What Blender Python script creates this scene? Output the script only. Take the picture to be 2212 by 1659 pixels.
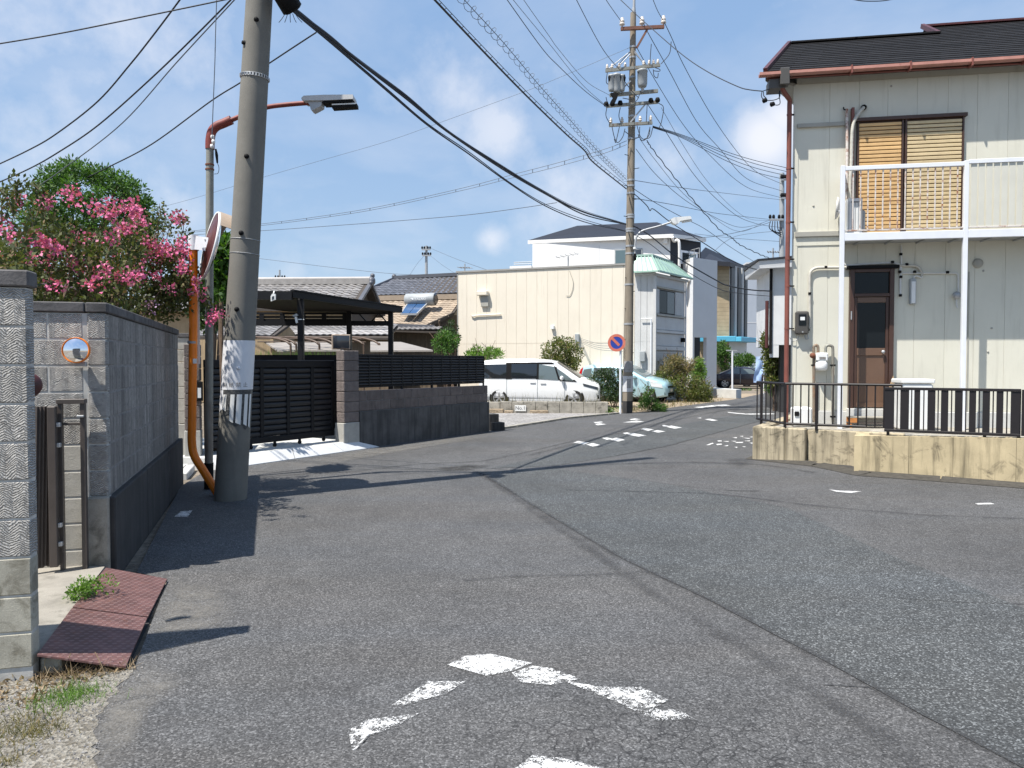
import bpy, bmesh, math, random
import numpy as np
from mathutils import Vector, Matrix
R = math.radians
random.seed(7)
rng = np.random.default_rng(7)
S = bpy.context.scene
for o in list(bpy.data.objects):
    bpy.data.objects.remove(o)

# ------------------------------------------------------------------ camera
CAM_H, FPX, HW, HH = 1.65, 1600.0, 1106.0, 829.5
PITCH = math.atan(44.5 / 1600)
cam = bpy.data.cameras.new('camera')
cam.sensor_width = 36.0
cam.lens = FPX / (2 * HW) * 36.0
cam.clip_start, cam.clip_end = 0.05, 5000
camo = bpy.data.objects.new('camera', cam)
camo.location = (0, 0, CAM_H)
camo.rotation_euler = (R(90) - PITCH, 0, 0)
S.collection.objects.link(camo)
S.camera = camo

# ------------------------------------------------------------------ sun, sky, exposure
SUN_AZ, SUN_EL = R(38), R(62.5)            # shadows run to +x,+y at 38 deg off the x axis
sdir = Vector((math.cos(SUN_AZ) * math.cos(SUN_EL), math.sin(SUN_AZ) * math.cos(SUN_EL), -math.sin(SUN_EL)))
sun = bpy.data.lights.new('sun', 'SUN')
sun.energy, sun.angle, sun.color = 4.6, R(0.53), (1.0, 0.95, 0.87)
suno = bpy.data.objects.new('sun', sun)
suno.rotation_euler = sdir.to_track_quat('-Z', 'Y').to_euler()
suno.location = (-20, -15, 40)
S.collection.objects.link(suno)

S.view_settings.view_transform = 'Standard'
S.view_settings.look = 'None'
S.view_settings.exposure = 0.78
S.view_settings.gamma = 1.0
S.view_settings.use_curve_mapping = False

W = bpy.data.worlds.new('World')
S.world = W
W.use_nodes = True
wt = W.node_tree
wt.nodes.clear()
def wn(t, **k):
    n = wt.nodes.new(t)
    for a, b in k.items():
        setattr(n, a, b)
    return n
def wl(a, b): wt.links.new(a, b)
sky = wn('ShaderNodeTexSky', sky_type='NISHITA', sun_disc=False, sun_elevation=SUN_EL,
         sun_rotation=math.atan2(-math.cos(SUN_AZ), -math.sin(SUN_AZ)), altitude=10, air_density=1.0, dust_density=1.0, ozone_density=1.0)
wgeo = wn('ShaderNodeTexCoord')
def wmath(op, a, b=None, c=None, clamp=False):
    n = wn('ShaderNodeMath', operation=op, use_clamp=clamp)
    for i, v in enumerate((a, b, c)):
        if v is None: continue
        if hasattr(v, 'links'): wl(v, n.inputs[i])
        else: n.inputs[i].default_value = v
    return n.outputs[0]
# clouds: fractal noise on a flattened sky plane, thickest inside a few cloud banks
sep = wn('ShaderNodeSeparateXYZ'); wl(wgeo.outputs['Generated'], sep.inputs[0])
zc = wmath('MAXIMUM', sep.outputs[2], 0.0)
den = wmath('ADD', zc, 0.22)
comb = wn('ShaderNodeCombineXYZ')
wl(wmath('DIVIDE', sep.outputs[0], den), comb.inputs[0])
wl(wmath('DIVIDE', sep.outputs[1], den), comb.inputs[1])
n1 = wn('ShaderNodeTexNoise'); wl(comb.outputs[0], n1.inputs['Vector'])
n1.inputs['Scale'].default_value = 2.1; n1.inputs['Detail'].default_value = 9; n1.inputs['Roughness'].default_value = 0.55
n1.inputs['Distortion'].default_value = 0.25
n2 = wn('ShaderNodeTexNoise'); wl(wgeo.outputs['Generated'], n2.inputs['Vector'])
n2.inputs['Scale'].default_value = 13; n2.inputs['Detail'].default_value = 7; n2.inputs['Roughness'].default_value = 0.58
def wdir(px, py):
    v = Vector(((px - HW) / FPX, 1.0, -(py - HH) / FPX))
    c, s = math.cos(PITCH), math.sin(PITCH)
    return Vector((v.x, v.y * c + v.z * s, -v.y * s + v.z * c)).normalized()
acc = None
# cloud banks: a direction in the sky, an angular radius (degrees), a strength
for px, py, rad, st in ((1655, 300, 2.6, 1.35), (1690, 258, 2.2, 1.2), (300, 60, 10, .62), (60, 20, 9, .6), (80, 330, 7.5, .62), (240, 300, 4, .5),
                        (1000, 200, 5, .62), (870, 200, 3, .5), (1160, 160, 4.5, .45), (1080, 280, 3.6, .85), (1240, 400, 6, .66), (1190, 200, 4, .4), (1060, 515, 1.5, .9),
                        (390, 440, 3.4, .6), (640, 585, 2.5, .5), (1745, 40, 3.6, .42), (1450, 330, 2.6, .62), (1530, 430, 5, .3), (-500, 200, 14, .7), (2900, 300, 15, .7)):
    d = wdir(px, py)
    vd = wn('ShaderNodeVectorMath', operation='DISTANCE')
    wl(wgeo.outputs['Generated'], vd.inputs[0]); vd.inputs[1].default_value = d
    q = wmath('DIVIDE', vd.outputs['Value'], R(rad))
    q = wmath('MULTIPLY', q, q)
    g = wmath('MULTIPLY', wmath('POWER', 2.718, wmath('MULTIPLY', q, -1.0)), st)
    acc = g if acc is None else wmath('MAXIMUM', acc, g)
# density = bank * noise, with a thin veil everywhere
n3 = wn('ShaderNodeTexNoise'); wl(wgeo.outputs['Generated'], n3.inputs['Vector'])
n3.inputs['Scale'].default_value = 42; n3.inputs['Detail'].default_value = 5; n3.inputs['Roughness'].default_value = 0.6
nm = wmath('ADD', wmath('MULTIPLY', n2.outputs['Fac'], 1.15), wmath('MULTIPLY', n3.outputs['Fac'], 0.32))
nm = wmath('SUBTRACT', nm, 0.735)
cd = wmath('SUBTRACT', wmath('ADD', wmath('MULTIPLY', acc, 0.72), nm), 0.17)
cd = wmath('MULTIPLY', cd, 2.3, clamp=True)
cd = wmath('MULTIPLY', cd, wmath('MULTIPLY_ADD', acc, 0.62, 0.26, clamp=True))
veil = wmath('MULTIPLY', wmath('SUBTRACT', n1.outputs['Fac'], 0.44), 1.0, clamp=True)
cd = wmath('MAXIMUM', wmath('MULTIPLY', cd, wmath('MULTIPLY_ADD', acc, .25, .55, clamp=True)), wmath('MULTIPLY', veil, 0.85))
# pale summer haze thickening toward the horizon, all the way round
hz = wmath('POWER', 2.718, wmath('MULTIPLY', zc, -3.2))
grd = wn('ShaderNodeMix', data_type='RGBA')
wl(hz, grd.inputs[0]); grd.inputs[6].default_value = (1.65, 2.9, 5.1, 1); grd.inputs[7].default_value = (3.0, 3.95, 5.0, 1)
hmk = wn('ShaderNodeMix', data_type='RGBA')
hmk.inputs[0].default_value = .72; wl(sky.outputs[0], hmk.inputs[6]); wl(grd.outputs[2], hmk.inputs[7])
smk = wn('ShaderNodeMix', data_type='RGBA')
wl(cd, smk.inputs[0]); wl(hmk.outputs[2], smk.inputs[6])
smk.inputs[7].default_value = (6.0, 6.05, 6.4, 1)
bg = wn('ShaderNodeBackground'); wl(smk.outputs[2], bg.inputs['Color'])
bg.inputs['Strength'].default_value = 0.096
wo = wn('ShaderNodeOutputWorld'); wl(bg.outputs[0], wo.inputs['Surface'])

# ------------------------------------------------------------------ picture point -> place in the world
def ray(px, py):
    v = Vector(((px - HW) / FPX, 1.0, -(py - HH) / FPX))
    c, s = math.cos(PITCH), math.sin(PITCH)
    return Vector((v.x, v.y * c + v.z * s, -v.y * s + v.z * c))
def G(px, py, z=0.0):
    r = ray(px, py); t = (z - CAM_H) / r.z
    return Vector((r.x * t, r.y * t, z))
def AT(px, py, Y):
    r = ray(px, py); t = Y / r.y
    return Vector((r.x * t, Y, CAM_H + r.z * t))

class Frame:
    """a vertical plane: u runs along it, v comes out of it, z is up"""
    def __init__(s, o, d):
        s.o = Vector((o[0], o[1])); s.d = Vector((d[0], d[1])).normalized()
        s.n = Vector((s.d.y, -s.d.x)); s.ang = math.atan2(s.d.y, s.d.x)
    def P(s, u, v, z):
        q = s.o + s.d * u + s.n * v
        return Vector((q.x, q.y, z))
    def pix(s, px, py, v=0.0):
        r = ray(px, py); o = s.o + s.n * v
        t = (o.x * s.n.x + o.y * s.n.y) / (r.x * s.n.x + r.y * s.n.y)
        p = Vector((r.x * t, r.y * t))
        return (p - o).dot(s.d), CAM_H + r.z * t
    def U(s, px, v=0.0): return s.pix(px, 785, v)[0]

# ------------------------------------------------------------------ object helpers
COL = S.collection
def wloc(o):
    v = Vector((0, 0, 0))
    while o is not None:
        v = v + Vector(o.location); o = o.parent
    return v
def tag(o, label=None, cat=None, group=None, kind=None):
    if label: o['label'] = label
    if cat: o['category'] = cat
    if group: o['group'] = group
    if kind: o['kind'] = kind
    return o
def thing(name, label, cat, loc=(0, 0, 0), group=None):
    o = bpy.data.objects.new(name, None)
    o.empty_display_size = 0.2
    o.location = loc
    COL.objects.link(o)
    return tag(o, label, cat, group)

CH = ((-1, -1), (1, -1), (1, 1), (-1, 1))
class MB:
    """collects shapes into one mesh"""
    def __init__(s): s.v = []; s.f = []; s.m = []; s.sm = []
    def add(s, vs, fs, mi=0, smooth=False):
        b = len(s.v); s.v += [tuple(x) for x in vs]
        for f in fs:
            s.f.append(tuple(b + i for i in f)); s.m.append(mi); s.sm.append(smooth)
        return s
    def hexa(s, p, mi=0):
        return s.add(p, [(0, 3, 2, 1), (4, 5, 6, 7), (0, 1, 5, 4), (1, 2, 6, 5), (2, 3, 7, 6), (3, 0, 4, 7)], mi)
    def fbox(s, F, u0, u1, v0, v1, z0, z1, mi=0, bev=0.0):
        if u0 > u1: u0, u1 = u1, u0
        if v0 > v1: v0, v1 = v1, v0
        if z0 > z1: z0, z1 = z1, z0
        vs, fs = chamfer((u1 - u0) / 2, (v1 - v0) / 2, (z1 - z0) / 2, bev)
        cu, cv, cz = (u0 + u1) / 2, (v0 + v1) / 2, (z0 + z1) / 2
        # u x v must stay right handed: local y = -v
        return s.add([F.P(cu + a, cv - b, cz + c) for a, b, c in vs], fs, mi)
    def box(s, c, d, rz=0.0, mi=0, bev=0.0):
        return s.fbox(Frame((c[0], c[1]), (math.cos(rz), math.sin(rz))), -d[0] / 2, d[0] / 2, -d[1] / 2, d[1] / 2, c[2] - d[2] / 2, c[2] + d[2] / 2, mi, bev)
    def bar(s, a, b, w, h=None, mi=0, up=Vector((0, 0, 1))):
        h = h or w; a = Vector(a); b = Vector(b); t = (b - a).normalized()
        x = t.cross(up)
        if x.length < 1e-4: x = t.cross(Vector((0, 1, 0)))
        x.normalize(); y = x.cross(t)
        p = [q + x * (i * w / 2) + y * (j * h / 2) for q in (a, b) for i, j in CH]
        return s.hexa(p, mi)
    def tube(s, pts, r, n=8, mi=0, caps=True, r2=None):
        pts = [Vector(p) for p in pts]; N = len(pts); rings = []
        prev = None
        for i, p in enumerate(pts):
            t = (pts[min(i + 1, N - 1)] - pts[max(i - 1, 0)]).normalized()
            if prev is None:
                x = t.cross(Vector((0, 0, 1)))
                if x.length < 1e-3: x = t.cross(Vector((0, 1, 0)))
            else:
                x = prev - t * prev.dot(t)
            x.normalize(); prev = x; y = t.cross(x)
            rr = r if r2 is None else r + (r2 - r) * i / max(N - 1, 1)
            if isinstance(r, (list, tuple)): rr = r[i]
            rings.append([p + x * (rr * math.cos(2 * math.pi * k / n)) + y * (rr * math.sin(2 * math.pi * k / n)) for k in range(n)])
        vs = [v for q in rings for v in q]; fs = []
        for i in range(N - 1):
            for k in range(n):
                a, b = i * n + k, i * n + (k + 1) % n
                fs.append((a, b, b + n, a + n))
        s.add(vs, fs, mi, True)
        if caps:
            s.add(rings[0], [tuple(range(n))][::1], mi); s.add(rings[-1], [tuple(range(n))[::-1]], mi)
        return s
    def disc(s, c, nrm, r, n=24, mi=0, depth=0.0, r_in=0.0):
        """flat disc or ring with a thickness, facing nrm"""
        c = Vector(c); t = Vector(nrm).normalized()
        x = t.cross(Vector((0, 0, 1)))
        if x.length < 1e-3: x = Vector((1, 0, 0))
        x.normalize(); y = t.cross(x)
        def ring(rr, o): return [c + t * o + x * (rr * math.cos(2 * math.pi * k / n)) + y * (rr * math.sin(2 * math.pi * k / n)) for k in range(n)]
        rings = [ring(r, -depth), ring(r, 0)]
        if r_in > 0: rings += [ring(r_in, 0), ring(r_in, -depth)]
        vs = [v for q in rings for v in q]; fs = []
        for i in range(len(rings) - 1):
            for k in range(n):
                a, b = i * n + k, i * n + (k + 1) % n
                fs.append((a, b, b + n, a + n))
        if r_in > 0:
            for k in range(n):
                a, b = 3 * n + k, 3 * n + (k + 1) % n
                fs.append((a, b, (k + 1) % n, k))
        else:
            fs.append(tuple(range(n, 2 * n))); fs.append(tuple(range(n))[::-1])
        return s.add(vs, fs, mi)
    def lathe(s, c, prof, axis=(0, 0, 1), n=20, mi=0):
        c = Vector(c); t = Vector(axis).normalized()
        x = t.cross(Vector((0, 0, 1)))
        if x.length < 1e-3: x = Vector((1, 0, 0))
        x.normalize(); y = t.cross(x)
        vs = [c + t * h + x * (r * math.cos(2 * math.pi * k / n)) + y * (r * math.sin(2 * math.pi * k / n)) for r, h in prof for k in range(n)]
        fs = []
        for i in range(len(prof) - 1):
            for k in range(n):
                a, b = i * n + k, i * n + (k + 1) % n
                fs.append((a, b, b + n, a + n))
        return s.add(vs, fs, mi, True)
    def prism(s, poly, off, mi=0):
        """closed outline pushed along off"""
        poly = [Vector(p) for p in poly]; off = Vector(off); n = len(poly)
        vs = poly + [p + off for p in poly]
        fs = [tuple(range(n))[::-1], tuple(range(n, 2 * n))] + [(i, (i + 1) % n, (i + 1) % n + n, i + n) for i in range(n)]
        return s.add(vs, fs, mi)
    def sheet(s, poly, mi=0):
        return s.add(poly, [tuple(range(len(poly)))], mi)
    def build(s, name, mats, parent=None, recalc=True):
        me = bpy.data.meshes.new(name)
        off = wloc(parent) if parent else Vector((0, 0, 0))
        me.from_pydata([(v[0] - off.x, v[1] - off.y, v[2] - off.z) for v in s.v], [], s.f)
        for m in (mats if isinstance(mats, (list, tuple)) else [mats]): me.materials.append(m)
        me.polygons.foreach_set('material_index', s.m)
        me.polygons.foreach_set('use_smooth', s.sm)
        if recalc:
            bm = bmesh.new(); bm.from_mesh(me)
            bmesh.ops.recalc_face_normals(bm, faces=bm.faces)
            bm.to_mesh(me); bm.free()
        me.update()
        o = bpy.data.objects.new(name, me)
        COL.objects.link(o)
        if parent: o.parent = parent
        return o

def chamfer(a, b, c, e):
    if e <= 0:
        vs = [(i * a, j * b, k * c) for k in (-1, 1) for i, j in CH]
        return vs, [(0, 3, 2, 1), (4, 5, 6, 7), (0, 1, 5, 4), (1, 2, 6, 5), (2, 3, 7, 6), (3, 0, 4, 7)]
    e = min(e, a * .9, b * .9, c * .9)
    vs, ix = [], {}
    for i in (-1, 1):
        for j in (-1, 1):
            for k in (-1, 1):
                ix[i, j, k, 0] = len(vs); vs.append((i * a, j * (b - e), k * (c - e)))
                ix[i, j, k, 1] = len(vs); vs.append((i * (a - e), j * b, k * (c - e)))
                ix[i, j, k, 2] = len(vs); vs.append((i * (a - e), j * (b - e), k * c))
    fs = []
    Q = ((-1, -1), (1, -1), (1, 1), (-1, 1))
    for s_ in (-1, 1):
        fs.append(tuple(ix[s_, p, q, 0] for p, q in Q)); fs.append(tuple(ix[p, s_, q, 1] for p, q in Q)); fs.append(tuple(ix[p, q, s_, 2] for p, q in Q))
    for p in (-1, 1):
        for q in (-1, 1):
            fs.append((ix[p, q, -1, 0], ix[p, q, 1, 0], ix[p, q, 1, 1], ix[p, q, -1, 1]))
            fs.append((ix[p, -1, q, 0], ix[p, 1, q, 0], ix[p, 1, q, 2], ix[p, -1, q, 2]))
            fs.append((ix[-1, p, q, 1], ix[1, p, q, 1], ix[1, p, q, 2], ix[-1, p, q, 2]))
    for i in (-1, 1):
        for j in (-1, 1):
            for k in (-1, 1): fs.append((ix[i, j, k, 0], ix[i, j, k, 1], ix[i, j, k, 2]))
    return vs, fs

_pc = {}
def piece(name, F, u0, u1, v0, v1, z0, z1, mat, parent, bev=0.004, tilt=0.0):
    """one box-shaped piece with its own mesh data shared between pieces of one size"""
    if u0 > u1: u0, u1 = u1, u0
    d = (round(u1 - u0, 3), round(abs(v1 - v0), 3), round(abs(z1 - z0), 3))
    key = (d, mat.name, bev)
    me = _pc.get(key)
    if me is None:
        vs, fs = chamfer(d[0] / 2, d[1] / 2, d[2] / 2, bev)
        me = bpy.data.meshes.new(name); me.from_pydata(vs, [], fs); me.materials.append(mat)
        bm = bmesh.new(); bm.from_mesh(me); bmesh.ops.recalc_face_normals(bm, faces=bm.faces); bm.to_mesh(me); bm.free()
        _pc[key] = me
    return inst(name, me, F.P((u0 + u1) / 2, (v0 + v1) / 2, (z0 + z1) / 2), F.ang, parent, tilt)
def inst(name, me, loc, rz, parent, tilt=0.0):
    o = bpy.data.objects.new(name, me); COL.objects.link(o)
    o.location = Vector(loc) - (wloc(parent) if parent else Vector((0, 0, 0)))
    o.rotation_euler = (tilt, 0, rz)
    if parent: o.parent = parent
    return o
def copy_tree(o, parent=None):
    c = o.copy(); COL.objects.link(c)
    if parent: c.parent = parent
    for ch in o.children: copy_tree(ch, c)
    return c

def bez(pts, n=14):
    """smooth curve through the points (Catmull-Rom)"""
    pts = [Vector(p) for p in pts]
    if len(pts) == 2: return [pts[0].lerp(pts[1], i / n) for i in range(n + 1)]
    out = []; N = len(pts)
    for i in range(N - 1):
        p0 = pts[i - 1] if i else pts[0] * 2 - pts[1]
        p3 = pts[i + 2] if i + 2 < N else pts[-1] * 2 - pts[-2]
        p1, p2 = pts[i], pts[i + 1]
        for k in range(n):
            t = k / n
            out.append(0.5 * ((2 * p1) + (p2 - p0) * t + (2 * p0 - 5 * p1 + 4 * p2 - p3) * t * t + (3 * p1 - p0 - 3 * p2 + p3) * t ** 3))
    out.append(pts[-1]); return out

# ------------------------------------------------------------------ materials
class NT:
    def __init__(s, name):
        s.mat = bpy.data.materials.new(name); s.mat.use_nodes = True
        s.t = s.mat.node_tree; s.b = s.t.nodes['Principled BSDF']; s.out = s.t.nodes['Material Output']
    def n(s, ty, ins=None, **k):
        x = s.t.nodes.new(ty)
        for a, b in k.items(): setattr(x, a, b)
        for a, b in (ins or {}).items():
            if hasattr(b, 'links'): s.t.links.new(b, x.inputs[a])
            else: x.inputs[a].default_value = b
        return x
    def link(s, a, b): s.t.links.new(a, b)
    def pos(s): return s.n('ShaderNodeNewGeometry').outputs['Position']
    def obj(s): return s.n('ShaderNodeTexCoord').outputs['Object']
    def math(s, op, a, b=0.0, c=0.0, clamp=False):
        return s.n('ShaderNodeMath', {0: a, 1: b, 2: c}, operation=op, use_clamp=clamp).outputs[0]
    def noise(s, vec, scale, detail=4, rough=.55, dist=0.0):
        return s.n('ShaderNodeTexNoise', {'Vector': vec, 'Scale': scale, 'Detail': detail, 'Roughness': rough, 'Distortion': dist}).outputs['Fac']
    def ramp(s, fac, *stops):
        x = s.n('ShaderNodeValToRGB', {'Fac': fac}); e = x.color_ramp.elements
        while len(e) < len(stops): e.new(.5)
        for el, (p, c) in zip(e, stops):
            el.position = p; el.color = (c, c, c, 1) if isinstance(c, (int, float)) else (*c, 1)
        return x.outputs['Color']
    def mix(s, fac, a, b, mode='MIX'):
        x = s.n('ShaderNodeMix', data_type='RGBA', blend_type=mode)
        for i, v in (('Factor', fac), ('A', a), ('B', b)):
            k = {'Factor': 0, 'A': 6, 'B': 7}[i]
            if hasattr(v, 'links'): s.t.links.new(v, x.inputs[k])
            elif i == 'Factor': x.inputs[k].default_value = v
            else: x.inputs[k].default_value = (*v, 1)
        return x.outputs[2]
    def scalev(s, vec, sc):
        return s.n('ShaderNodeVectorMath', {0: vec, 1: sc}, operation='MULTIPLY').outputs[0]
    def bump(s, h, strength=.5, dist=.01, normal=None):
        ins = {'Height': h, 'Strength': strength, 'Distance': dist}
        if normal is not None: ins['Normal'] = normal
        return s.n('ShaderNodeBump', ins).outputs['Normal']
    def val(s, fac, lo, hi):
        return s.n('ShaderNodeMapRange', {'Value': fac, 'To Min': lo, 'To Max': hi}).outputs[0]

def pm(name, col, rough=.7, var=.2, scale=6.0, bump=0.0, bscale=60, bdist=.004, streak=None, blot=None, rnd=0.0, metal=0.0, spec=.5, coat=0.0, fine=0.0, fscale=180):
    """painted / mineral / metal surface: mottled colour, optional vertical streaks, blotches, per-piece shade, relief"""
    m = NT(name); P = m.pos()
    c = m.mix(1.0, col, m.ramp(m.noise(P, scale, 6, .6), (.25, 1 - var), (.75, 1 + var)), 'MULTIPLY')
    if fine:
        c = m.mix(1.0, c, m.ramp(m.noise(P, fscale, 2, .7), (.3, 1 - fine), (.7, 1 + fine)), 'MULTIPLY')
    if rnd:
        oi = m.n('ShaderNodeObjectInfo').outputs['Random']
        c = m.mix(1.0, c, m.ramp(oi, (0, 1 - rnd), (1, 1 + rnd)), 'MULTIPLY')
    if streak:
        sc, amt, lo = streak
        f = m.noise(m.scalev(P, (9, 9, .7)), 1.0, 6, .62)
        f = m.ramp(f, (lo, 0), (min(lo + .22, 1), 1))
        c = m.mix(m.math('MULTIPLY', f, amt), c, sc)
    if blot:
        sc, amt, lo, bs = blot
        f = m.ramp(m.noise(P, bs, 8, .68, .6), (lo, 0), (min(lo + .14, 1), 1))
        c = m.mix(m.math('MULTIPLY', f, amt), c, sc)
    m.link(c, m.b.inputs['Base Color'])
    m.b.inputs['Roughness'].default_value = rough
    m.b.inputs['Metallic'].default_value = metal
    m.b.inputs['Specular IOR Level'].default_value = spec
    m.b.inputs['Coat Weight'].default_value = coat
    if bump:
        m.link(m.bump(m.noise(P, bscale, 5, .65), bump, bdist), m.b.inputs['Normal'])
    return m.mat

M = {}
M['concrete'] = pm('concrete', (.36, .35, .32), .85, .25, 3, .5, 90, .003, streak=((.12, .115, .1), .5, .55), fine=.12)
M['concrete_pale'] = pm('concrete_pale', (.52, .52, .50), .85, .12, 3, .3, 90, .003, fine=.08)
M['concrete_old'] = pm('concrete_old', (.30, .28, .24), .9, .35, 5, .7, 60, .005, blot=((.08, .075, .06), .7, .52, 6), fine=.15)
M['plinth_dark'] = pm('plinth_dark', (.045, .043, .043), .9, .4, 4, .6, 60, .005, streak=((.025, .025, .025), .8, .45), blot=((.3, .29, .27), .5, .66, 7))
M['pole_concrete'] = pm('pole_concrete', (.160, .153, .135), .85, .16, 2.5, .35, 160, .002, streak=((.085, .08, .07), .45, .55), fine=.22, fscale=260)
M['far_pole_concrete'] = pm('far_pole_concrete', (.24, .205, .16), .85, .2, 1.5, streak=((.1, .07, .045), .6, .5))
M['cap_dark'] = pm('cap_dark', (.10, .095, .095), .9, .3, 8, .6, 50, .006, rnd=.15, blot=((.03, .03, .03), .6, .5, 9))
M['smooth_block'] = pm('smooth_block', (.36, .34, .28), .9, .25, 6, .5, 110, .003, rnd=.1, blot=((.14, .125, .09), .7, .5, 7), fine=.15)
M['brown_block'] = pm('brown_block', (.155, .128, .118), .92, .25, 9, 1.0, 45, .018, rnd=.2, streak=((.07, .062, .058), .6, .5), fine=.2)
M['pale_block'] = pm('pale_block', (.42, .40, .355), .9, .2, 7, .6, 90, .004, rnd=.1, blot=((.18, .165, .13), .6, .55, 7), fine=.12)
def chevron(name, col, dark, streaky=0.0, depth=1.0):
    """concrete block face with hand-combed chevron ribs"""
    m = NT(name); O = m.obj(); P = m.pos()
    sp = m.n('ShaderNodeSeparateXYZ', {0: O})
    nz = m.noise(P, 14, 4, .6)
    oi = m.n('ShaderNodeObjectInfo').outputs['Random']
    fx = m.math('ADD', m.math('MULTIPLY', sp.outputs[0], 11.0), m.math('MULTIPLY', oi, 7.0))
    tri = m.math('ABSOLUTE', m.math('SUBTRACT', m.math('FRACT', fx), .5))
    h = m.math('ADD', sp.outputs[2], m.math('MULTIPLY', tri, .062))
    h = m.math('ADD', h, m.math('MULTIPLY', nz, .052))
    rib = m.math('SINE', m.math('MULTIPLY', h, 2 * math.pi / .0135))
    rib = m.math('ADD', m.math('MULTIPLY', rib, .5), .5)
    rib = m.math('MULTIPLY', rib, m.ramp(m.noise(P, 40, 3, .6), (.3, .35), (.6, 1.0)))
    c = m.mix(1.0, col, m.ramp(m.noise(P, 5, 6, .6), (.25, .78), (.75, 1.2)), 'MULTIPLY')
    c = m.mix(1.0, c, m.ramp(oi, (0, .88), (1, 1.12)), 'MULTIPLY')
    grime = m.ramp(m.noise(P, 22, 6, .7), (.5, 0), (.68, 1))
    c = m.mix(m.math('MULTIPLY', grime, .55), c, dark)
    if streaky:
        f = m.ramp(m.noise(m.scalev(P, (9, 9, .55)), 1.0, 6, .62), (.42, 0), (.7, 1))
        c = m.mix(m.math('MULTIPLY', f, streaky), c, dark)
    c = m.mix(m.math('MULTIPLY', m.math('SUBTRACT', 1.0, rib), .80 * min(depth, .85)), c, dark)          # groove shade painted into the colour to deepen the ribs
    m.link(c, m.b.inputs['Base Color']); m.b.inputs['Roughness'].default_value = .93
    fine = m.noise(P, 150, 3, .7)
    m.link(m.bump(m.math('ADD', rib, m.math('MULTIPLY', fine, .35)), 1.0 * depth, .009), m.b.inputs['Normal'])
    return m.mat
M['chevron_block'] = chevron('chevron_block', (.64, .62, .585), (.10, .093, .085))
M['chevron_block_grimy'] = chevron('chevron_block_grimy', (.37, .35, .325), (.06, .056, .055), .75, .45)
M['mortar'] = pm('mortar', (.46, .45, .42), .95, .3, 12, .4, 80, .003)
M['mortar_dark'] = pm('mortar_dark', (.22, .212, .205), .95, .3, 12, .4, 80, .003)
M['black_metal'] = pm('black_metal', (.011, .0115, .0135), .5, .1, 8, spec=.22)
M['black_soft'] = pm('black_soft', (.009, .009, .010), .7, .1, 8, spec=.15)
M['brown_metal'] = pm('brown_metal', (.075, .062, .055), .45, .15, 9)
M['rail_brown'] = pm('rail_brown', (.012, .009, .0095), .5, .2, 9, blot=((.09, .04, .02), .35, .66, 25))
M['white_steel'] = pm('white_steel', (.72, .74, .78), .45, .06, 5, blot=((.30, .12, .04), .75, .70, 16))
M['rusty_bar'] = pm('rusty_bar', (.62, .58, .54), .6, .15, 9, blot=((.26, .09, .03), .95, .48, 9))
M['white_plastic'] = pm('white_plastic', (.74, .75, .74), .45, .06, 6)
M['meter_grey'] = pm('meter_grey', (.62, .62, .60), .5, .1, 9, streak=((.35, .2, .1), .4, .62))
M['orange_paint'] = pm('orange_paint', (.88, .22, .010), .42, .12, 5, blot=((.35, .09, .02), .6, .62, 12), fine=.05)
M['arm_red'] = pm('arm_red', (.20, .035, .025), .55, .25, 6, blot=((.10, .02, .015), .6, .5, 14))
M['mirror_back'] = pm('mirror_back', (.085, .024, .022), .42, .3, 5, streak=((.05, .014, .014), .7, .45), blot=((.5, .2, .06), .5, .7, 9))
M['galvanized'] = pm('galvanized', (.25, .25, .22), .55, .2, 8, streak=((.16, .075, .04), .8, .52), metal=.25)
M['steel_grey'] = pm('steel_grey', (.38, .39, .40), .45, .15, 8, metal=.3)
M['trans_grey'] = pm('trans_grey', (.33, .35, .36), .5, .15, 4, streak=((.16, .13, .1), .5, .58))
M['rust'] = pm('rust', (.17, .06, .032), .8, .35, 20)
M['gutter_red'] = pm('gutter_red', (.20, .065, .048), .5, .2, 4, fine=.08)
M['gutter_pale'] = pm('gutter_pale', (.40, .19, .15), .5, .2, 4, blot=((.25, .08, .06), .5, .55, 10))
M['wire'] = pm('wire', (.022, .026, .035), .6, .05, 5)
M['wire_grey'] = pm('wire_grey', (.10, .12, .15), .5, .05, 5)
M['ceramic'] = pm('ceramic', (.62, .56, .50), .2, .1, 20)
M['siding'] = pm('siding', (.625, .61, .52), .6, .06, 1.4, streak=((.40, .38, .31), .42, .54), rnd=.02, fine=.03)
M['siding_trim'] = pm('siding_trim', (.35, .34, .30), .6, .15, 3)
M['slat_tan'] = pm('slat_tan', (.62, .40, .18), .55, .1, 8, rnd=.10, streak=((.30, .16, .07), .35, .6))
M['slat_pale'] = pm('slat_pale', (.58, .46, .27), .55, .1, 8, rnd=.10, streak=((.28, .2, .11), .35, .6))
M['door_brown'] = pm('door_brown', (.060, .030, .021), .45, .12, 5)
M['door_panel'] = pm('door_panel', (.135, .078, .050), .4, .08, 5)
M['slate'] = pm('slate', (.013, .0125, .0135), .8, .3, 5, .4, 60, .004, spec=.2, rnd=.3, blot=((.10, .10, .10), .4, .62, 9))
M['yellow_wall'] = pm('yellow_wall', (.48, .395, .245), .85, .2, 3, .5, 50, .004, streak=((.12, .10, .06), .85, .50), blot=((.085, .07, .045), .85, .53, 3.5), fine=.08)
M['yellow_wall_dirty'] = pm('yellow_wall_dirty', (.42, .36, .25), .88, .2, 3, .5, 50, .004, streak=((.08, .068, .045), .9, .48), blot=((.07, .06, .04), .85, .53, 5), fine=.1)
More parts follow.
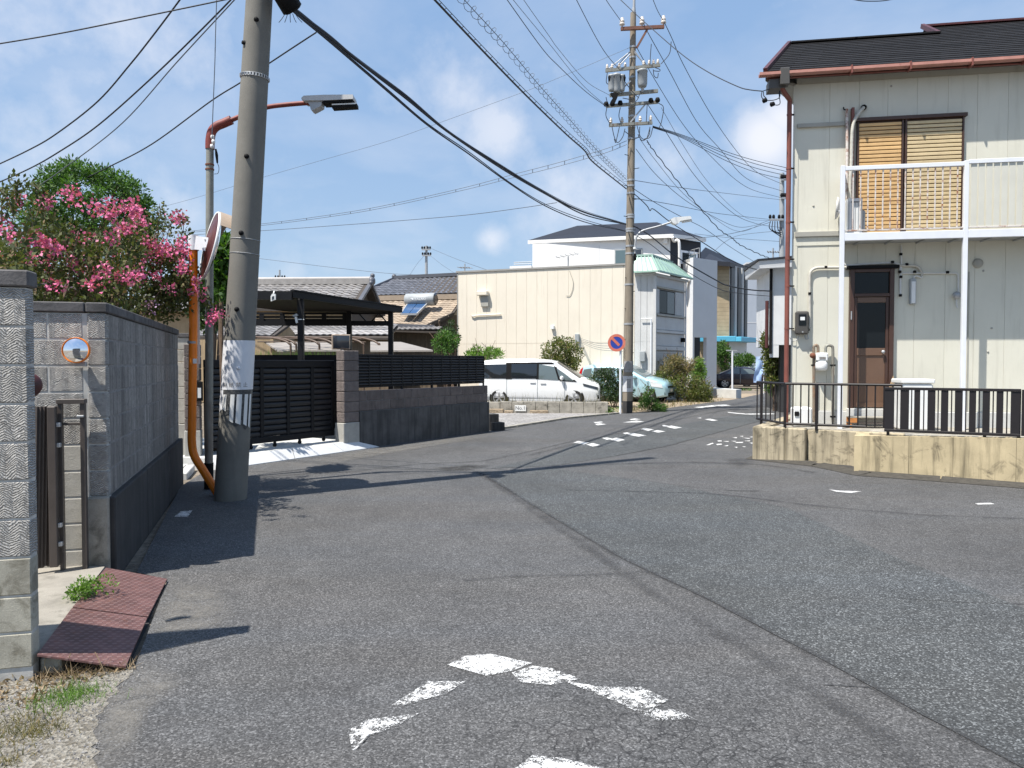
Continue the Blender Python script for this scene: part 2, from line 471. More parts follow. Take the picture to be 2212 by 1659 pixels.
def glassy(name, col, rough=.08, spec=.9):
    m = NT(name); m.b.inputs['Base Color'].default_value = (*col, 1)
    m.b.inputs['Roughness'].default_value = rough; m.b.inputs['Specular IOR Level'].default_value = spec
    return m.mat
M['glass_dark'] = glassy('glass_dark', (.008, .010, .012), .08, .25)
M['glass_smoke'] = glassy('glass_smoke', (.03, .035, .045), .12)
M['glass_teal'] = glassy('glass_teal', (.10, .15, .16), .1)
mm = NT('mirror_silver'); mm.b.inputs['Base Color'].default_value = (.92, .93, .95, 1); mm.b.inputs['Metallic'].default_value = 1; mm.b.inputs['Roughness'].default_value = .03
M['mirror_silver'] = mm.mat
# ================================================================== more materials: road, paint, plants
def asphalt(name, col, speck, tint=(1, 1, 1)):
    m = NT(name); P = m.pos()
    vo = m.n('ShaderNodeTexVoronoi', {'Vector': P, 'Scale': 125.0})
    g = m.n('ShaderNodeSeparateColor', {0: vo.outputs['Color']}).outputs[0]
    stone = m.ramp(g, (0, .46), (.5, .88), (.8, 1.2), (1, speck))
    c = m.mix(1.0, col, stone, 'MULTIPLY')
    pits = m.ramp(m.noise(P, 75, 3, .7), (.30, .35), (.46, 1))
    c = m.mix(1.0, c, pits, 'MULTIPLY')
    c = m.mix(1.0, c, m.ramp(m.noise(P, .55, 5, .6), (.3, .82), (.7, 1.16)), 'MULTIPLY')
    c = m.mix(1.0, c, m.ramp(m.noise(P, 4.5, 5, .65), (.3, .88), (.7, 1.12)), 'MULTIPLY')
    wide = m.ramp(m.noise(m.scalev(P, (.25, 1.3, 1)), .8, 4, .6), (.35, (1.025, 1.0, .975)), (.65, (.97, .99, 1.02)))
    c = m.mix(1.0, c, wide, 'MULTIPLY')
    c = m.mix(1.0, c, tint, 'MULTIPLY')
    # hairline cracking in the older parts
    cr = m.n('ShaderNodeTexVoronoi', {'Vector': m.n('ShaderNodeVectorMath', {0: P, 1: m.scalev(m.n('ShaderNodeTexNoise', {'Vector': P, 'Scale': 9.0, 'Detail': 4}).outputs['Color'], (.14, .14, .14))}, operation='ADD').outputs[0], 'Scale': 9.5}, feature='DISTANCE_TO_EDGE').outputs[0]
    dd = m.n('ShaderNodeVectorMath', {0: P, 1: (.62, 2.75, 0)}, operation='DISTANCE').outputs['Value']
    zone = m.math('MAXIMUM', m.ramp(m.noise(P, .8, 3, .5), (.60, 0), (.68, .6)), m.ramp(m.math('ADD', m.math('MULTIPLY', dd, .5), m.math('MULTIPLY', m.noise(P, 3, 3, .5), .4)), (.52, 1), (.86, 0)))
    ck = m.math('MULTIPLY', m.ramp(cr, (.0, 1), (.05, 0)), zone)
    c = m.mix(m.math('MULTIPLY', ck, .85), c, (.015, .015, .016))
    m.link(c, m.b.inputs['Base Color']); m.b.inputs['Roughness'].default_value = .82
    m.b.inputs['Specular IOR Level'].default_value = .35
    h = m.math('ADD', m.math('MULTIPLY', g, .5), m.noise(P, 60, 3, .7))
    m.link(m.bump(h, .55, .006), m.b.inputs['Normal'])
    return m.mat
M['asphalt'] = asphalt('asphalt', (.090, .0895, .0895), 2.1)
M['asphalt_new'] = asphalt('asphalt_new', (.068, .071, .072), 3.3, (.99, 1.0, 1.0))
M['asphalt_crack'] = pm('asphalt_crack', (.045, .045, .046), .9, .3, 20)
M['tyre_mark'] = pm('tyre_mark', (.05, .052, .06), .9, .3, 20)

def road_paint():
    m = NT('road_paint'); P = m.pos()
    a = m.n('ShaderNodeAttribute', attribute_name='inset').outputs['Fac']
    n = m.math('ADD', m.math('MULTIPLY', m.noise(m.scalev(P, (1, 1, 1)), 22, 6, .8), .8), m.math('MULTIPLY', m.noise(P, 120, 4, .85), .9))
    k = m.math('SUBTRACT', m.math('ADD', m.math('MULTIPLY', a, 1.0), m.math('MULTIPLY_ADD', n, 6.0, -5.1)), .21)
    vo = m.n('ShaderNodeTexVoronoi', {'Vector': m.n('ShaderNodeVectorMath', {0: P, 1: m.n('ShaderNodeTexNoise', {'Vector': P, 'Scale': 9.0, 'Detail': 4}).outputs['Color']}, operation='ADD').outputs[0], 'Scale': 16.0}, feature='DISTANCE_TO_EDGE').outputs[0]
    cr = m.math('MULTIPLY', m.ramp(vo, (.0, 1), (.05, 0)), m.ramp(m.noise(P, 6, 3, .5), (.45, 0), (.6, .5)))
    k = m.math('SUBTRACT', k, cr)
    f = m.math('MULTIPLY', m.math('MULTIPLY', k, 5.0, clamp=True), .93)
    m.b.inputs['Base Color'].default_value = (.68, .68, .67, 1)
    m.b.inputs['Roughness'].default_value = .6
    tr = m.n('ShaderNodeBsdfTransparent'); mx = m.n('ShaderNodeMixShader', {0: f, 1: tr.outputs[0], 2: m.b.outputs[0]})
    m.link(mx.outputs[0], m.out.inputs['Surface'])
    return m.mat
M['road_paint'] = road_paint()
def gravel_mat(name, a, b, sc=38):
    m = NT(name); P = m.pos()
    vo = m.n('ShaderNodeTexVoronoi', {'Vector': P, 'Scale': sc})
    g = m.n('ShaderNodeSeparateColor', {0: vo.outputs['Color']}).outputs[0]
    c = m.mix(g, a, b)
    c = m.mix(1.0, c, m.ramp(m.noise(P, 1.3, 6, .6), (.3, .75), (.7, 1.2)), 'MULTIPLY')
    m.link(c, m.b.inputs['Base Color']); m.b.inputs['Roughness'].default_value = .95
    m.link(m.bump(m.math('ADD', vo.outputs['Distance'], m.noise(P, 90, 3, .7)), .9, .015), m.b.inputs['Normal'])
    return m.mat
M['gravel'] = gravel_mat('gravel', (.16, .15, .145), (.40, .385, .37), 26)
M['gravel_verge'] = gravel_mat('gravel_verge', (.13, .115, .09), (.33, .31, .27), 60)
M['soil'] = gravel_mat('soil', (.14, .115, .085), (.24, .20, .155), 20)
M['soil_tan'] = gravel_mat('soil_tan', (.26, .20, .135), (.36, .29, .21), 20)

def leaf_mat(name, lo, hi, rough=.45, trans=.35, dead=None):
    m = NT(name)
    r = m.n('ShaderNodeNewGeometry').outputs['Random Per Island']
    c = m.ramp(r, (0, lo), (.8, hi), (1.0, dead or hi))
    m.link(c, m.b.inputs['Base Color']); m.b.inputs['Roughness'].default_value = rough
    t = m.n('ShaderNodeBsdfTranslucent', {'Color': m.mix(1.0, c, (1.25, 1.35, .6), 'MULTIPLY')})
    mx = m.n('ShaderNodeMixShader', {0: trans, 1: m.b.outputs[0], 2: t.outputs[0]})
    m.link(mx.outputs[0], m.out.inputs['Surface'])
    return m.mat
M['leaf_myrtle'] = leaf_mat('leaf_myrtle', (.026, .040, .011), (.105, .130, .036), .7, .28, (.17, .10, .055))
M['leaf_green'] = leaf_mat('leaf_green', (.024, .068, .012), (.085, .18, .028), .65, .32)
M['leaf_bright'] = leaf_mat('leaf_bright', (.06, .13, .02), (.16, .28, .05), .5, .4)
M['leaf_dark'] = leaf_mat('leaf_dark', (.012, .032, .009), (.045, .08, .022), .4, .25)
M['leaf_olive'] = leaf_mat('leaf_olive', (.045, .070, .014), (.15, .18, .045), .55, .35, (.27, .20, .08))
M['leaf_weed'] = leaf_mat('leaf_weed', (.075, .085, .03), (.24, .20, .08), .6, .3, (.32, .22, .11))
M['leaf_dry'] = leaf_mat('leaf_dry', (.12, .08, .045), (.34, .25, .15), .7, .2, (.4, .33, .22))
M['petal_pink'] = leaf_mat('petal_pink', (.52, .08, .23), (.70, .17, .34), .7, .2, (.76, .32, .46))
M['petal_lilac'] = leaf_mat('petal_lilac', (.42, .22, .50), (.62, .40, .66), .5, .3)
M['bark'] = pm('bark', (.16, .11, .075), .85, .3, 14, .5, 40, .005)

def leaf_mesh(name, mat, pos, nrm, size, asp=.45, up=None, parent=None, fold=.25):
    """many small leaf faces: a diamond with a folded midrib each"""
    pos = np.asarray(pos, float); n = len(pos)
    d = np.asarray(nrm, float) + rng.normal(0, .55, (n, 3))
    d /= np.linalg.norm(d, axis=1)[:, None] + 1e-9
    a = rng.normal(0, 1, (n, 3)); s = np.cross(d, a); s /= np.linalg.norm(s, axis=1)[:, None] + 1e-9
    w = np.cross(d, s)
    L = (np.asarray(size) * rng.uniform(.65, 1.3, n))[:, None]
    off = wloc(parent) if parent else Vector((0, 0, 0))
    base = pos - np.array(off)
    v = np.empty((n, 4, 3))
    v[:, 0] = base
    v[:, 1] = base + d * L * .5 + s * L * asp * .5 + w * L * fold * .3
    v[:, 2] = base + d * L
    v[:, 3] = base + d * L * .5 - s * L * asp * .5 + w * L * fold * .3
    me = bpy.data.meshes.new(name)
    me.vertices.add(n * 4); me.vertices.foreach_set('co', v.reshape(-1))
    me.loops.add(n * 4); me.loops.foreach_set('vertex_index', np.arange(n * 4))
    me.polygons.add(n); me.polygons.foreach_set('loop_start', np.arange(n) * 4); me.polygons.foreach_set('loop_total', np.full(n, 4))
    me.update(calc_edges=True); me.materials.append(mat)
    o = bpy.data.objects.new(name, me); COL.objects.link(o)
    if parent: o.parent = parent
    return o
def clump_points(blobs, per, shell=.45):
    """points spread through the outer part of many small clumps"""
    P, N = [], []
    for c, r, k in blobs:
        n = int(per * k)
        d = rng.normal(0, 1, (n, 3)); d /= np.linalg.norm(d, axis=1)[:, None]
        rr = r * (shell + (1 - shell) * rng.random(n) ** .5)[:, None]
        P.append(np.array(c) + d * rr * np.array((1, 1, .85))); N.append(d + np.array((0, 0, .25)))
    return np.concatenate(P), np.concatenate(N)
def grass(name, mat, pts, h, spread=.35, w=.006, parent=None):
    """upright blades"""
    pts = np.asarray(pts, float); n = len(pts)
    hh = (h * rng.uniform(.5, 1.25, n))[:, None]
    lean = rng.normal(0, spread, (n, 3)); lean[:, 2] = 1; lean /= np.linalg.norm(lean, axis=1)[:, None]
    ang = rng.uniform(0, math.pi, n); s = np.stack([np.cos(ang), np.sin(ang), np.zeros(n)], 1) * w
    off = np.array(wloc(parent)) if parent else 0
    b = pts - off
    v = np.empty((n, 3, 3)); v[:, 0] = b - s; v[:, 1] = b + s; v[:, 2] = b + lean * hh
    me = bpy.data.meshes.new(name)
    me.vertices.add(n * 3); me.vertices.foreach_set('co', v.reshape(-1))
    me.loops.add(n * 3); me.loops.foreach_set('vertex_index', np.arange(n * 3))
    me.polygons.add(n); me.polygons.foreach_set('loop_start', np.arange(n) * 3); me.polygons.foreach_set('loop_total', np.full(n, 3))
    me.update(calc_edges=True); me.materials.append(mat)
    o = bpy.data.objects.new(name, me); COL.objects.link(o)
    if parent: o.parent = parent
    return o

# ================================================================== the ground and the road
def flat(name, pts, z, mat, kind='structure', parent=None):
    mb = MB(); mb.sheet([(p[0], p[1], z) for p in pts])
    o = mb.build(name, mat, parent)
    if kind and not parent: o['kind'] = kind
    return o
flat('ground', [(-900, -300), (900, -300), (900, 1500), (-900, 1500)], -.03, M['soil'])
LW = [G(291, 1442), G(362, 1252), G(300, 1236)]
road_left = [Vector((-2.6, -6, 0)), Vector((-1.5, 1.0, 0)), G(193, 1659), G(190, 1547), G(291, 1442), G(362, 1252), G(295, 1236), Vector((-4.45, 9.9, 0)), Vector((-4.7, 11.3, 0)), G(823, 963), G(1075, 929), G(1171, 913), G(1225, 904), G(1338, 893), G(1400, 889), G(1450, 880), G(1591, 862), Vector((14.5, 42, 0))]
road = flat('road', road_left + [Vector((60, 60, 0)), Vector((60, -6, 0))], 0.0, M['asphalt'])
pa = [(1030, 1020), (1190, 1012), (1420, 1042), (1700, 1097), (1888, 1185), (2070, 1258), (2260, 1335), (2380, 1660), (2212, 1662), (1993, 1546), (1780, 1428), (1536, 1299), (1340, 1205), (1200, 1122), (1099, 1060)]
flat('asphalt_patch', [G(*p) for p in pa], .004, M['asphalt_new'])
pb = [(1060, 1012), (1180, 984), (1262, 950), (1420, 926), (1600, 895), (1660, 884), (1660, 905), (1545, 936), (1440, 964), (1330, 985), (1200, 1006)]
flat('asphalt_strip', [G(*p) for p in pb], .004, M['asphalt_new'])
def crack(pts, w, z=.0055, mat='asphalt_crack'):
    mb = MB(); p = [G(*q) for q in pts]; q2 = []
    for a, b in zip(p[:-1], p[1:]):
        n = max(2, int((b - a).length / .12))
        q2 += [a.lerp(b, i / n) for i in range(n)]
    q2.append(p[-1])
    L, Rr = [], []
    for i, c in enumerate(q2):
        t = (q2[min(i + 1, len(q2) - 1)] - q2[max(i - 1, 0)]); t = Vector((t.y, -t.x, 0)).normalized()
        ww = w * random.uniform(.25, 1.0); c = c + t * random.uniform(-.7, .7) * w
        L.append((c + t * ww).to_tuple()[:2] + (z,)); Rr.append((c - t * ww).to_tuple()[:2] + (z,))
    n = len(q2)
    mb.add(L + Rr, [(i, i + 1, n + i + 1, n + i) for i in range(n - 1)])
    o = mb.build('crack', M[mat], road)
for pts, w in (([(1030, 1018), (1099, 1060), (1200, 1122), (1340, 1205), (1536, 1299), (1780, 1428), (1993, 1546), (2215, 1662)], .004),
               ([(600, 1027), (760, 1018), (900, 1003), (1040, 996), (1150, 974), (1240, 952), (1330, 926), (1480, 895), (1600, 872)], .009),
               ([(1330, 985), (1440, 964), (1545, 936), (1655, 905)], .022),
               ([(1400, 1040), (1500, 1053), (1580, 1060), (1640, 1061)], .014),
               ([(1220, 1058), (1400, 1062), (1560, 1068), (1760, 1092), (1990, 1112), (2212, 1120)], .008),
               ([(1900, 1290), (2060, 1302), (2212, 1306)], .006), ([(1780, 1480), (1900, 1488), (2080, 1492)], .005)):
    crack(pts, w)
# paint on the road, worn away from its edges inward
def paint(name, pts, parent, z=.012, inner=.38, wear=1.0):
    p = [G(*q) for q in pts]; c = sum(p, Vector()) / len(p); n = len(p)
    inn = [c.lerp(q, inner) for q in p]
    vs = [(q.x, q.y, z * .5) for q in p + inn]
    fs = [(i, (i + 1) % n, (i + 1) % n + n, i + n) for i in range(n)] + [tuple(range(n, 2 * n))]
    me = bpy.data.meshes.new(name); me.from_pydata(vs, [], fs); me.materials.append(M['road_paint'])
    at = me.attributes.new('inset', 'FLOAT', 'POINT')
    at.data.foreach_set('value', [0.0 + (1 - wear)] * n + [.42 + (1 - wear)] * n)
    bm = bmesh.new(); bm.from_mesh(me); bmesh.ops.recalc_face_normals(bm, faces=bm.faces); bm.to_mesh(me); bm.free()
    o = bpy.data.objects.new(name, me); COL.objects.link(o); o.parent = parent
    return o
for pts, wear in (([(966, 1438), (1005, 1419), (1060, 1414), (1116, 1427), (1150, 1434), (1105, 1452), (1050, 1462)], .62),
                  ([(1105, 1455), (1150, 1440), (1190, 1445), (1254, 1468), (1195, 1482), (1125, 1476)], .85),
                  ([(845, 1526), (925, 1474), (1006, 1474), (965, 1500), (880, 1524)], 1.0),
                  ([(752, 1580), (795, 1556), (905, 1543), (850, 1575), (790, 1595), (762, 1630)], 1.0),
                  ([(1210, 1470), (1300, 1486), (1385, 1486), (1445, 1514), (1395, 1540), (1340, 1522)], .98),
                  ([(1350, 1528), (1470, 1536), (1500, 1556), (1420, 1560)], 1.12),
                  ([(1110, 1664), (1150, 1634), (1215, 1640), (1300, 1662), (1300, 1700), (1120, 1700)], .78)):
    paint('worn_paint', pts, road, wear=wear)
D_ = lambda *q: [(1152 + x * .248, 822.9 + y * .248) for x, y in q]
for pts in (D_((348, 540), (390, 524), (490, 540), (440, 556)), D_((460, 556), (515, 542), (582, 560), (515, 574)), D_((595, 498), (640, 495), (700, 505), (640, 515)), D_((660, 512), (720, 495), (800, 515), (740, 530)),
            D_((778, 455), (820, 450), (850, 460), (800, 465)), D_((820, 470), (870, 455), (988, 477), (920, 488)), D_((935, 422), (970, 411), (1050, 425), (1000, 437)), D_((1030, 440), (1080, 430), (1152, 441), (1085, 452)),
            D_((1120, 388), (1140, 385), (1190, 395), (1130, 398)), D_((1150, 400), (1200, 390), (1295, 408), (1230, 418)), D_((523, 360), (600, 355), (605, 362), (540, 370)), D_((535, 378), (575, 370), (640, 379), (560, 388)),
            D_((838, 335), (885, 328), (935, 335), (850, 343)), D_((775, 363), (860, 352), (900, 346), (968, 357), (900, 363)), D_((1425, 325), (1460, 320), (1465, 328)), D_((1490, 335), (1540, 330), (1608, 345), (1560, 350)),
            D_((1395, 230), (1480, 222), (1500, 232), (1470, 238)), D_((1480, 222), (1560, 212), (1600, 222), (1500, 230)), D_((1560, 212), (1680, 206), (1725, 216), (1640, 221)),
            D_((1688, 270), (1760, 278), (1850, 286), (1850, 294), (1700, 279)), D_((1850, 286), (1980, 285), (2110, 284), (2110, 291), (1980, 293), (1850, 294)),
            D_((1505, 560), (1560, 541), (1575, 545), (1530, 562)), D_((1590, 552), (1640, 548), (1645, 557), (1600, 562)), D_((1600, 522), (1640, 520), (1645, 528), (1610, 530)), D_((1650, 527), (1705, 526), (1700, 534)),
            D_((1655, 570), (1700, 560), (1695, 570)), D_((1720, 525), (1765, 524), (1760, 532)), D_((1730, 495), (1775, 493), (1770, 502)), D_((1750, 535), (1830, 533), (1825, 542), (1770, 542)), D_((1750, 578), (1780, 576), (1775, 586)),
            D_((1795, 483), (1830, 480), (1825, 488)), D_((1810, 497), (1890, 500), (1880, 506)), D_((1830, 525), (1890, 520), (1885, 528)), D_((1880, 490), (1910, 486), (1910, 494)), D_((1815, 572), (1850, 573), (1845, 580)), D_((1880, 540), (1910, 540), (1908, 550)),
            [(1790, 1058), (1815, 1061), (1862, 1062), (1840, 1066), (1806, 1063)], [(2106, 1088), (2140, 1087), (2150, 1090), (2112, 1091)]):
    paint('worn_paint', pts, road, wear=.58, inner=.7)
for pts in ([(376, 1117), (390, 1106), (416, 1103), (406, 1118)],):
    paint('worn_paint', pts, road, wear=.75, inner=.6)


def stain_mat(name, col, amt, sc=6):
    m = NT(name); P = m.pos()
    a = m.n('ShaderNodeAttribute', attribute_name='inset').outputs['Fac']
    n = m.ramp(m.noise(P, sc, 6, .7), (.35, .15), (.62, 1))
    g = m.ramp(m.noise(P, 90, 3, .7), (.35, .5), (.6, 1))
    f = m.math('MULTIPLY', m.math('MULTIPLY', m.math('MULTIPLY', a, n), g), amt)
    c = m.mix(1.0, col, m.ramp(m.noise(P, 110, 3, .7), (.3, .6), (.7, 1.4)), 'MULTIPLY')
    m.link(c, m.b.inputs['Base Color']); m.b.inputs['Roughness'].default_value = .9
    tr = m.n('ShaderNodeBsdfTransparent'); mx = m.n('ShaderNodeMixShader', {0: f, 1: tr.outputs[0], 2: m.b.outputs[0]})
    m.link(mx.outputs[0], m.out.inputs['Surface']); return m.mat
M['dust'] = stain_mat('dust', (.24, .225, .20), .5); M['seam_dark'] = stain_mat('seam_dark', (.05, .05, .052), .5, 3); M['soot'] = stain_mat('soot', (.03, .028, .025), .95, 4)
def stain(name, pts, mat, z=.016, inner=.45):
    o = paint(name, pts, road, z, inner); o.data.materials[0] = M[mat]
    o.data.attributes['inset'].data.foreach_set('value', [0.0] * len(pts) + [1.0] * len(pts))
def trail(name, pts, w, mat, z=.018):
    """a soft-edged strip along the ground"""
    p = bez([G(*q) for q in pts], 8); vs, val = [], []
    for i, c in enumerate(p):
        t = p[min(i + 1, len(p) - 1)] - p[max(i - 1, 0)]; t = Vector((t.y, -t.x, 0)).normalized(); ww = w * random.uniform(.7, 1.2)
        for k, v in ((-1, 0), (-.3, 1), (.3, 1), (1, 0)): vs.append((c.x + t.x * ww * k, c.y + t.y * ww * k, z * .5)); val.append(float(v))
    me = bpy.data.meshes.new(name); me.from_pydata(vs, [], [(i * 4 + j, i * 4 + j + 1, i * 4 + j + 5, i * 4 + j + 4) for i in range(len(p) - 1) for j in range(3)]); me.materials.append(M[mat])
    me.attributes.new('inset', 'FLOAT', 'POINT').data.foreach_set('value', val)
    o = bpy.data.objects.new(name, me); COL.objects.link(o); o.parent = road
trail('seam_stain', [(1030, 1018), (1090, 1058), (1180, 1122), (1300, 1205), (1420, 1290), (1560, 1372), (1720, 1470), (1860, 1560), (1960, 1640), (2000, 1680)], .085, 'seam_dark')
trail('seam_stain', [(1040, 1022), (1099, 1060), (1200, 1122), (1340, 1205), (1536, 1299), (1780, 1428), (1993, 1546), (2215, 1662)], .05, 'seam_dark', .021)
trail('seam_stain', [(1000, 1256), (1120, 1246), (1260, 1243), (1400, 1236)], .04, 'seam_dark', .020)
trail('seam_stain', [(560, 1030), (760, 1019), (900, 1004), (1040, 997), (1150, 975), (1240, 953)], .05, 'seam_dark', .022)
trail('seam_stain', [(1180, 1012), (1330, 1003), (1500, 1000), (1640, 1004), (1760, 1022)], .12, 'seam_dark', .020)
trail('seam_stain', [(1220, 1060), (1400, 1064), (1560, 1070), (1760, 1094), (1990, 1114), (2212, 1122)], .05, 'seam_dark', .020)
trail('seam_stain', [(1140, 985), (1300, 945), (1420, 915), (1600, 880)], .10, 'seam_dark', .022)
stain('dust', [(335, 1290), (372, 1250), (480, 1262), (520, 1330), (440, 1400), (300, 1425)], 'dust')
stain('dust', [(280, 1445), (330, 1425), (420, 1470), (300, 1560), (190, 1620), (200, 1540)], 'dust', .019)
stain('dust', [(190, 1530), (260, 1480), (330, 1540), (290, 1659), (190, 1700)], 'dust', .022)
stain('dust', [(560, 1010), (820, 968), (1060, 935), (1060, 945), (820, 985), (600, 1025)], 'dust', .020)
stain('oil_stain', [(930, 1012), (1010, 1003), (1070, 1006), (1020, 1018), (960, 1020)], 'soot', .024)
stain('oil_stain', [(1560, 990), (1620, 985), (1640, 1000), (1600, 1012), (1560, 1005)], 'seam_dark', .023)
# parking lot of gravel, tan soil by the shrubs, verge at the near left
flat('gravel_lot', [G(1066, 931), G(1172, 914), G(1226, 905), G(1338, 894), AT(1330, 868, 31).xy.to_3d(), Vector((4.5, 45, 0)), Vector((-6, 45, 0)), Vector((-1.9, 16.2, 0))], -.008, M['gravel'])
flat('soil_bed', [G(1338, 895), G(1400, 890), G(1450, 881), G(1560, 866), Vector((14, 40, 0)), Vector((4.5, 45, 0))], -.004, M['soil_tan'])
def ragged(a, b, n, w):
    return [a.lerp(b, k / n) + Vector((random.uniform(-w, w), random.uniform(-w, w), 0)) * (0 if k == 0 else 1) for k in range(n)]
flat('gravel_verge', ragged(G(297, 1440), G(206, 1548), 14, .02) + ragged(G(206, 1548), G(212, 1659), 10, .02) + [G(212, 1659), Vector((-1.5, 1.0, 0)), Vector((-2.6, -6, 0)), Vector((-9, -6, 0)), Vector((-9, 3.6, 0)), Vector((-2.5, 3.8, 0))], .003, M['gravel_verge'])
# worn kerb of the lot
kp = [G(1080, 928), G(1171, 914), G(1225, 905), G(1338, 894)]
kerb = MB()
for a, b in zip(kp[:-1], kp[1:]):
    L = (b - a).length; n = max(1, int(L / .6))
    for i in range(n):
        p, q = a.lerp(b, i / n), a.lerp(b, (i + .97) / n)
        kerb.bar(p + Vector((0, .08, -.01)), q + Vector((0, .08, -.01)), .14, .12)
ko = kerb.build('kerb', M['concrete_old']); ko['kind'] = 'structure'

# ================================================================== left: block walls
def U_(F, a): return F.U(a)
F1 = Frame(AT(61, 785, 3.83).xy, (.97, .245))
t = thing('block_wall', 'nearest grey concrete block wall end with chevron ribs, cut by the left edge', 'wall', F1.P(0, 0, -.05))
zt = [2.04 - .1995 * i for i in range(8)] + [.441, .248, .06]
for i in range(len(zt) - 1):
    z1, z0 = zt[i], zt[i + 1]
    mt = M['chevron_block'] if i < 7 else M['smooth_block']
    off = .0 if i % 2 else -.2
    cuts = [0.0] + [-.4 * k + (off if k else 0) for k in range(1, 4)]
    cuts = [0.0, -.405 + off * .0, -.805, -1.2] if i % 2 else [0.0, -.6, -1.0, -1.4]
    for a, b in zip(cuts[:-1], cuts[1:]):
        piece('block', F1, b + .004, a - .004, -.10, 0, z0 + .005, z1 - .005, mt, t, .006)
mb = MB(); mb.fbox(F1, -1.42, -.006, -.094, -.006, -.06, 2.04); mb.build('mortar', M['mortar'], t)
for a, b in ((.012, -.395), (-.4, -.8), (-.805, -1.2)):
    piece('coping', F1, b, a, -.115, .015, 2.045, 2.13, M['cap_dark'], t, .008)

F2 = Frame(AT(230, 785, 5.65).xy, (.962, .272))
F3 = Frame(F2.o, (-.312, .95))
t2 = thing('block_wall', 'grey block return wall with a small convex mirror and a plinth at its corner', 'wall', F2.P(-.6, 0, 0))
zr = [2.032 - .2 * i for i in range(10)] + [.03]
for i in range(len(zr) - 1):
    z1, z0 = zr[i], zr[i + 1]
    mt = M['chevron_block'] if i < 4 else (M['chevron_block'] if i < 7 else M['smooth_block'])
    if i < 7:
        piece('block', F2, -.128, -.003, -.10, 0, z0 + .006, z1 - .005, mt, t2, .006)
    mt = M['chevron_block'] if i < 5 else M['pale_block']
    cuts = [-.158, -.395, -.79, -1.19] if i % 2 == 0 else [-.158, -.59, -.99, -1.39]
    for a, b in zip(cuts[:-1], cuts[1:]):
        piece('block', F2, b + .004, a - .004, -.10, -.004, z0 + .006, z1 - .005, mt, t2, .006)
mb = MB(); mb.fbox(F2, -1.4, -.012, -.094, -.007, -.05, 2.03); mb.build('mortar', M['mortar'], t2)
for a, b in ((.012, -.136), (-.144, -.6), (-.606, -1.0), (-1.006, -1.4)):
    piece('coping', F2, b, a, -.115, .014, 2.036, 2.112, M['cap_dark'], t2, .008)
piece('corner_plinth', F2, -.165, .006, -.10, .03, -.05, .632, M['concrete_old'], t2, .012)

SL = 4.7
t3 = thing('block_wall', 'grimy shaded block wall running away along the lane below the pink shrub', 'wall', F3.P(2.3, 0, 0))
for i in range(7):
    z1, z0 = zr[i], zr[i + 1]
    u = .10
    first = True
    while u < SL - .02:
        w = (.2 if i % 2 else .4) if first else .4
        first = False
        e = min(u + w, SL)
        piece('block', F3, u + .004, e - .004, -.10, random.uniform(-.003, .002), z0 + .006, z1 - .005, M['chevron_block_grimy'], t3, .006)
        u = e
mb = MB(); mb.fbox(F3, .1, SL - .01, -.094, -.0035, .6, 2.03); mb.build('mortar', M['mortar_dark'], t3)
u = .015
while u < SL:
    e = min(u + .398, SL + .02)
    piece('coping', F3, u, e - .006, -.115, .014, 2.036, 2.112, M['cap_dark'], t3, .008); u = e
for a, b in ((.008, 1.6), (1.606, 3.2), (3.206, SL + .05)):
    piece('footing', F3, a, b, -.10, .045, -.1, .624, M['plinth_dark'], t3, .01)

# small convex mirror on the return wall and the red one behind the nearest wall
def small_mirror(label, c, nrm, r, rimmat, foot):
    t = thing('convex_mirror', label, 'mirror', c)
    n = Vector(nrm).normalized(); c = Vector(c)
    prof = [(r * .96 * math.sin(a), .026 * (math.cos(a) - math.cos(R(62))) / (1 - math.cos(R(62))) + .006) for a in [R(62) * k / 10 for k in range(11)]]
    prof = [(r * .96 * (k / 10), .036 - .03 * (k / 10) ** 2) for k in range(11)]
    MB().lathe(c, prof, n, 32).build('mirror_dome', M['mirror_silver'], t)
    rim = MB(); rim.lathe(c, [(r * .955, .004), (r * .965, .012), (r * 1.0, .012), (r * 1.015, .004), (r * 1.015, -.018), (r * .9, -.03), (0.001, -.034)], n, 32)
    rim.build('rim', rimmat, t)
    if foot:
        b = MB(); f = Vector(foot)
        b.box(f, (.075, .05, .035), F2.ang, 0, .004); b.bar(f + Vector((0, 0, .01)), c - n * .03 - Vector((0, 0, r * .8)), .03, .02)
        b.disc(f + Vector(F2.n.to_3d()) * .026, F2.n.to_3d(), .012, 12, 0, .01)
        b.build('bracket', M['steel_grey'], t)
small_mirror('small round convex mirror with orange rim bracketed to the grey return wall', F2.P(-.18, .10, 1.748), (.18, -1, .02), .094, M['orange_paint'], F2.P(-.165, .03, 1.645))
small_mirror('dark red round mirror back peeping out behind the nearest block wall', AT(61, 832, 4.25), (-.5, .86, 0), .07, M['mirror_back'], None)

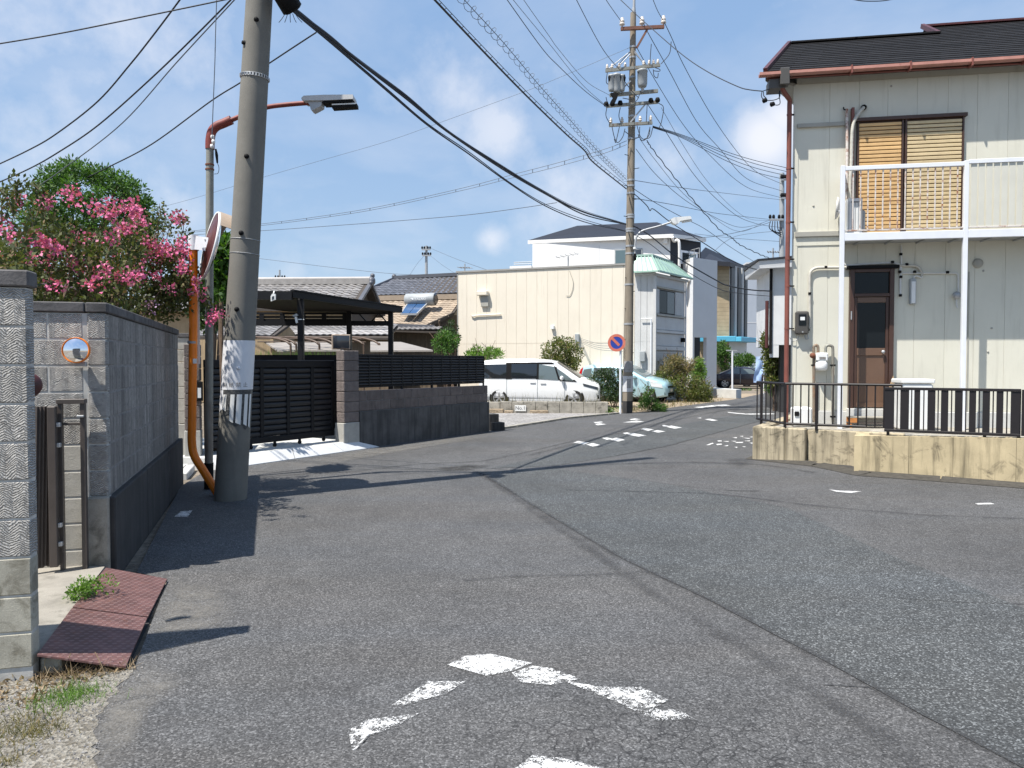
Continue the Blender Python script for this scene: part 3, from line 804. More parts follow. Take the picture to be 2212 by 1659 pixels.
# folded bar gate and its latch post
FG = Frame(F2.P(0, .06, 0).xy, F2.d); GZ = .1
t = thing('folding_gate', 'brown accordion gate folded to a stack of bars beside the return wall', 'gate', FG.P(-.55, .1, .02))
gx = lambda px, v=.1: FG.U(px, v)
for k, (px, zlo) in enumerate(((74, .04), (81, .05), (88, .05), (95, .06), (102, .05))):
    u = gx(px)
    a, b = FG.P(u, .1, 1.335), FG.P(u - .018, .1 + .0, .17)
    MB().bar(FG.P(u + .012, .10 - .012 * k, 1.335), FG.P(u - .022, .10 - .012 * k, zlo + .1), .020, .028, 0, Vector((0, 1, 0))).build('gate_bar', M['brown_metal'], t)
MB().fbox(FG, gx(101), gx(119), .06, .12, .155, 1.335, 0, .004).build('end_stile', M['brown_metal'], t)
for z in (1.2, 1.05, .46, .32):
    MB().fbox(FG, gx(119) + .001, gx(128), .075, .11, z - .016, z + .016, 0, .003).build('hinge', M['steel_grey'], t)
t = thing('gate_post', 'brown metal receiving frame of the folding gate against pale blocks', 'gate post', FG.P(-.3, .05, 0))
mb = MB()
mb.fbox(FG, gx(172, .03), gx(183, .03), 0, .05, .1, 1.35, 0, .003); mb.build('upright', M['brown_metal'], t)
mb = MB(); mb.fbox(FG, gx(124, .03), gx(133, .03), 0, .05, .1, 1.35, 0, .003); mb.build('upright', M['brown_metal'], t)
mb = MB(); mb.fbox(FG, gx(122, .03), gx(184, .03), -.01, .06, 1.3505, 1.385, 0, .003); mb.build('top_rail', M['brown_metal'], t)
mb = MB(); mb.fbox(FG, gx(133, .03) + .001, gx(172, .03) - .001, .01, .04, 1.19, 1.21, 0, .002); mb.build('cross_rail', M['brown_metal'], t)
mb = MB(); mb.fbox(FG, gx(165, .05), gx(180, .05), .05, .07, 1.25, 1.265, 0, .002); mb.build('latch', M['steel_grey'], t)

M['slab_concrete'] = pm('slab_concrete', (.27, .25, .215), .9, .25, 4, .5, 80, .004, blot=((.13, .12, .10), .6, .52, 5), fine=.15)
# entrance slab, steel gutter covers, the block under them
mb = MB(); pz = .11
q = [G(226, 1224, pz), G(83, 1411, pz), G(30, 1411, pz), G(-330, 1411, pz), G(-100, 1215, pz), G(60, 1215, pz)]
mb.prism([(p.x, p.y, -.12) for p in q], (0, 0, .12 + pz))
o = mb.build('entrance_slab', M['slab_concrete']); o['kind'] = 'structure'
def checker():
    m = NT('checker_plate'); P = m.pos()
    a = R(18)
    rot = m.n('ShaderNodeVectorRotate', {'Vector': P, 'Angle': R(27)}, rotation_type='Z_AXIS').outputs[0]
    s = m.n('ShaderNodeSeparateXYZ', {0: rot})
    w = m.math('MULTIPLY', m.math('SINE', m.math('MULTIPLY', s.outputs[0], 150.0)), m.math('SINE', m.math('MULTIPLY', s.outputs[1], 75.0)))
    h = m.ramp(w, (.3, 0), (.55, 1))
    c = m.mix(1.0, (.15, .078, .073), m.ramp(m.noise(P, 7, 6, .65), (.3, .65), (.7, 1.35)), 'MULTIPLY')
    c = m.mix(m.math('MULTIPLY', h, .5), c, (.30, .20, .19))  # raised lozenges painted lighter, a highlight put into the colour
    c = m.mix(m.ramp(m.noise(P, 16, 5, .7), (.55, 0), (.75, .6)), c, (.20, .07, .04))
    m.link(c, m.b.inputs['Base Color']); m.b.inputs['Roughness'].default_value = .55; m.b.inputs['Metallic'].default_value = .25
    m.link(m.bump(h, .8, .004), m.b.inputs['Normal'])
    return m.mat
M['checker_plate'] = checker()
A0, A1, A2, A3 = G(229, 1226, .126), G(361, 1250, .024), G(319.5, 1331.5, .024), G(157, 1311, .126)
B0, B1, B2, B3 = G(155.5, 1313, .126), G(318, 1334, .024), G(271, 1440, .024), G(80, 1414, .130)
for q, lab in (((A0, A1, A2, A3), 'rusty red checker steel gutter cover, the farther of the pair'), ((B0, B1, B2, B3), 'rusty red checker steel gutter cover, the nearer one propped on a block')):
    mb = MB(); mb.prism([p - Vector((0, 0, .010)) for p in q], (0, 0, .010))
    tag(mb.build('gutter_cover', M['checker_plate']), lab, 'gutter cover', 'steel plates over the roadside gutter')
c = G(106, 1436, .05)
mb = MB(); mb.box((c.x - .01, c.y + .055, .04), (.10, .09, .085), R(16), 0, .006)
tag(mb.build('prop_block', M['smooth_block']), 'small grey concrete block propping the nearer steel cover', 'block')
# gutter trench left open in front of the plates
flat('gutter', [Vector((-2.62, 3.72, 0)), G(272, 1444), A1, A0], -.02, M['plinth_dark'])

# weeds, litter and grass at the near left
cw = G(190, 1288, .11)
t = thing('weed', 'small bright green weed growing from the slab edge by the steel covers', 'plant', cw)
P_, N_ = clump_points([((cw.x + random.gauss(0, .045), cw.y + random.gauss(0, .06), .14 + random.random() * .05), .05, 1) for _ in range(26)], 26)
leaf_mesh('foliage', M['leaf_bright'], P_, N_, .026, .5, None, t)['kind'] = 'stuff'
def area_pts(poly, n, z=.004):
    P = [G(*p) for p in poly]; xs = [p.x for p in P]; ys = [p.y for p in P]; out = []
    while len(out) < n:
        x, y = random.uniform(min(xs), max(xs)), random.uniform(min(ys), max(ys)); ins = False
        for a, b in zip(P, P[1:] + P[:1]):
            if (a.y > y) != (b.y > y) and x < (b.x - a.x) * (y - a.y) / (b.y - a.y) + a.x: ins = not ins
        if ins: out.append((x, y, z))
    return out
def pts_near(px, py, r, n):
    c = G(px, py); return [(c.x + random.gauss(0, r), c.y + random.gauss(0, r), .003) for _ in range(n)]
g1 = grass('verge_grass', M['leaf_bright'], pts_near(140, 1508, .09, 520) + pts_near(172, 1500, .05, 160), .045, .7, .0022); g1['kind'] = 'stuff'
g1b = grass('verge_grass', M['leaf_weed'], pts_near(40, 1575, .09, 500) + pts_near(90, 1580, .05, 160) + pts_near(5, 1652, .04, 120), .04, .7, .0022); g1b['kind'] = 'stuff'
dp = np.array(area_pts([(-140, 1450), (0, 1442), (90, 1450), (150, 1452), (285, 1440), (250, 1458), (150, 1490), (60, 1530), (-120, 1560)], 900, .006))
dl = leaf_mesh('dry_litter', M['leaf_dry'], dp, np.tile([0, 0, .12], (len(dp), 1)), .032, .35); dl['kind'] = 'stuff'
ds = grass('dry_grass', M['leaf_dry'], np.array(area_pts([(60, 1450), (270, 1440), (300, 1446), (200, 1466), (80, 1480)], 330)), .10, 1.6, .0022); ds['kind'] = 'stuff'
st = MB()
for px, py in ((152, 1462), (228, 1458), (106, 1462)):
    c = G(px, py, .0)
    st.tube([c, c + Vector((-.03, .01, .06)), c + Vector((-.07 + random.random() * .08, .02, .115))], .0022, 5)
st.build('dry_stalks', M['leaf_dry'])['kind'] = 'stuff'
# loose stones
pe = MB()
for x, y, z in area_pts([(20, 1450), (310, 1443), (290, 1500), (225, 1550), (215, 1655), (-80, 1655), (-80, 1470)], 520):
    r = random.uniform(.003, .010); a = random.random() * 3
    pe.add([(x + r * math.cos(a + k * 2.1), y + r * math.sin(a + k * 2.1), z) for k in range(3)] + [(x, y, z + r * .9)], [(0, 1, 3), (1, 2, 3), (2, 0, 3)])
po = pe.build('pebbles', M['gravel']); po['kind'] = 'stuff'
# ================================================================== the leaning pole at the corner
PB = AT(496, 1085, 8.97); PB.z = -.15
PT6 = AT(560, 0, 8.97)
pax = (PT6 - PB).normalized()
def pole_at(z):                       # axis point and radius at a height
    k = (z - PB.z) / pax.z
    return PB + pax * k, .190 - .0062 * max(z, 0) * 1.05
def pole_z(py): return AT(515, py, 8.97 - .17).z
t = thing('utility_pole', 'big leaning concrete utility pole with a white wrap and torn striped sheet', 'utility pole', (PB.x, PB.y, 0))
mb = MB(); zs = [-.15, 0.0, 2, 4, 6, 8, 10, 12.2]
mb.tube([pole_at(z)[0] for z in zs], [pole_at(z)[1] for z in zs], 36); mb.build('shaft', M['pole_concrete'], t)
def shell(mb, pts_fn, z0, z1, px0=None, px1=None, off=.004, n=28, full=False, mi=0, zlo=None):
    """a thin curved sheet hugging the pole; px limits give the facing angle"""
    vs = []; k = 6
    def ang(px, z):
        c, r = pole_at(z); cx = 1106 + 1600 * c.x / c.y; hw = 1600 * r / c.y
        return math.asin(max(-1, min(1, (px - cx) / hw)))
    zm = (z0 + z1) / 2
    a0, a1 = (-math.pi, math.pi) if full else (ang(px0, zm), ang(px1, zm))
    base = math.atan2(PB.x, PB.y)
    for i in range(n + 1):
        a = a0 + (a1 - a0) * i / n
        lo = z0 if zlo is None else zlo(i / n)
        for j in range(k + 1):
            z = lo + (z1 - lo) * j / k; c, r = pole_at(z); rr = r + off
            aa = a + base * -1
            vs.append(c + Vector((rr * math.sin(a - base), -rr * math.cos(a - base), 0)))
    fs = [(i * (k + 1) + j, (i + 1) * (k + 1) + j, (i + 1) * (k + 1) + j + 1, i * (k + 1) + j + 1) for i in range(n) for j in range(k)]
    mb.add(vs, fs, mi, True)
M['wrap_white'] = pm('wrap_white', (.66, .67, .70), .5, .05, 8, .25, 30, .002, blot=((.45, .45, .46), .4, .62, 10))
M['wrap_black'] = pm('wrap_black', (.045, .048, .05), .55, .3, 14, blot=((.25, .25, .24), .7, .52, 26))
M['wrap_stripe'] = pm('wrap_stripe', (.72, .72, .70), .55, .06, 8)
mb = MB(); shell(mb, None, pole_z(842), pole_z(735), full=True, n=40); mb.build('white_wrap', M['wrap_white'], t)
mb = MB(); zb = pole_z(843)
shell(mb, None, pole_z(888), zb, 470.6, 483, off=.004, zlo=lambda f: pole_z(889 - 2 * f) + .012 * math.sin(f * 9)); mb.build('torn_wrap', M['wrap_white'], t)
mb = MB()
shell(mb, None, pole_z(905), zb, 483, 536.5, off=.005, zlo=lambda f: pole_z(884 + 36 * min(1, f * 1.7) + 6 * math.sin(f * 17) + 4 * f)); mb.build('black_sheet', M['wrap_black'], t)
for a, b, lo in ((484.5, 490.5, 886), (497, 504.6, 911), (508.7, 518.6, 915.5), (523.6, 530, 919), (533, 536, 924)):
    mb = MB(); shell(mb, None, pole_z(lo), pole_z(852), a, b, off=.012, n=6, zlo=lambda f, lo=lo: pole_z(lo + (f - .5) * 5))
    mb.build('white_stripe', M['wrap_stripe'], t)
def text_mesh(body, size):
    cu = bpy.data.curves.new('lettering', 'FONT'); cu.body = body; cu.size = size; cu.align_x = 'CENTER'; cu.align_y = 'CENTER'; cu.resolution_u = 2
    o = bpy.data.objects.new('lettering', cu); COL.objects.link(o)
    dg = bpy.context.evaluated_depsgraph_get(); me = o.evaluated_get(dg).to_mesh()
    vs = [v.co.copy() for v in me.vertices]; fs = [tuple(p.vertices) for p in me.polygons]
    bpy.data.objects.remove(o); bpy.data.curves.remove(cu)
    return vs, fs
M['ink'] = pm('ink', (.20, .19, .18), .7, .3, 60)
M['ink_white'] = pm('ink_white', (.8, .8, .8), .6, .05, 60)
vs, fs = text_mesh('貼 紙 禁 止', .062)
zt_, base = pole_z(832), math.atan2(PB.x, PB.y); c, r = pole_at(zt_); a_mid = -.14
mb = MB(); mb.add([c + Vector(((r + .0065) * math.sin(a_mid - base + v.x / r), -(r + .0065) * math.cos(a_mid - base + v.x / r), v.y)) for v in vs], fs); mb.build('lettering', M['ink'], t)
for py, px in ((88, 536), (337, 537), (503, 524), (668, 513), (795, 515), (40, 560)):
    z = pole_z(py); c, r = pole_at(z)
    a = math.asin(max(-1, min(1, (px - (1106 + 1600 * c.x / c.y)) / (1600 * r / c.y)))) - base
    d = Vector((math.sin(a), -math.cos(a), 0)); big = py not in (795,)
    mb = MB(); mb.lathe(c + d * (r - .005), [(.001, .03), (.022, .03), (.024, .006), (.03, .005), (.03, -.01)] if big else [(.001, .02), (.018, .018), (.03, .0)], d, 12)
    mb.build('step_bolt' if big else 'wrap_bump', M['black_soft'] if big else M['wrap_white'], t)
mb = MB(); z = pole_z(156); c, r = pole_at(z)
for k in range(30):
    a = 2 * math.pi * k / 30
    mb.box(c + Vector((math.sin(a) * (r + .006), -math.cos(a) * (r + .006), -.012 * math.sin(a + .6))), (2 * math.pi * (r + .006) / 30 * .66, .008, .034), -a + math.pi, 0)
mb.tube([c + Vector((math.sin(2 * math.pi * k / 30) * (r + .004), -math.cos(2 * math.pi * k / 30) * (r + .004), -.017 - .012 * math.sin(2 * math.pi * k / 30 + .6))) for k in range(31)], .005, 5)
mb.tube([c + Vector((math.sin(2 * math.pi * k / 30) * (r + .004), -math.cos(2 * math.pi * k / 30) * (r + .004), .017 - .012 * math.sin(2 * math.pi * k / 30 + .6))) for k in range(31)], .005, 5)
mb.build('strap', M['steel_grey'], t)
for py in (514, 545):
    z = pole_z(py); c, r = pole_at(z); mb = MB()
    mb.tube([c + Vector((math.sin(2 * math.pi * k / 36) * (r + .002), -math.cos(2 * math.pi * k / 36) * (r + .002), -.01 * math.sin(2 * math.pi * k / 36))) for k in range(37)], .004, 5); mb.build('tie_wire', M['steel_grey'], t)

# black closure box on the cables beside the pole head
a, b = AT(596, -40, 8.75), AT(634, 24, 8.95)
t = thing('cable_closure', 'black cable splice box hanging on the bundle right of the leaning pole', 'cable box', (a + b) / 2)
mb = MB(); mb.tube([a, a.lerp(b, .06), a.lerp(b, .94), b], [.08, .125, .125, .09], 8); mb.build('case', M['black_soft'], t)
for k in range(5):
    p = b + Vector((-.10 + .03 * k, 0, -.03)); MB().tube(bez([p, p + Vector((.02 * (k - 2), 0, -.06)), p + Vector((.04 * (k - 2), .01, -.10))], 5), .004, 5).build('cable_tail', M['wire'], t)

# ================================================================== traffic mirror on its cranked orange pole
D = 9.2
t = thing('traffic_mirror', 'round traffic mirror seen from its red brown back on a cranked orange pole', 'traffic mirror', AT(466, 1062, D).xy.to_3d())
mb = MB(); mb.tube(bez([AT(418, 512, D), AT(417.5, 700, D), AT(415, 900, D), AT(414.5, 955, D), AT(420, 985, D), AT(440, 1018, D), AT(476, 1076, D)], 10), .050, 18); mb.build('pole', M['orange_paint'], t)
c = AT(452.5, 530, D - .06); n = Vector((.84, .52, -.22)).normalized(); r = .425
mb = MB(); mb.lathe(c, [(.001, -.045), (r * .35, -.043), (r * .36, -.030), (r * .62, -.028), (r * .63, -.02), (r * .94, -.002)], n, 48); mb.build('back_plate', M['mirror_back'], t)
mb = MB(); mb.lathe(c, [(r * .955, -.003), (r * .985, -.010), (r * 1.0, .0), (r * 1.0, .018), (r * .96, .026)], n, 48); mb.build('rim', M['white_plastic'], t)
mb = MB(); mb.lathe(c, [(r * (1 - k / 8) + .001, .02 + .07 * (1 - (1 - k / 8) ** 2)) for k in range(9)], n, 40); mb.build('mirror_dome', M['mirror_silver'], t)
hood = MB(); up = (Vector((0, 0, 1)) - n * n.z).normalized(); sd = n.cross(up); vs = []
for k in range(19):
    a = R(-62 + 124 * k / 18); e = up * math.cos(a) + sd * math.sin(a); w = .15 * math.cos(a * .75)
    vs += [c + e * (r * 1.015) + n * .02, c + e * (r * 1.0) + n * (.05 + w), c + e * (r * .985) + n * (.05 + w), c + e * (r * 1.0) + n * .02]
fs = []
for k in range(18):
    for j in range(4): fs.append((k * 4 + j, k * 4 + (j + 1) % 4, k * 4 + 4 + (j + 1) % 4, k * 4 + 4 + j))
hood.add(vs, fs + [(0, 1, 2, 3), (72, 73, 74, 75)]); M['hood_beige'] = pm('hood_beige', (.38, .30, .23), .6, .1, 8, blot=((.3, .2, .12), .5, .6, 12))
hood.build('hood', M['hood_beige'], t)
mb = MB(); mb.tube([AT(418, 509, D), AT(418, 541, D)], .062, 18); mb.build('clamp', M['white_steel'], t)
br = MB(); pa_, pb_ = AT(423, 524, D - .06), AT(450, 528, D - .17)
br.bar(pa_, pb_, .02, .165); br.build('bracket', M['white_steel'], t)
for dz in (-.05, .05):
    q = AT(443, 527, D - .165) + Vector((0, 0, dz)); MB().disc(q, (-.3, -1, 0), .012, 10, 0, .02).build('bolt', M['steel_grey'], t)
mb = MB(); mb.tube([AT(415.6, 737, D), AT(415.6, 742, D)], .058, 16); mb.build('band', M['steel_grey'], t)
mb = MB(); mb.box(AT(421, 780, D - .054), (.045, .004, .06), .3); mb.build('sticker', M['white_plastic'], t)
mb = MB(); mb.box(AT(429, 700, D + .1), (.025, .012, 1.0), .2); mb.build('sign_edge', M['white_plastic'], t)

# ================================================================== street lamp on the thin steel pole
D = 9.7
t = thing('street_lamp', 'street lamp on a rusty thin steel pole with a red arm behind the leaning pole', 'street lamp', AT(452, 1066, D).xy.to_3d())
mb = MB(); mb.tube([AT(451, 1068, D), AT(452, 700, D), AT(453.5, 318, D)], [.052, .05, .047], 16); mb.build('pole', M['galvanized'], t)
mb = MB(); mb.tube([AT(451, 1068, D), AT(451, 1000, D)], .058, 16); mb.build('shade_sleeve', M['black_soft'], t)  # black sleeve added in place of the wall's shadow on the pole foot
mb = MB(); mb.tube(bez([AT(453.5, 322, D), AT(454, 302, D), AT(458, 284, D), AT(468, 273, D), AT(484, 266, D), AT(500, 259, D)], 8), [.058] * 41, 14); mb.build('elbow', M['arm_red'], t)
mb = MB(); mb.tube(bez([AT(496, 261, D), AT(530, 247, D), AT(575, 232, D - .05), AT(620, 226, D - .1), AT(668, 222, D - .15)], 8), .030, 12); mb.build('arm', M['arm_red'], t)
lp = lambda px, py, dy=0: AT(px, py, D - .17 + dy)
lamp = MB()
prof = [(651, 211), (656, 206.5), (700, 204.5), (762, 204), (763, 210), (762, 213.5), (700, 216.5), (656, 217), (651, 214)]
lamp.prism([lp(x, y, -.10) for x, y in prof], (0, .22, 0)); lo = lamp.build('lamp_housing', pm('lamp_pale', (.50, .50, .50), .4, .08, 9), t)
mb = MB(); mb.prism([lp(x, y, -.07) for x, y in ((663, 217.5), (695.5, 217), (694, 228), (681, 235), (675, 238), (671, 236), (669, 227))], (0, .15, 0)); mb.build('lamp_bracket', M['steel_grey'], t)
mb = MB(); mb.prism([lp(x, y, -.085) for x, y in ((697, 217), (761, 214), (761, 219.5), (697, 222))], (0, .18, 0)); mb.build('lamp_underside', M['black_soft'], t)
mb = MB(); mb.prism([lp(x, y, -.06) for x, y in ((716.5, 224.5), (770, 222), (770.5, 230), (717, 233))], (0, .12, 0)); mb.build('lamp_tube', M['black_soft'], t)
mb = MB(); mb.prism([lp(x, y, -.065) for x, y in ((716.5, 224.2), (770, 221.7), (769.5, 224.5), (717, 227))], (0, .13, 0)); mb.build('tube_cover', M['white_plastic'], t)
for px in (725, 761):
    mb = MB(); mb.bar(lp(px, 218), lp(px + (3 if px > 750 else 0), 225), .02); mb.build('tube_hanger', M['black_soft'], t)
for px, py in ((459, 296), (461, 306), (458, 316)):
    MB().lathe(AT(px, py, D - .06), [(.001, .03), (.02, .022), (.024, 0), (.02, -.022), (.001, -.03)], (0, 0, 1), 12).build('insulator', M['white_plastic'], t)
mb = MB(); mb.tube([AT(466, 322, D), AT(468, 335, D), AT(469.5, 352, D)], [.012, .02, .012], 8); mb.build('connector', M['black_soft'], t)
mb = MB(); mb.tube(bez([AT(469.5, 352, D), AT(473, 362, D), AT(471, 374, D), AT(463, 376, D)], 6), .004, 5); mb.build('loop_wire', M['wire'], t)
for py in (356, 366):
    mb = MB(); mb.tube([AT(453, py - 1.5, D), AT(453, py + 1.5, D)], .056, 14); mb.build('clamp', M['rust'], t)

# ================================================================== black sliding gate
GF = Frame((-3.46, 14.32), (.55, .835))
ug = lambda px: GF.U(px, .03)
t = thing('sliding_gate', 'black sliding gate of rounded louvre slats on small wheels across the driveway', 'gate', GF.P(-1.4, 0, .17))
gl, gr = -2.80, -.02
mb = MB()
mb.fbox(GF, gl, gr, 0, .06, 1.58, 1.71, 0, .008); mb.build('top_rail', M['black_metal'], t)
mb = MB(); mb.fbox(GF, gl, gr, 0, .06, .26, .365, 0, .008); mb.build('bottom_rail', M['black_metal'], t)
st_u = [gl + .04, gl + .57, gl + 1.15] + [ug(563.9), ug(620.6), ug(673)] + [gr - .04]
st_u = [gl + .04, (gl + .04 + ug(563.9)) / 2 - .02, ug(563.9), ug(620.6), ug(673), gr - .035]
for u in st_u:
    mb = MB(); mb.fbox(GF, u - .038, u + .038, .002, .058, .366, 1.579, 0, .006); mb.build('stile', M['black_metal'], t)
def louvre(name, F, u0, u1, v, z, h, mat, parent):
    """a rounded louvre slat: half-round section, extruded along u"""
    key = ('lv', round(u1 - u0, 3), round(h, 3), mat.name); me = _pc.get(key)
    if me is None:
        L = (u1 - u0) / 2; prof = [(-.002, -h * .46)] + [(.030 * math.cos(a) * .9 + .0, h * .46 * math.sin(a)) for a in [R(-80 + 160 * k / 6) for k in range(7)]] + [(-.002, h * .46)]
        vs = [(s * L, -y, zz) for s in (-1, 1) for y, zz in prof]; n = len(prof)
        fs = [(i, i + 1, n + i + 1, n + i) for i in range(n - 1)] + [(n - 1, 0, n, 2 * n - 1), tuple(range(n))[::-1], tuple(range(n, 2 * n))]
        me = bpy.data.meshes.new(name); me.from_pydata(vs, [], fs); me.materials.append(mat)
        bm = bmesh.new(); bm.from_mesh(me); bmesh.ops.recalc_face_normals(bm, faces=bm.faces); bm.to_mesh(me); bm.free()
        _pc[key] = me
    return inst(name, me, F.P((u0 + u1) / 2, v, z), F.ang, parent)
M['slat_black'] = pm('slat_black', (.019, .020, .023), .40, .1, 8, spec=.4)
for a, b in zip(st_u[:-1], st_u[1:]):
    for k in range(12):
        louvre('slat', GF, a + .040, b - .040, .018, .415 + k * .1005, .094, M['slat_black'], t)
mb = MB(); mb.fbox(GF, gl + .05, gr - .05, .004, .012, .366, 1.579); mb.build('backing', M['black_soft'], t)
for px in (540, 592, 646, 698):
    u = ug(px); w = MB(); c = GF.P(u, .03, .205); w.disc(c + GF.n.to_3d() * .012, GF.n.to_3d(), .036, 14, 0, .026); wh = w.build('wheel', M['black_soft'], t)
    w = MB(); w.fbox(GF, u - .02, u + .02, .014, .017 + .03, .215, .259); w.build('wheel_fork', M['black_metal'], wh)
# driveway apron
a0, a1 = G(470, 1014, .012), G(819, 964.4, .012)
b0, b1 = G(455, 990, .165), G(763, 952, .165)
ap = MB()
lo = [a0.lerp(a1, k) for k in (0, .42, .74, 1)]; hi = [b0.lerp(b1, k) for k in (0, .52, .83, 1)]
M['apron'] = pm('apron', (.56, .57, .58), .85, .1, 4, .2, 80, .003, fine=.06)
apo = thing('driveway_apron', 'pale concrete ramp slabs sloping from the black gate down to the road', 'ramp', lo[1])
for i in range(3):
    s = .006
    p = [lo[i].lerp(lo[i + 1], s), lo[i].lerp(lo[i + 1], 1 - s), hi[i].lerp(hi[i + 1], 1 - s), hi[i].lerp(hi[i + 1], s)]
    MB().prism([Vector((q.x, q.y, -.1)) for q in p], (0, 0, .1)).build('x', M['apron'], apo) if False else None
    m_ = MB(); m_.hexa([Vector((q.x, q.y, -.1)) for q in p] + p); m_.build('ramp_slab', M['apron'], apo)
bk = [hi[0], hi[-1], GF.P(.1, -2.5, .165), GF.P(-4, -2.5, .165)]
m_ = MB(); m_.hexa([Vector((q.x, q.y, -.1)) for q in bk] + [q + Vector((0, 0, -.004)) for q in bk]); o = m_.build('driveway', M['concrete_pale']); o['kind'] = 'structure'
# left jamb: brown split blocks with an intercom, and the pale block end beside it
JF = Frame(GF.P(-2.98, 0, 0).xy, (.96, .28))
t = thing('gate_pillar', 'brown split block pillar with an intercom at the left end of the black gate', 'pillar', JF.P(0, 0, 0))
for k in range(7):
    piece('block', JF, -.13, .10, -.25, 0, 1.96 - .197 * (k + 1), 1.955 - .197 * k, M['brown_block'], t, .01)
mb = MB(); mb.fbox(JF, -.135, .105, -.255, .004, -.1, .575, 0, .01); mb.build('footing', M['concrete'], t)
mb = MB(); mb.fbox(JF, .03, .15, .004, .05, 1.05, 1.36, 0, .006); io = mb.build('intercom', M['black_soft'], t)
mb = MB(); mb.fbox(JF, .075, .125, .051, .056, 1.10, 1.26); mb.build('intercom_rim', M['white_plastic'], io)
wf = Frame(AT(382, 785, 12.0).xy, (.97, .24))
t = thing('block_wall', 'pale smooth block wall end standing behind the orange mirror pole', 'wall', wf.P(.08, 0, 0))
for k in range(7):
    piece('block', wf, 0, .175, -.4, 0, 2.07 - .2 * (k + 1) + .006, 2.07 - .2 * k, M['pale_block'], t, .006)
    piece('block', wf, 0.005, .17, -.8, -.405, 2.07 - .2 * (k + 1) + .006, 2.07 - .2 * k, M['pale_block'], t, .006)
mb = MB(); mb.fbox(wf, -.03, .2, -.82, .02, 2.075, 2.14, 0, .006); mb.build('coping', M['cap_dark'], t)
mb = MB(); mb.fbox(wf, 0.0, .18, -.8, .01, -.1, .665, 0, .008); mb.build('footing', M['concrete'], t)
for k, (px, py) in enumerate(((388, 1012), (402, 1014))):
    c = G(px, py, .06); mb = MB(); mb.box((c.x, c.y, .0), (.14, .95, .14), R(17), 0, .01)
    tag(mb.build('concrete_slab', M['concrete_pale']), ('pale concrete gutter lid against the shaded wall end', 'pale concrete gutter lid nearer the orange pole foot')[k], 'slab', 'concrete lids at the wall end')

# ================================================================== brown block wall and louvre fence along the road
BF = Frame((-2.62, 14.83), (.55, .835))
ub = lambda px, v=0: BF.U(px, v)
uL, uP, uE = ub(742), ub(775), ub(1054)
t = thing('block_wall', 'brown split block wall on a dark concrete footing along the road with a gate pillar', 'wall', BF.P(.6, 0, 0))
for k in range(7):
    piece('block', BF, uL, uP, -.2, .008, 1.895 - .196 * (k + 1) + .005, 1.895 - .196 * k, M['brown_block'], t, .012)
mb = MB(); mb.fbox(BF, uL + .02, uP - .02, -.18, -.02, .5, 1.89); mb.build('mortar', M['mortar_dark'], t)
mb = MB(); mb.fbox(BF, uL - .02, uP - .001, -.22, .02, -.1, .52, 0, .01); mb.build('pillar_footing', M['concrete'], t)
u, k = uP + .004, 0
for row in range(2):
    u = uP + .004; first = True
    while u < uE - .01:
        w = (.22 if row else .44) if first else .44; first = False
        e = min(u + w, uE)
        piece('block', BF, u, e - .007, -.15, random.uniform(-.004, .003), .722 + .2 * row, .917 + .2 * row, M['brown_block'], t, .01); u = e
mb = MB(); mb.fbox(BF, uP + .01, uE - .02, -.14, -.012, .7, 1.11); mb.build('mortar', M['mortar_dark'], t)
M['plinth_grey'] = pm('plinth_grey', (.085, .083, .083), .9, .4, 3, .5, 60, .005, streak=((.025, .025, .025), .8, .48), blot=((.25, .24, .22), .45, .68, 6))
uu = [uP, ub(893), ub(962), uE + .02]
for a, b in zip(uu[:-1], uu[1:]):
    mb = MB(); mb.fbox(BF, a + .002, b - .002, -.16, .03, -.1, .716, 0, .006); mb.build('footing', M['plinth_grey'], t)
t = thing('louvre_fence', 'black louvre fence panels standing on the brown block wall beside the road', 'fence', BF.P(.8, -.08, 1.12))
f0, f1 = uP + .012, ub(1050); cols = 13; du = (f1 - f0) / cols
for z0, z1, nm in ((1.795, 1.83, 'top_rail'), (1.175, 1.205, 'bottom_rail')):
    mb = MB(); mb.fbox(BF, f0, f1, -.10, -.05, z0, z1, 0, .004); mb.build(nm, M['black_metal'], t)
for k in range(cols + 1):
    u = f0 + du * k; mb = MB(); mb.fbox(BF, max(u - .018, f0), min(u + .018, f1), -.10, -.049, 1.2055, 1.7945, 0, .003); mb.build('mullion', M['black_metal'], t)
for k in range(cols):
    for j in range(10):
        louvre('slat', BF, f0 + du * k + .019, f0 + du * (k + 1) - .019, -.078, 1.236 + j * .0588, .055, M['slat_black'], t)
mb = MB(); mb.fbox(BF, f0 + .005, f1 - .005, -.099, -.092, 1.2055, 1.7945); mb.build('backing', M['black_soft'], t)
for k in (0, 4, 7, 10, 13):
    u = f0 + du * k; mb = MB(); mb.fbox(BF, max(u - .02, f0), min(u + .02, f1), -.095, -.055, 1.118, 1.1745); mb.build('foot', M['black_metal'], t)
mb = MB(); c = G(1072, 930)
for k, (w, h) in enumerate(((.32, .22), (.26, .42))):
    mb.box((c.x - .12 * k, c.y + .1 + .1 * k, h / 2 - .02), (w, .3, h), .5, 0, .01)
tag(mb.build('wall_stub', M['plinth_dark']), 'short dark stepped concrete stub at the far end of the brown wall', 'concrete block')
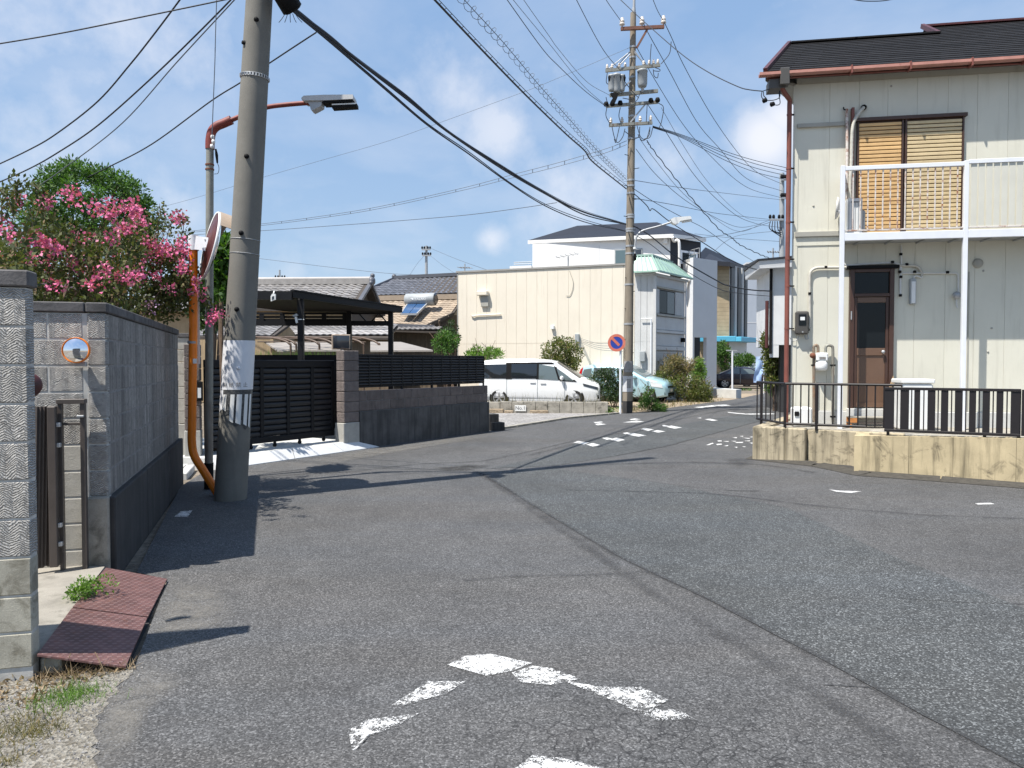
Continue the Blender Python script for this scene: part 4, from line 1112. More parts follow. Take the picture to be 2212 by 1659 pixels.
# square mirror on the pillar
t = thing('square_mirror', 'square convex driveway mirror with a beige rim on top of the brown pillar', 'mirror', BF.P(uL + .1, -.1, 1.9))
c = AT(737, 739, 14.15); nn = Vector((.30, -.95, -.06)).normalized(); xx = Vector((0, 0, 1)).cross(nn).normalized(); yy = nn.cross(xx)
def sq(w, h, o): return [c + xx * (a * w) + yy * (b * h) + nn * o for a, b in CH]
mb = MB(); mb.hexa(sq(.175, .145, -.05) + sq(.165, .135, .0)); mb.build('rim', M['hood_beige'], t)
vs = []; N = 8
for i in range(N + 1):
    for j in range(N + 1):
        a, b = i / N * 2 - 1, j / N * 2 - 1; vs.append(c + xx * (a * .15) + yy * (b * .122) + nn * (.004 + .022 * (1 - a * a) + .015 * (1 - b * b)))
mb = MB(); mb.add(vs, [(i * (N + 1) + j, (i + 1) * (N + 1) + j, (i + 1) * (N + 1) + j + 1, i * (N + 1) + j + 1) for i in range(N) for j in range(N)], 0, True); mb.build('mirror_dome', M['glass_smoke'], t)
mb = MB(); mb.bar(c - yy * .15 - nn * .03, BF.P(uL + .1, -.1, 1.88), .03); mb.build('stem', M['steel_grey'], t)

t = thing('rear_panel', 'low black panel edge standing just behind the top of the sliding gate', 'fence', AT(640, 785, 16.2).xy.to_3d())
p0, p1 = AT(470, 774, 15.2), AT(727, 774, 16.6)
mb = MB(); mb.prism([Vector((p0.x, p0.y, .2)), Vector((p1.x, p1.y, .2)), AT(727, 766.5, 16.6), AT(470, 766.5, 15.2)], (0, .05, 0)); mb.build('board', M['black_soft'], t)
# ================================================================== carport
A, B = AT(631, 636, 15.3), AT(867, 670, 18.8)
t = thing('carport', 'black flat roofed carport standing behind the sliding gate', 'carport', (A.x - 1, A.y + 2, 0))
A2, B2 = A + Vector((-2.6, .1, .03)), B + Vector((-2.9, .1, .03))
mb = MB(); dn = Vector((0, 0, -.07)); ins = [A + Vector((-.06, .06, 0)), B + Vector((-.06, -.06, 0)), B2 + Vector((.06, -.06, 0)), A2 + Vector((.06, .06, 0))]
mb.hexa([p + dn for p in ins] + [p + Vector((0, 0, -.01)) for p in ins]); mb.build('roof_deck', M['black_soft'], t)
for a, b, nm in ((A, B, 'side_fascia'), (A, A2, 'front_fascia'), (B, B2, 'rear_fascia')):
    mb = MB(); mb.bar(a, b, .06, .13); mb.build(nm, M['black_metal'], t)
mb = MB(); mb.bar(A + Vector((-.0, .0, .085)), B + Vector((0, 0, .085)), .10, .03); mb.build('gutter', M['black_metal'], t)
mb = MB(); mb.bar(A + Vector((0, 0, -.09)), A2 + Vector((0, 0, -.09)), .09, .05); mb.build('front_beam', M['black_metal'], t)
for px, D in ((650, 15.6), (754.5, 18.55), (844, 18.6)):
    p = AT(px, 700, D); mb = MB(); mb.box((p.x, p.y, 1.5), (.12, .12, 3.0), .0, 0, .008); mb.build('post', M['black_metal'], t)
zt0 = AT(700, 677, 18.6).z; zt1 = AT(700, 701, 18.6).z
xr, xl = AT(840, 690, 18.6).x, AT(600, 690, 18.6).x - 1.7
mb = MB(); mb.box(((xr + xl) / 2, 18.6, zt0), (xr - xl, .07, .05)); mb.build('truss_chord', M['black_metal'], t)
mb = MB(); mb.box(((xr + xl) / 2, 18.6, zt1 + .03), (xr - xl, .07, .12)); mb.build('truss_chord', M['black_metal'], t)
x = xr; k = 0
while x - .25 > AT(760, 690, 18.6).x:
    mb = MB(); mb.bar((x, 18.6, zt0 if k % 2 else zt1), (x - .25, 18.6, zt1 if k % 2 else zt0), .03); mb.build('truss_web', M['black_metal'], t); x -= .25; k += 1
x = AT(745, 690, 18.6).x
while x > xl:
    mb = MB(); mb.box((x, 18.6, (zt0 + zt1) / 2), (.11, .06, zt0 - zt1 - .05)); mb.build('truss_strut', M['black_metal'], t); x -= .52
for j in range(2):
    z = zt1 + (zt0 - zt1) * (.42 + .26 * j)
    mb = MB(); mb.box(((AT(745, 690, 18.6).x + xl) / 2, 18.62, z), (AT(745, 690, 18.6).x - xl, .03, .05)); mb.build('truss_strip', M['black_metal'], t)
t2_ = thing('floodlight', 'small white floodlight clipped under the carport front edge', 'lamp', AT(589, 642, 15.1))
mb = MB(); mb.prism([AT(x, y, 15.1) for x, y in ((584.5, 640), (588, 634), (595, 635), (595, 647), (585, 651))], (0, .04, 0)); mb.build('case', M['white_plastic'], t2_)
mb = MB(); mb.prism([AT(x, y, 15.095) for x, y in ((587, 641), (592, 639), (592, 646), (587, 648))], (0, .004, 0)); mb.build('lens', M['glass_smoke'], t2_)
mb = MB(); mb.bar(AT(591, 634, 15.12), AT(592, 629, 15.2), .02); mb.build('arm', M['white_plastic'], t2_)
t2_ = thing('security_camera', 'small white security camera on the near carport post', 'camera', AT(640, 688, 15.5))  # camera on the post, built from case, head and arm
mb = MB(); mb.prism([AT(x, y, 15.5) for x, y in ((636, 683), (641, 685), (643, 697), (639, 698))], (0, .06, 0)); mb.build('case', M['white_plastic'], t2_)
mb = MB(); mb.prism([AT(x, y, 15.5) for x, y in ((631, 682), (640, 677), (644, 681), (637, 685))], (0, .06, 0)); mb.build('head', M['steel_grey'], t2_)
mb = MB(); mb.bar(AT(643, 690, 15.53), AT(657, 690, 15.56), .02); mb.build('arm', M['white_plastic'], t2_)
gp = [(AT(random.uniform(540, 720), 760, 22).x + random.uniform(-.3, .3), random.uniform(21, 23.5), 0.9) for _ in range(1900)]
g = grass('tall_grass', M['leaf_bright'], gp, .98, .10, .020); g['kind'] = 'stuff'
# ================================================================== tiled houses behind the carport
M['tile_grey'] = pm('tile_grey', (.215, .205, .20), .55, .15, 2, rnd=.22, blot=((.12, .115, .11), .5, .6, 3))
M['tile_ridge'] = pm('tile_ridge', (.27, .255, .24), .6, .25, 4, rnd=.1)
M['tile_dark'] = pm('tile_dark', (.105, .11, .128), .5, .15, 2, rnd=.25)
M['tile_tan'] = pm('tile_tan', (.33, .265, .20), .65, .15, 2, rnd=.2)
M['tile_pale'] = pm('tile_pale', (.34, .325, .315), .6, .12, 2, rnd=.15)
M['wall_brown'] = pm('wall_brown', (.14, .105, .07), .85, .2, 2, streak=((.06, .045, .03), .6, .5))
M['wall_beige'] = pm('wall_beige', (.36, .27, .165), .85, .15, 2, streak=((.2, .15, .09), .5, .5))
M['wood_dark'] = pm('wood_dark', (.055, .045, .038), .8, .2, 5)
def tile_mesh(mat):
    key = 'tile' + mat.name
    if key not in _pc:
        # unit pan tile: x across, y down the slope, z out; an S wave with a thick lower lip
        xs = [i / 7 for i in range(8)]; wave = [.34 * math.sin(x * 2 * math.pi - .6) for x in xs]
        vs = [(x, 0, w * .18 + .02) for x, w in zip(xs, wave)] + [(x, 1.06, w * .18 + .10) for x, w in zip(xs, wave)] + [(x, 1.06, w * .18 - .06) for x, w in zip(xs, wave)]
        fs = [(i, i + 1, i + 9, i + 8) for i in range(7)] + [(i + 8, i + 9, i + 17, i + 16) for i in range(7)]
        me = bpy.data.meshes.new('roof_tile'); me.from_pydata(vs, [], [f[::-1] for f in fs]); me.materials.append(mat); _pc[key] = me
    return _pc[key]
def tile_plane(p0, ax, dn, cols, rows, tw, th, mat, parent, ins=None):
    """tiles laid from corner p0 across ax and down dn"""
    ax = Vector(ax).normalized(); dn = Vector(dn); dn = (dn - ax * dn.dot(ax)).normalized(); nz = ax.cross(dn)
    if nz.z < 0: nz = -nz
    me = tile_mesh(mat); ploc = wloc(parent)
    for r in range(rows):
        for c in range(cols):
            p = p0 + ax * (tw * c) + dn * (th * r)
            if ins and not ins(p + ax * tw / 2 + dn * th / 2): continue
            o = bpy.data.objects.new('roof_tile', me); COL.objects.link(o); o.parent = parent
            m = Matrix((ax * tw, dn * th, nz * tw)).transposed().to_4x4(); m.translation = p - ploc
            o.matrix_local = m
def roof_deck(name, pts, th, mat, parent):
    mb = MB(); mb.prism(pts, (0, 0, -th)); return mb.build(name, mat, parent)

# grey gabled house, ridge running left to right
t = thing('tiled_house', 'grey tiled house with a long ridge and an ornamental ridge end behind the carport', 'house', AT(640, 700, 33).xy.to_3d())
r1, r0 = AT(800, 613, 33), AT(330, 617, 33.6)
ax = (r1 - r0).normalized(); ax.z = 0
sl = Vector((-.33, -2.2, -1.15)); sl = (sl / sl.length)
dnx = Vector((-ax.y, ax.x, 0)); dnx = dnx if dnx.y < 0 else -dnx
dn = (dnx * 2.1 + Vector((0, 0, -1.08))).normalized()
e1 = r1 + dn * 2.75; e0 = r0 + dn * 2.75
back = (-dnx * 2.1 + Vector((0, 0, -1.08))).normalized()
roof_deck('roof', [r1, r0, e0, e1], .10, M['wood_dark'], t); roof_deck('roof', [r0, r1, r1 + back * 2.75, r0 + back * 2.75], .10, M['wood_dark'], t)
tile_plane(r0 + dn * .02 + Vector((0, 0, .02)), ax, dn, int((r1 - r0).length / .335), 10, .335, .27, M['tile_grey'], t)
mb = MB(); mb.bar(r0 + Vector((0, 0, .12)), r1 + Vector((0, 0, .10)), .26, .24); mb.build('ridge', M['tile_ridge'], t)
mb = MB(); mb.tube([r0 + Vector((0, 0, .25)), r1 + Vector((0, 0, .23))], .09, 8); mb.build('ridge_cap', M['tile_pale'], t)
mb = MB(); q = r1 + Vector((.05, 0, .12))
mb.lathe(q, [(.001, .16), (.12, .15), (.2, .06), (.21, -.05), (.001, -.06)], ax, 10); mb.lathe(q + Vector((.05, 0, .24)), [(.001, .1), (.08, .08), (.11, 0), (.08, -.08), (.001, -.1)], ax, 10)
mb.lathe(q + dn * .25, [(.001, .12), (.1, .1), (.13, 0), (.001, -.05)], ax, 10); mb.build('ridge_end', M['tile_dark'], t)
for d_ in (dn, back):
    mb = MB(); mb.bar(r1 + Vector((.02, 0, .03)), r1 + d_ * 2.75 + Vector((.02, 0, .03)), .16, .12); mb.build('verge', M['tile_dark'], t)
g = r1 - ax * .35
mb = MB(); mb.prism([g + Vector((0, 0, -.12)), g + dn * 2.5 + Vector((0, 0, -.1)), Vector(((g + dn * 2.5).x, (g + dn * 2.5).y, 0)), Vector(((g + back * 2.5).x, (g + back * 2.5).y, 0)), g + back * 2.5 + Vector((0, 0, -.1))], ax * -.12); mb.build('gable_wall', M['wood_dark'], t)
mb = MB(); fw0, fw1 = r0 + dn * 2.3, g + dn * 2.3; mb.prism([Vector((fw0.x, fw0.y, 0)), Vector((fw1.x, fw1.y, 0)), fw1 + Vector((0, 0, -.1)), fw0 + Vector((0, 0, -.1))], (0, .15, 0)); mb.build('wall', M['wall_beige'], t)

# dark tiled house farther off, cut by the cream building
t = thing('tiled_house', 'blue black tiled hip roofed house against the sky left of the cream building', 'house', AT(900, 700, 45).xy.to_3d())
r0, r1 = AT(851, 603, 46), AT(1030, 594.5, 44.5)
ax = (r1 - r0); ax.z = 0; ax.normalize(); dnx = Vector((ax.y, -ax.x, 0)); dn = (dnx * 2.0 + Vector((0, 0, -1.05))).normalized()
e0, e1 = r0 + dn * 2.6 - ax * 1.5, r1 + dn * 2.6
roof_deck('roof', [r0, e0, e1, r1], .12, M['wood_dark'], t)
hipn = (e0 - r0)
def inhip(p):
    d = p - r0; a = d.dot(ax); b = d.dot(dn); return a > -1.5 * b / 2.6
tile_plane(r0 - ax * 1.7 + Vector((0, 0, .03)), ax, dn, 22, 9, .31, .29, M['tile_dark'], t, inhip)
bk = r0 + Vector((-.6, 2.6, -1.4))
roof_deck('roof', [r0, bk, e0], .1, M['tile_dark'], t)
mb = MB(); mb.bar(r0 + Vector((0, 0, .1)), r1 + Vector((0, 0, .1)), .25, .2); mb.build('ridge', M['tile_dark'], t)
mb = MB(); mb.lathe(r0 + Vector((0, 0, .16)), [(.001, .14), (.12, .12), (.16, 0), (.1, -.1), (.001, -.12)], ax, 10); mb.build('ridge_end', M['tile_dark'], t)
mb = MB(); mb.bar(r0 + Vector((0, 0, .05)), e0 + Vector((0, 0, .05)), .2, .16); mb.build('hip', M['tile_dark'], t)
mb = MB(); w0, w1 = e0 + Vector((.4, .6, 0)), e1 + Vector((0, .6, 0)); mb.prism([Vector((w0.x, w0.y, 0)), Vector((w1.x, w1.y, 0)), Vector((w1.x, w1.y, w1.z)), Vector((w0.x, w0.y, w0.z))], (0, .2, 0)); mb.build('wall', M['wall_beige'], t)

# tan tiled house with the solar water heater
t = thing('tiled_house', 'tan tiled lower house carrying a solar water heater left of the cream building', 'house', AT(900, 720, 37).xy.to_3d())
r0, r1 = AT(826, 651, 39), AT(1000, 645, 38)
ax = (r1 - r0); ax.z = 0; ax.normalize(); dnx = Vector((ax.y, -ax.x, 0)); dn = (dnx * 2.0 + Vector((0, 0, -1.0))).normalized()
sk = -ax * .42                                  # the verge slants: the plot is not square
rows = 13
def v0(a, b): return r0 + ax * a + dn * b
L = (r1 - r0).length; H = 3.35
pts = [v0(-.2, 0), v0(L, 0), v0(L, 1.9), v0(L - .95, H), v0(-.2, H)]
roof_deck('roof', pts, .12, M['wood_dark'], t)
def inv(p):
    d = p - r0; a = d.dot(ax); b = d.dot(dn); return 0 < b < H and -.2 < a < (L if b < 1.9 else L - (b - 1.9) * .65)
tile_plane(v0(-.2, .02) + Vector((0, 0, .03)), ax, dn, 16, 12, .30, .275, M['tile_tan'], t, inv)
mb = MB(); mb.bar(v0(-.2, 0) + Vector((0, 0, .16)), v0(L, 0) + Vector((0, 0, .16)), .3, .26); mb.build('ridge', M['tile_tan'], t)
mb = MB(); mb.bar(v0(L, 1.85), v0(L - .95, H), .16, .14); mb.build('verge', M['wood_dark'], t)
mb = MB(); p = [v0(L - .2, 1.9), v0(L - 1.15, H - .1)]
mb.prism([p[0], p[1], Vector((p[1].x, p[1].y, 0)), Vector((p[0].x + 1, p[0].y + 2, 0)), Vector((p[0].x + 1, p[0].y + 2, p[0].z))], -ax * .1); mb.build('gable_wall', M['wood_dark'], t)
q0, q1 = AT(848, 708, 35.2), AT(958, 711, 34.6)
ax2 = (q1 - q0); ax2.z = 0; ax2.normalize(); dn2 = (Vector((ax2.y, -ax2.x, 0)) * 2 + Vector((0, 0, -.55))).normalized()
roof_deck('eave_roof', [q0, q1, q1 + dn2 * .5, q0 + dn2 * .5], .08, M['wood_dark'], t)
tile_plane(q0 + Vector((0, 0, .03)), ax2, dn2, int((q1 - q0).length / .25), 2, .25, .25, M['tile_grey'], t)
mb = MB(); mb.bar(q0 + Vector((0, 0, .12)), q1 - ax2 * .45 + Vector((0, 0, .12)), .14, .16); mb.build('eave_ridge', M['tile_dark'], t)
mb = MB(); w0, w1 = q0, q1 - ax2 * .35; mb.prism([Vector((w0.x, w0.y + .1, 0)), Vector((w1.x, w1.y + .1, 0)), Vector((w1.x, w1.y + .1, w1.z - .08)), Vector((w0.x, w0.y + .1, w0.z - .08))], (0, .2, 0)); mb.build('wall', M['wall_brown'], t)
u = 0.0
while u < (w1 - w0).length - .1:
    mb = MB(); a = w0 + ax2 * u; mb.box((a.x, a.y + .085, (a.z - .1) / 2), (.03, .03, a.z - .12)); mb.build('batten', M['wall_brown'], t); u += .24
hs = thing('solar_heater', 'grey tank and blue panel of a solar water heater on the tan tile roof', 'water heater', AT(905, 645, 37.6))
tk0, tk1 = AT(877, 648, 37.2), AT(941, 646, 36.8)
mb = MB(); d_ = (tk1 - tk0).normalized()
mb.tube([tk0, tk0 + d_ * .03, tk1 - d_ * .06, tk1], [.27, .305, .31, .27], 20); mb.build('tank', M['trans_grey'], hs)
mb = MB(); mb.tube([tk1 - d_ * .01, tk1 + d_ * .05], [.30, .22], 20); mb.build('tank_end', M['glass_smoke'], hs)
M['solar_blue'] = glassy('solar_blue', (.035, .085, .19), .12)
pq = [AT(884, 653, 37.3), AT(929, 652, 37.0), AT(900.5, 680, 35.7), AT(866.5, 680, 35.9)]
pn = (pq[1] - pq[0]).cross(pq[3] - pq[0]).normalized(); pn = pn if pn.z > 0 else -pn
for a, b in ((0, .485), (.515, 1.0)):
    mb = MB(); mb.prism([pq[0].lerp(pq[1], a), pq[0].lerp(pq[1], b), pq[3].lerp(pq[2], b), pq[3].lerp(pq[2], a)], pn * .06); mb.build('solar_panel', M['solar_blue'], hs)
for a, b in ((0, 3), (1, 2), (3, 2)):
    mb = MB(); mb.bar(pq[a] + pn * .03, pq[b] + pn * .03, .06, .09); mb.build('frame', M['steel_grey'], hs)
vs, fs = text_mesh('YAZAKI', .17)
mid = tk0.lerp(tk1, .56)
fn = (d_.cross(Vector((0, 0, 1)))).normalized(); fn = fn if fn.y < 0 else -fn
mb = MB(); mb.add([mid + d_ * v.x + Vector((0, 0, v.y)) + fn * (.315 - .5 * v.y * v.y) for v in vs], fs); mb.build('lettering', M['ink_white'], hs)
mb = MB(); m0 = tk0.lerp(tk1, .28); mb.prism([m0 + fn * .312 + d_ * a + Vector((0, 0, b)) for a, b in ((-.09, .05), (.08, .05), (.08, -.06))], fn * .004); mb.build('emblem', M['ink_white'], hs)

# low outbuildings in front of them
t = thing('outbuilding', 'long low outbuilding roof of grey and white tiles seen under the carport truss', 'shed', AT(740, 740, 29).xy.to_3d())
q0, q1 = AT(624, 703, 30.5), AT(860, 704, 30.0)
ax2 = (q1 - q0); ax2.z = 0; ax2.normalize(); dn2 = (Vector((ax2.y, -ax2.x, 0)) * 2 + Vector((0, 0, -.7))).normalized()
roof_deck('roof', [q0, q1, q1 + dn2 * 1.6, q0 + dn2 * 1.6], .08, M['wood_dark'], t)
nc = int((q1 - q0).length / .27)
tile_plane(q0 + Vector((0, 0, .03)), ax2, dn2, nc, 3, .27, .27, M['tile_grey'], t)
tile_plane(q0 + dn2 * .81 + Vector((0, 0, .03)), ax2, dn2, nc, 2, .27, .30, M['tile_pale'], t)
w0, w1 = q0 + dn2 * 1.3, q1 + dn2 * 1.3
mb = MB(); mb.prism([Vector((w0.x, w0.y, 0)), Vector((w1.x, w1.y, 0)), Vector((w1.x, w1.y, w1.z - .1)), Vector((w0.x, w0.y, w0.z - .1))], (0, .2, 0)); mb.build('wall', M['wall_brown'], t)
t = thing('outbuilding', 'small grey tiled shed with a beige board gable left under the carport', 'shed', AT(600, 740, 27).xy.to_3d())
rr = AT(627, 700, 28.5); ll = AT(450, 701, 28.5); e = AT(590, 727, 26.6); dn2 = (e - rr)
roof_deck('roof', [ll, rr, e, ll + dn2], .07, M['wood_dark'], t)
axx = (rr - ll).normalized()
tile_plane(ll + Vector((0, 0, .03)), axx, dn2, 13, 7, .27, .27, M['tile_grey'], t, lambda p: (p - rr).dot(axx) < (p - rr).dot((dn2 - axx * dn2.dot(axx)).normalized()) * (dn2.dot(axx) / (dn2 - axx * dn2.dot(axx)).length) - .1)
mb = MB(); mb.prism([rr + Vector((-.05, 0, -.08)), e + Vector((0, 0, -.06)), Vector((e.x, e.y, 0)), Vector((rr.x + .1, rr.y + 1, 0)), Vector((rr.x + .1, rr.y + 1, rr.z - .6))], (-.1, 0, 0)); mb.build('gable_wall', M['wall_beige'], t)
mb = MB(); mb.bar(rr, e, .1, .09); mb.build('verge', M['wood_dark'], t)

# old pipe carport and its flat roof
t = thing('pipe_carport', 'old carport of bent brown pipes with a sun bleached roof behind the wall', 'carport', AT(700, 760, 25).xy.to_3d())
M['pipe_brown'] = pm('pipe_brown', (.10, .065, .045), .5, .2, 6)
for k, px in enumerate((628, 640, 690, 722, 786, 820)):
    D = 24.6 + .12 * k
    MB().tube(bez([AT(px - 74, 728, D + .8), AT(px - 40, 730, D + .4), AT(px - 14, 736, D + .1), AT(px - 3, 743, D), AT(px, 753, D), AT(px, 860, D)], 6), .035, 8).build('pipe_rib', M['pipe_brown'], t)
for py, dd in ((728, .8), (731, .3), (738, .05)):
    MB().tube([AT(556, py, 24.6 + dd), AT(790, py + 1, 25.3 + dd)], .022, 6).build('purlin', M['pipe_brown'], t)
M['sheet_pale'] = pm('sheet_pale', (.27, .245, .22), .6, .15, 1.2, streak=((.3, .25, .2), .4, .5))
mb = MB(); mb.prism([AT(800, 738, 27), AT(866, 738.5, 26.8), AT(935, 756, 22.6), AT(800, 757, 23)], (0, 0, -.05)); mb.build('roof_sheet', M['sheet_pale'], t)
mb = MB(); mb.prism([AT(570, 737, 27), AT(700, 737, 26.8), AT(740, 756, 24.6), AT(600, 757, 25)], (0, 0, -.05)); mb.build('roof_sheet', M['sheet_pale'], t)

# ================================================================== cream flat roofed building
M['cream'] = pm('cream', (.72, .655, .545), .8, .04, 1, rnd=.015, streak=((.48, .41, .31), .32, .56))
M['cream_trim'] = pm('cream_trim', (.30, .29, .27), .7, .1, 2)
CF = Frame((5.45, 33), (.938, -.347)); cl = CF.U(988)
t = thing('cream_building', 'cream flat roofed two storey building with panelled windowless side wall', 'building', CF.P(cl / 2, -3, 0))
ztop = 6.03
n = 17; du = (0 - cl) / n
mb = MB(); mb.fbox(CF, cl + .02, -.02, -7, -.03, -.1, ztop - .02); mb.build('core', M['cream'], t)
for k in range(n):
    for z0, z1 in ((-.1, 2.58), (2.585, ztop)):
        piece('panel', CF, cl + du * k + .003, cl + du * (k + 1) - .003, -.029, 0, z0 + .003, z1 - .003, M['cream'], t, .003)
mb = MB(); mb.fbox(CF, cl - .05, .0, -7.05, .05, ztop + .001, ztop + .08); mb.build('roof_edge', M['cream_trim'], t)
mb = MB(); mb.fbox(CF, cl + .001, cl + .04, .001, .02, -.1, ztop - .01); mb.build('corner_trim', M['cream_trim'], t)
u, z = CF.pix(1044, 640)
mb = MB(); mb.fbox(CF, u - .24, u + .3, .002, .28, z + .02, z + .24, 0, .03); ho = mb.build('vent_hood', M['cream'], t)
mb = MB(); mb.fbox(CF, u - .08, u + .3, .002, .12, z - .5, z + .018, 0, .01); mb.build('vent_box', M['siding_trim'], t)
u0, z = CF.pix(1019, 682); u1, _ = CF.pix(1083, 682)
MB().tube([CF.P(u0, .06, z + .02), CF.P(u0 + .1, .06, z - .05), CF.P(u0 + .25, .06, z), CF.P(u1, .06, z + .03)], .035, 6).build('pipe', M['cream'], t)
u, z = CF.pix(1195, 707); mb = MB(); mb.fbox(CF, u - .08, u + .08, .002, .15, z - .1, z + .08, 0, .02); mb.build('wall_box', M['white_plastic'], t)
u, z = CF.pix(1248, 726); mb = MB(); mb.fbox(CF, u - .1, u + .1, .002, .15, z - .3, z + .1, 0, .02); mb.build('wall_lamp', M['trans_grey'], t)
for k in range(4):
    a = CF.P(CF.pix(1255, 731)[0], .1, CF.pix(1255, 731 + 3 * k)[1]); b = AT(1345, 741 + 6 * k, 24.4)
    tag(MB().tube(bez([a, a.lerp(b, .5) + Vector((0, 0, -.12)), b], 8), .008, 5).build('service_wire', M['wire_grey']), ('uppermost', 'second', 'third', 'lowest')[k] + ' of four thin grey wires from the cream wall lamp to the transformer pole', 'wire', 'wires from the cream wall to the pole')
u, z = CF.pix(1226, 578)
an = thing('tv_antenna', 'small tv antenna standing at the cream building roof edge', 'antenna', CF.P(u, -.1, z))
MB().tube([CF.P(u, -.1, ztop - .2), CF.P(u, -.1, 6.55)], .03, 6).build('mast', M['steel_grey'], an)
for k in range(5): MB().tube([CF.P(u - .5 + k * .22, -.45, 6.55 + .03 * k), CF.P(u - .5 + k * .22, .25, 6.55 + .03 * k)], .012, 5).build('element', M['steel_grey'], an)
MB().tube([CF.P(u - .6, -.1, 6.53), CF.P(u + .5, -.1, 6.67)], .016, 5).build('boom', M['steel_grey'], an)
MB().tube(bez([CF.P(u + .1, .02, 5.9), CF.P(u + .28, .03, 5.3), CF.P(u + .15, .03, 4.8), CF.P(u - .05, .03, 4.75)], 8), .012, 5).build('cable', M['siding_trim'], an)
# shop front part with the green mansard
M['shop_white'] = pm('shop_white', (.55, .55, .54), .75, .08, 1.5, streak=((.33, .32, .30), .35, .55))
M['copper_green'] = pm('copper_green', (.33, .47, .40), .5, .1, 2, streak=((.25, .4, .33), .4, .5))
M['shutter_grey'] = pm('shutter_grey', (.42, .43, .43), .5, .08, 3)
sh_l, sh_r = 0.004, .82
t = thing('shop_house', 'narrow whitish shop house with a pale green metal mansard roof and shuttered bay', 'building', CF.P(.5, -2, 0))
SF = Frame(CF.P(sh_r, 0, 0).xy, (.60, .80))          # street front
sw = 3.4
mb = MB(); mb.fbox(CF, sh_l, sh_r, -2.6, -.03, -.1, 5.6); mb.build('core', M['shop_white'], t)
for a, b in ((sh_l, .27), (.275, .55), (.555, sh_r)):
    piece('panel', CF, a + .004, b - .004, -.029, .002, -.1, 2.6, M['shop_white'], t, .004); piece('panel', CF, a + .004, b - .004, -.029, .002, 2.606, 5.55, M['shop_white'], t, .004)
piece('corner_post', CF, sh_r + .002, sh_r + .14, -.1, .06, -.1, 5.5, M['shop_white'], t, .01)
mb = MB(); mb.fbox(SF, .1, sw, -2.5, -.02, -.1, 5.6); mb.build('core', M['shop_white'], t)
for z0, z1, v, m_, nm in ((.0, 2.2, .02, 'shutter_grey', 'roller_shutter'), (2.25, 2.42, .10, 'shop_white', 'band'), (2.44, 3.0, .04, 'shop_white', 'sign_board'), (3.02, 3.14, .12, 'shop_white', 'band'), (3.16, 3.75, .06, 'shop_white', 'bay_panel'), (3.77, 3.86, .14, 'siding_trim', 'sill'), (5.0, 5.08, .12, 'siding_trim', 'lintel'), (5.1, 5.5, .03, 'shop_white', 'frieze')):
    mb = MB(); mb.fbox(SF, .15, sw - .15, 0, v, z0, z1, 0, .006); mb.build(nm, M[m_], t)
for k in range(22):
    mb = MB(); mb.fbox(SF, .2, sw - .5, .021, .035, .05 + .098 * k, .13 + .098 * k, 0, .004); mb.build('shutter_slat', M['shutter_grey'], t)
wdw = MB(); wdw.fbox(SF, .5, 2.15, .0, .03, 3.87, 4.95); wd = wdw.build('window', M['black_metal'], t)
for a, b in ((.56, 1.30), (1.35, 2.09)):
    mb = MB(); mb.fbox(SF, a, b, .031, .04, 3.93, 4.9); mb.build('pane', M['glass_smoke'] if a > 1 else M['glass_dark'], wd)
for a, b in ((.16, .49), (2.16, 2.95)):
    mb = MB(); mb.fbox(SF, a, b, .0, .06, 3.88, 4.95); s_ = mb.build('louvre_shutter', M['shop_white'], t)
    for k in range(12): mb = MB(); mb.fbox(SF, a + .03, b - .03, .061, .08, 3.92 + .085 * k, 3.97 + .085 * k); mb.build('slat', M['shop_white'], s_)
mb = MB(); mb.fbox(SF, 0, sw, -.1, .16, 5.5, 5.62, 0, .01); mb.build('cornice', M['shop_white'], t)
mb = MB(); mb.fbox(CF, sh_l, sh_r + .1, -.1, .12, 5.55, 5.66, 0, .01); mb.build('cornice', M['shop_white'], t)
# mansard: sloping seamed sheets on both sides
zb_, zt_2 = 5.665, 6.42
cA, cB, cC = CF.P(sh_l - .06, .3, zb_), CF.P(sh_r + .28, .34, zb_), SF.P(sw + .15, .3, zb_)
tA, tB, tC = CF.P(sh_l - .06, -.15, zt_2), CF.P(sh_r - .12, -.2, zt_2), SF.P(sw - .5, -.45, zt_2)
for nm, q in (('mansard_side', (cA, cB, tB, tA)), ('mansard_front', (cB, cC, tC, tB))):
    nn = (q[1] - q[0]).cross(q[3] - q[0]).normalized(); nn = nn if nn.z > 0 else -nn
    mb = MB(); mb.prism(list(q), nn * -.05); sd_ = mb.build(nm, M['copper_green'], t)
    kk = 5 if nm == 'mansard_side' else 9
    for k in range(kk + 1):
        mb = MB(); mb.bar(q[0].lerp(q[1], k / kk) + nn * .02, q[3].lerp(q[2], k / kk) + nn * .02, .035, .05); mb.build('seam', M['copper_green'], sd_)
    mb = MB(); mb.bar(q[0], q[1], .1, .07); mb.build('eave_edge', M['copper_green'], sd_)
    mb = MB(); mb.bar(q[3] + Vector((0, 0, .03)), q[2] + Vector((0, 0, .03)), .12, .07); mb.build('ridge', M['copper_green'], sd_)
mb = MB(); mb.prism([tA, tB, tC, SF.P(sw - .5, -2.4, zt_2), CF.P(sh_l, -2.4, zt_2)], (0, 0, -.1)); mb.build('roof_deck', M['copper_green'], t)
mb = MB(); u, z = CF.pix(1389, 769); mb.fbox(CF, u - .12, u + .12, .01, .18, z - .25, z + .22, 0, .02); mb.build('meter_box', M['trans_grey'], t)
MB().tube([CF.P(.75, .1, -.1), CF.P(.75, .1, 3.6)], .03, 6).build('standpipe', M['white_steel'], t)
MB().tube([CF.P(.3, .1, 3.62), CF.P(.8, .1, 3.62)], .025, 6).build('standpipe_arm', M['white_steel'], t)
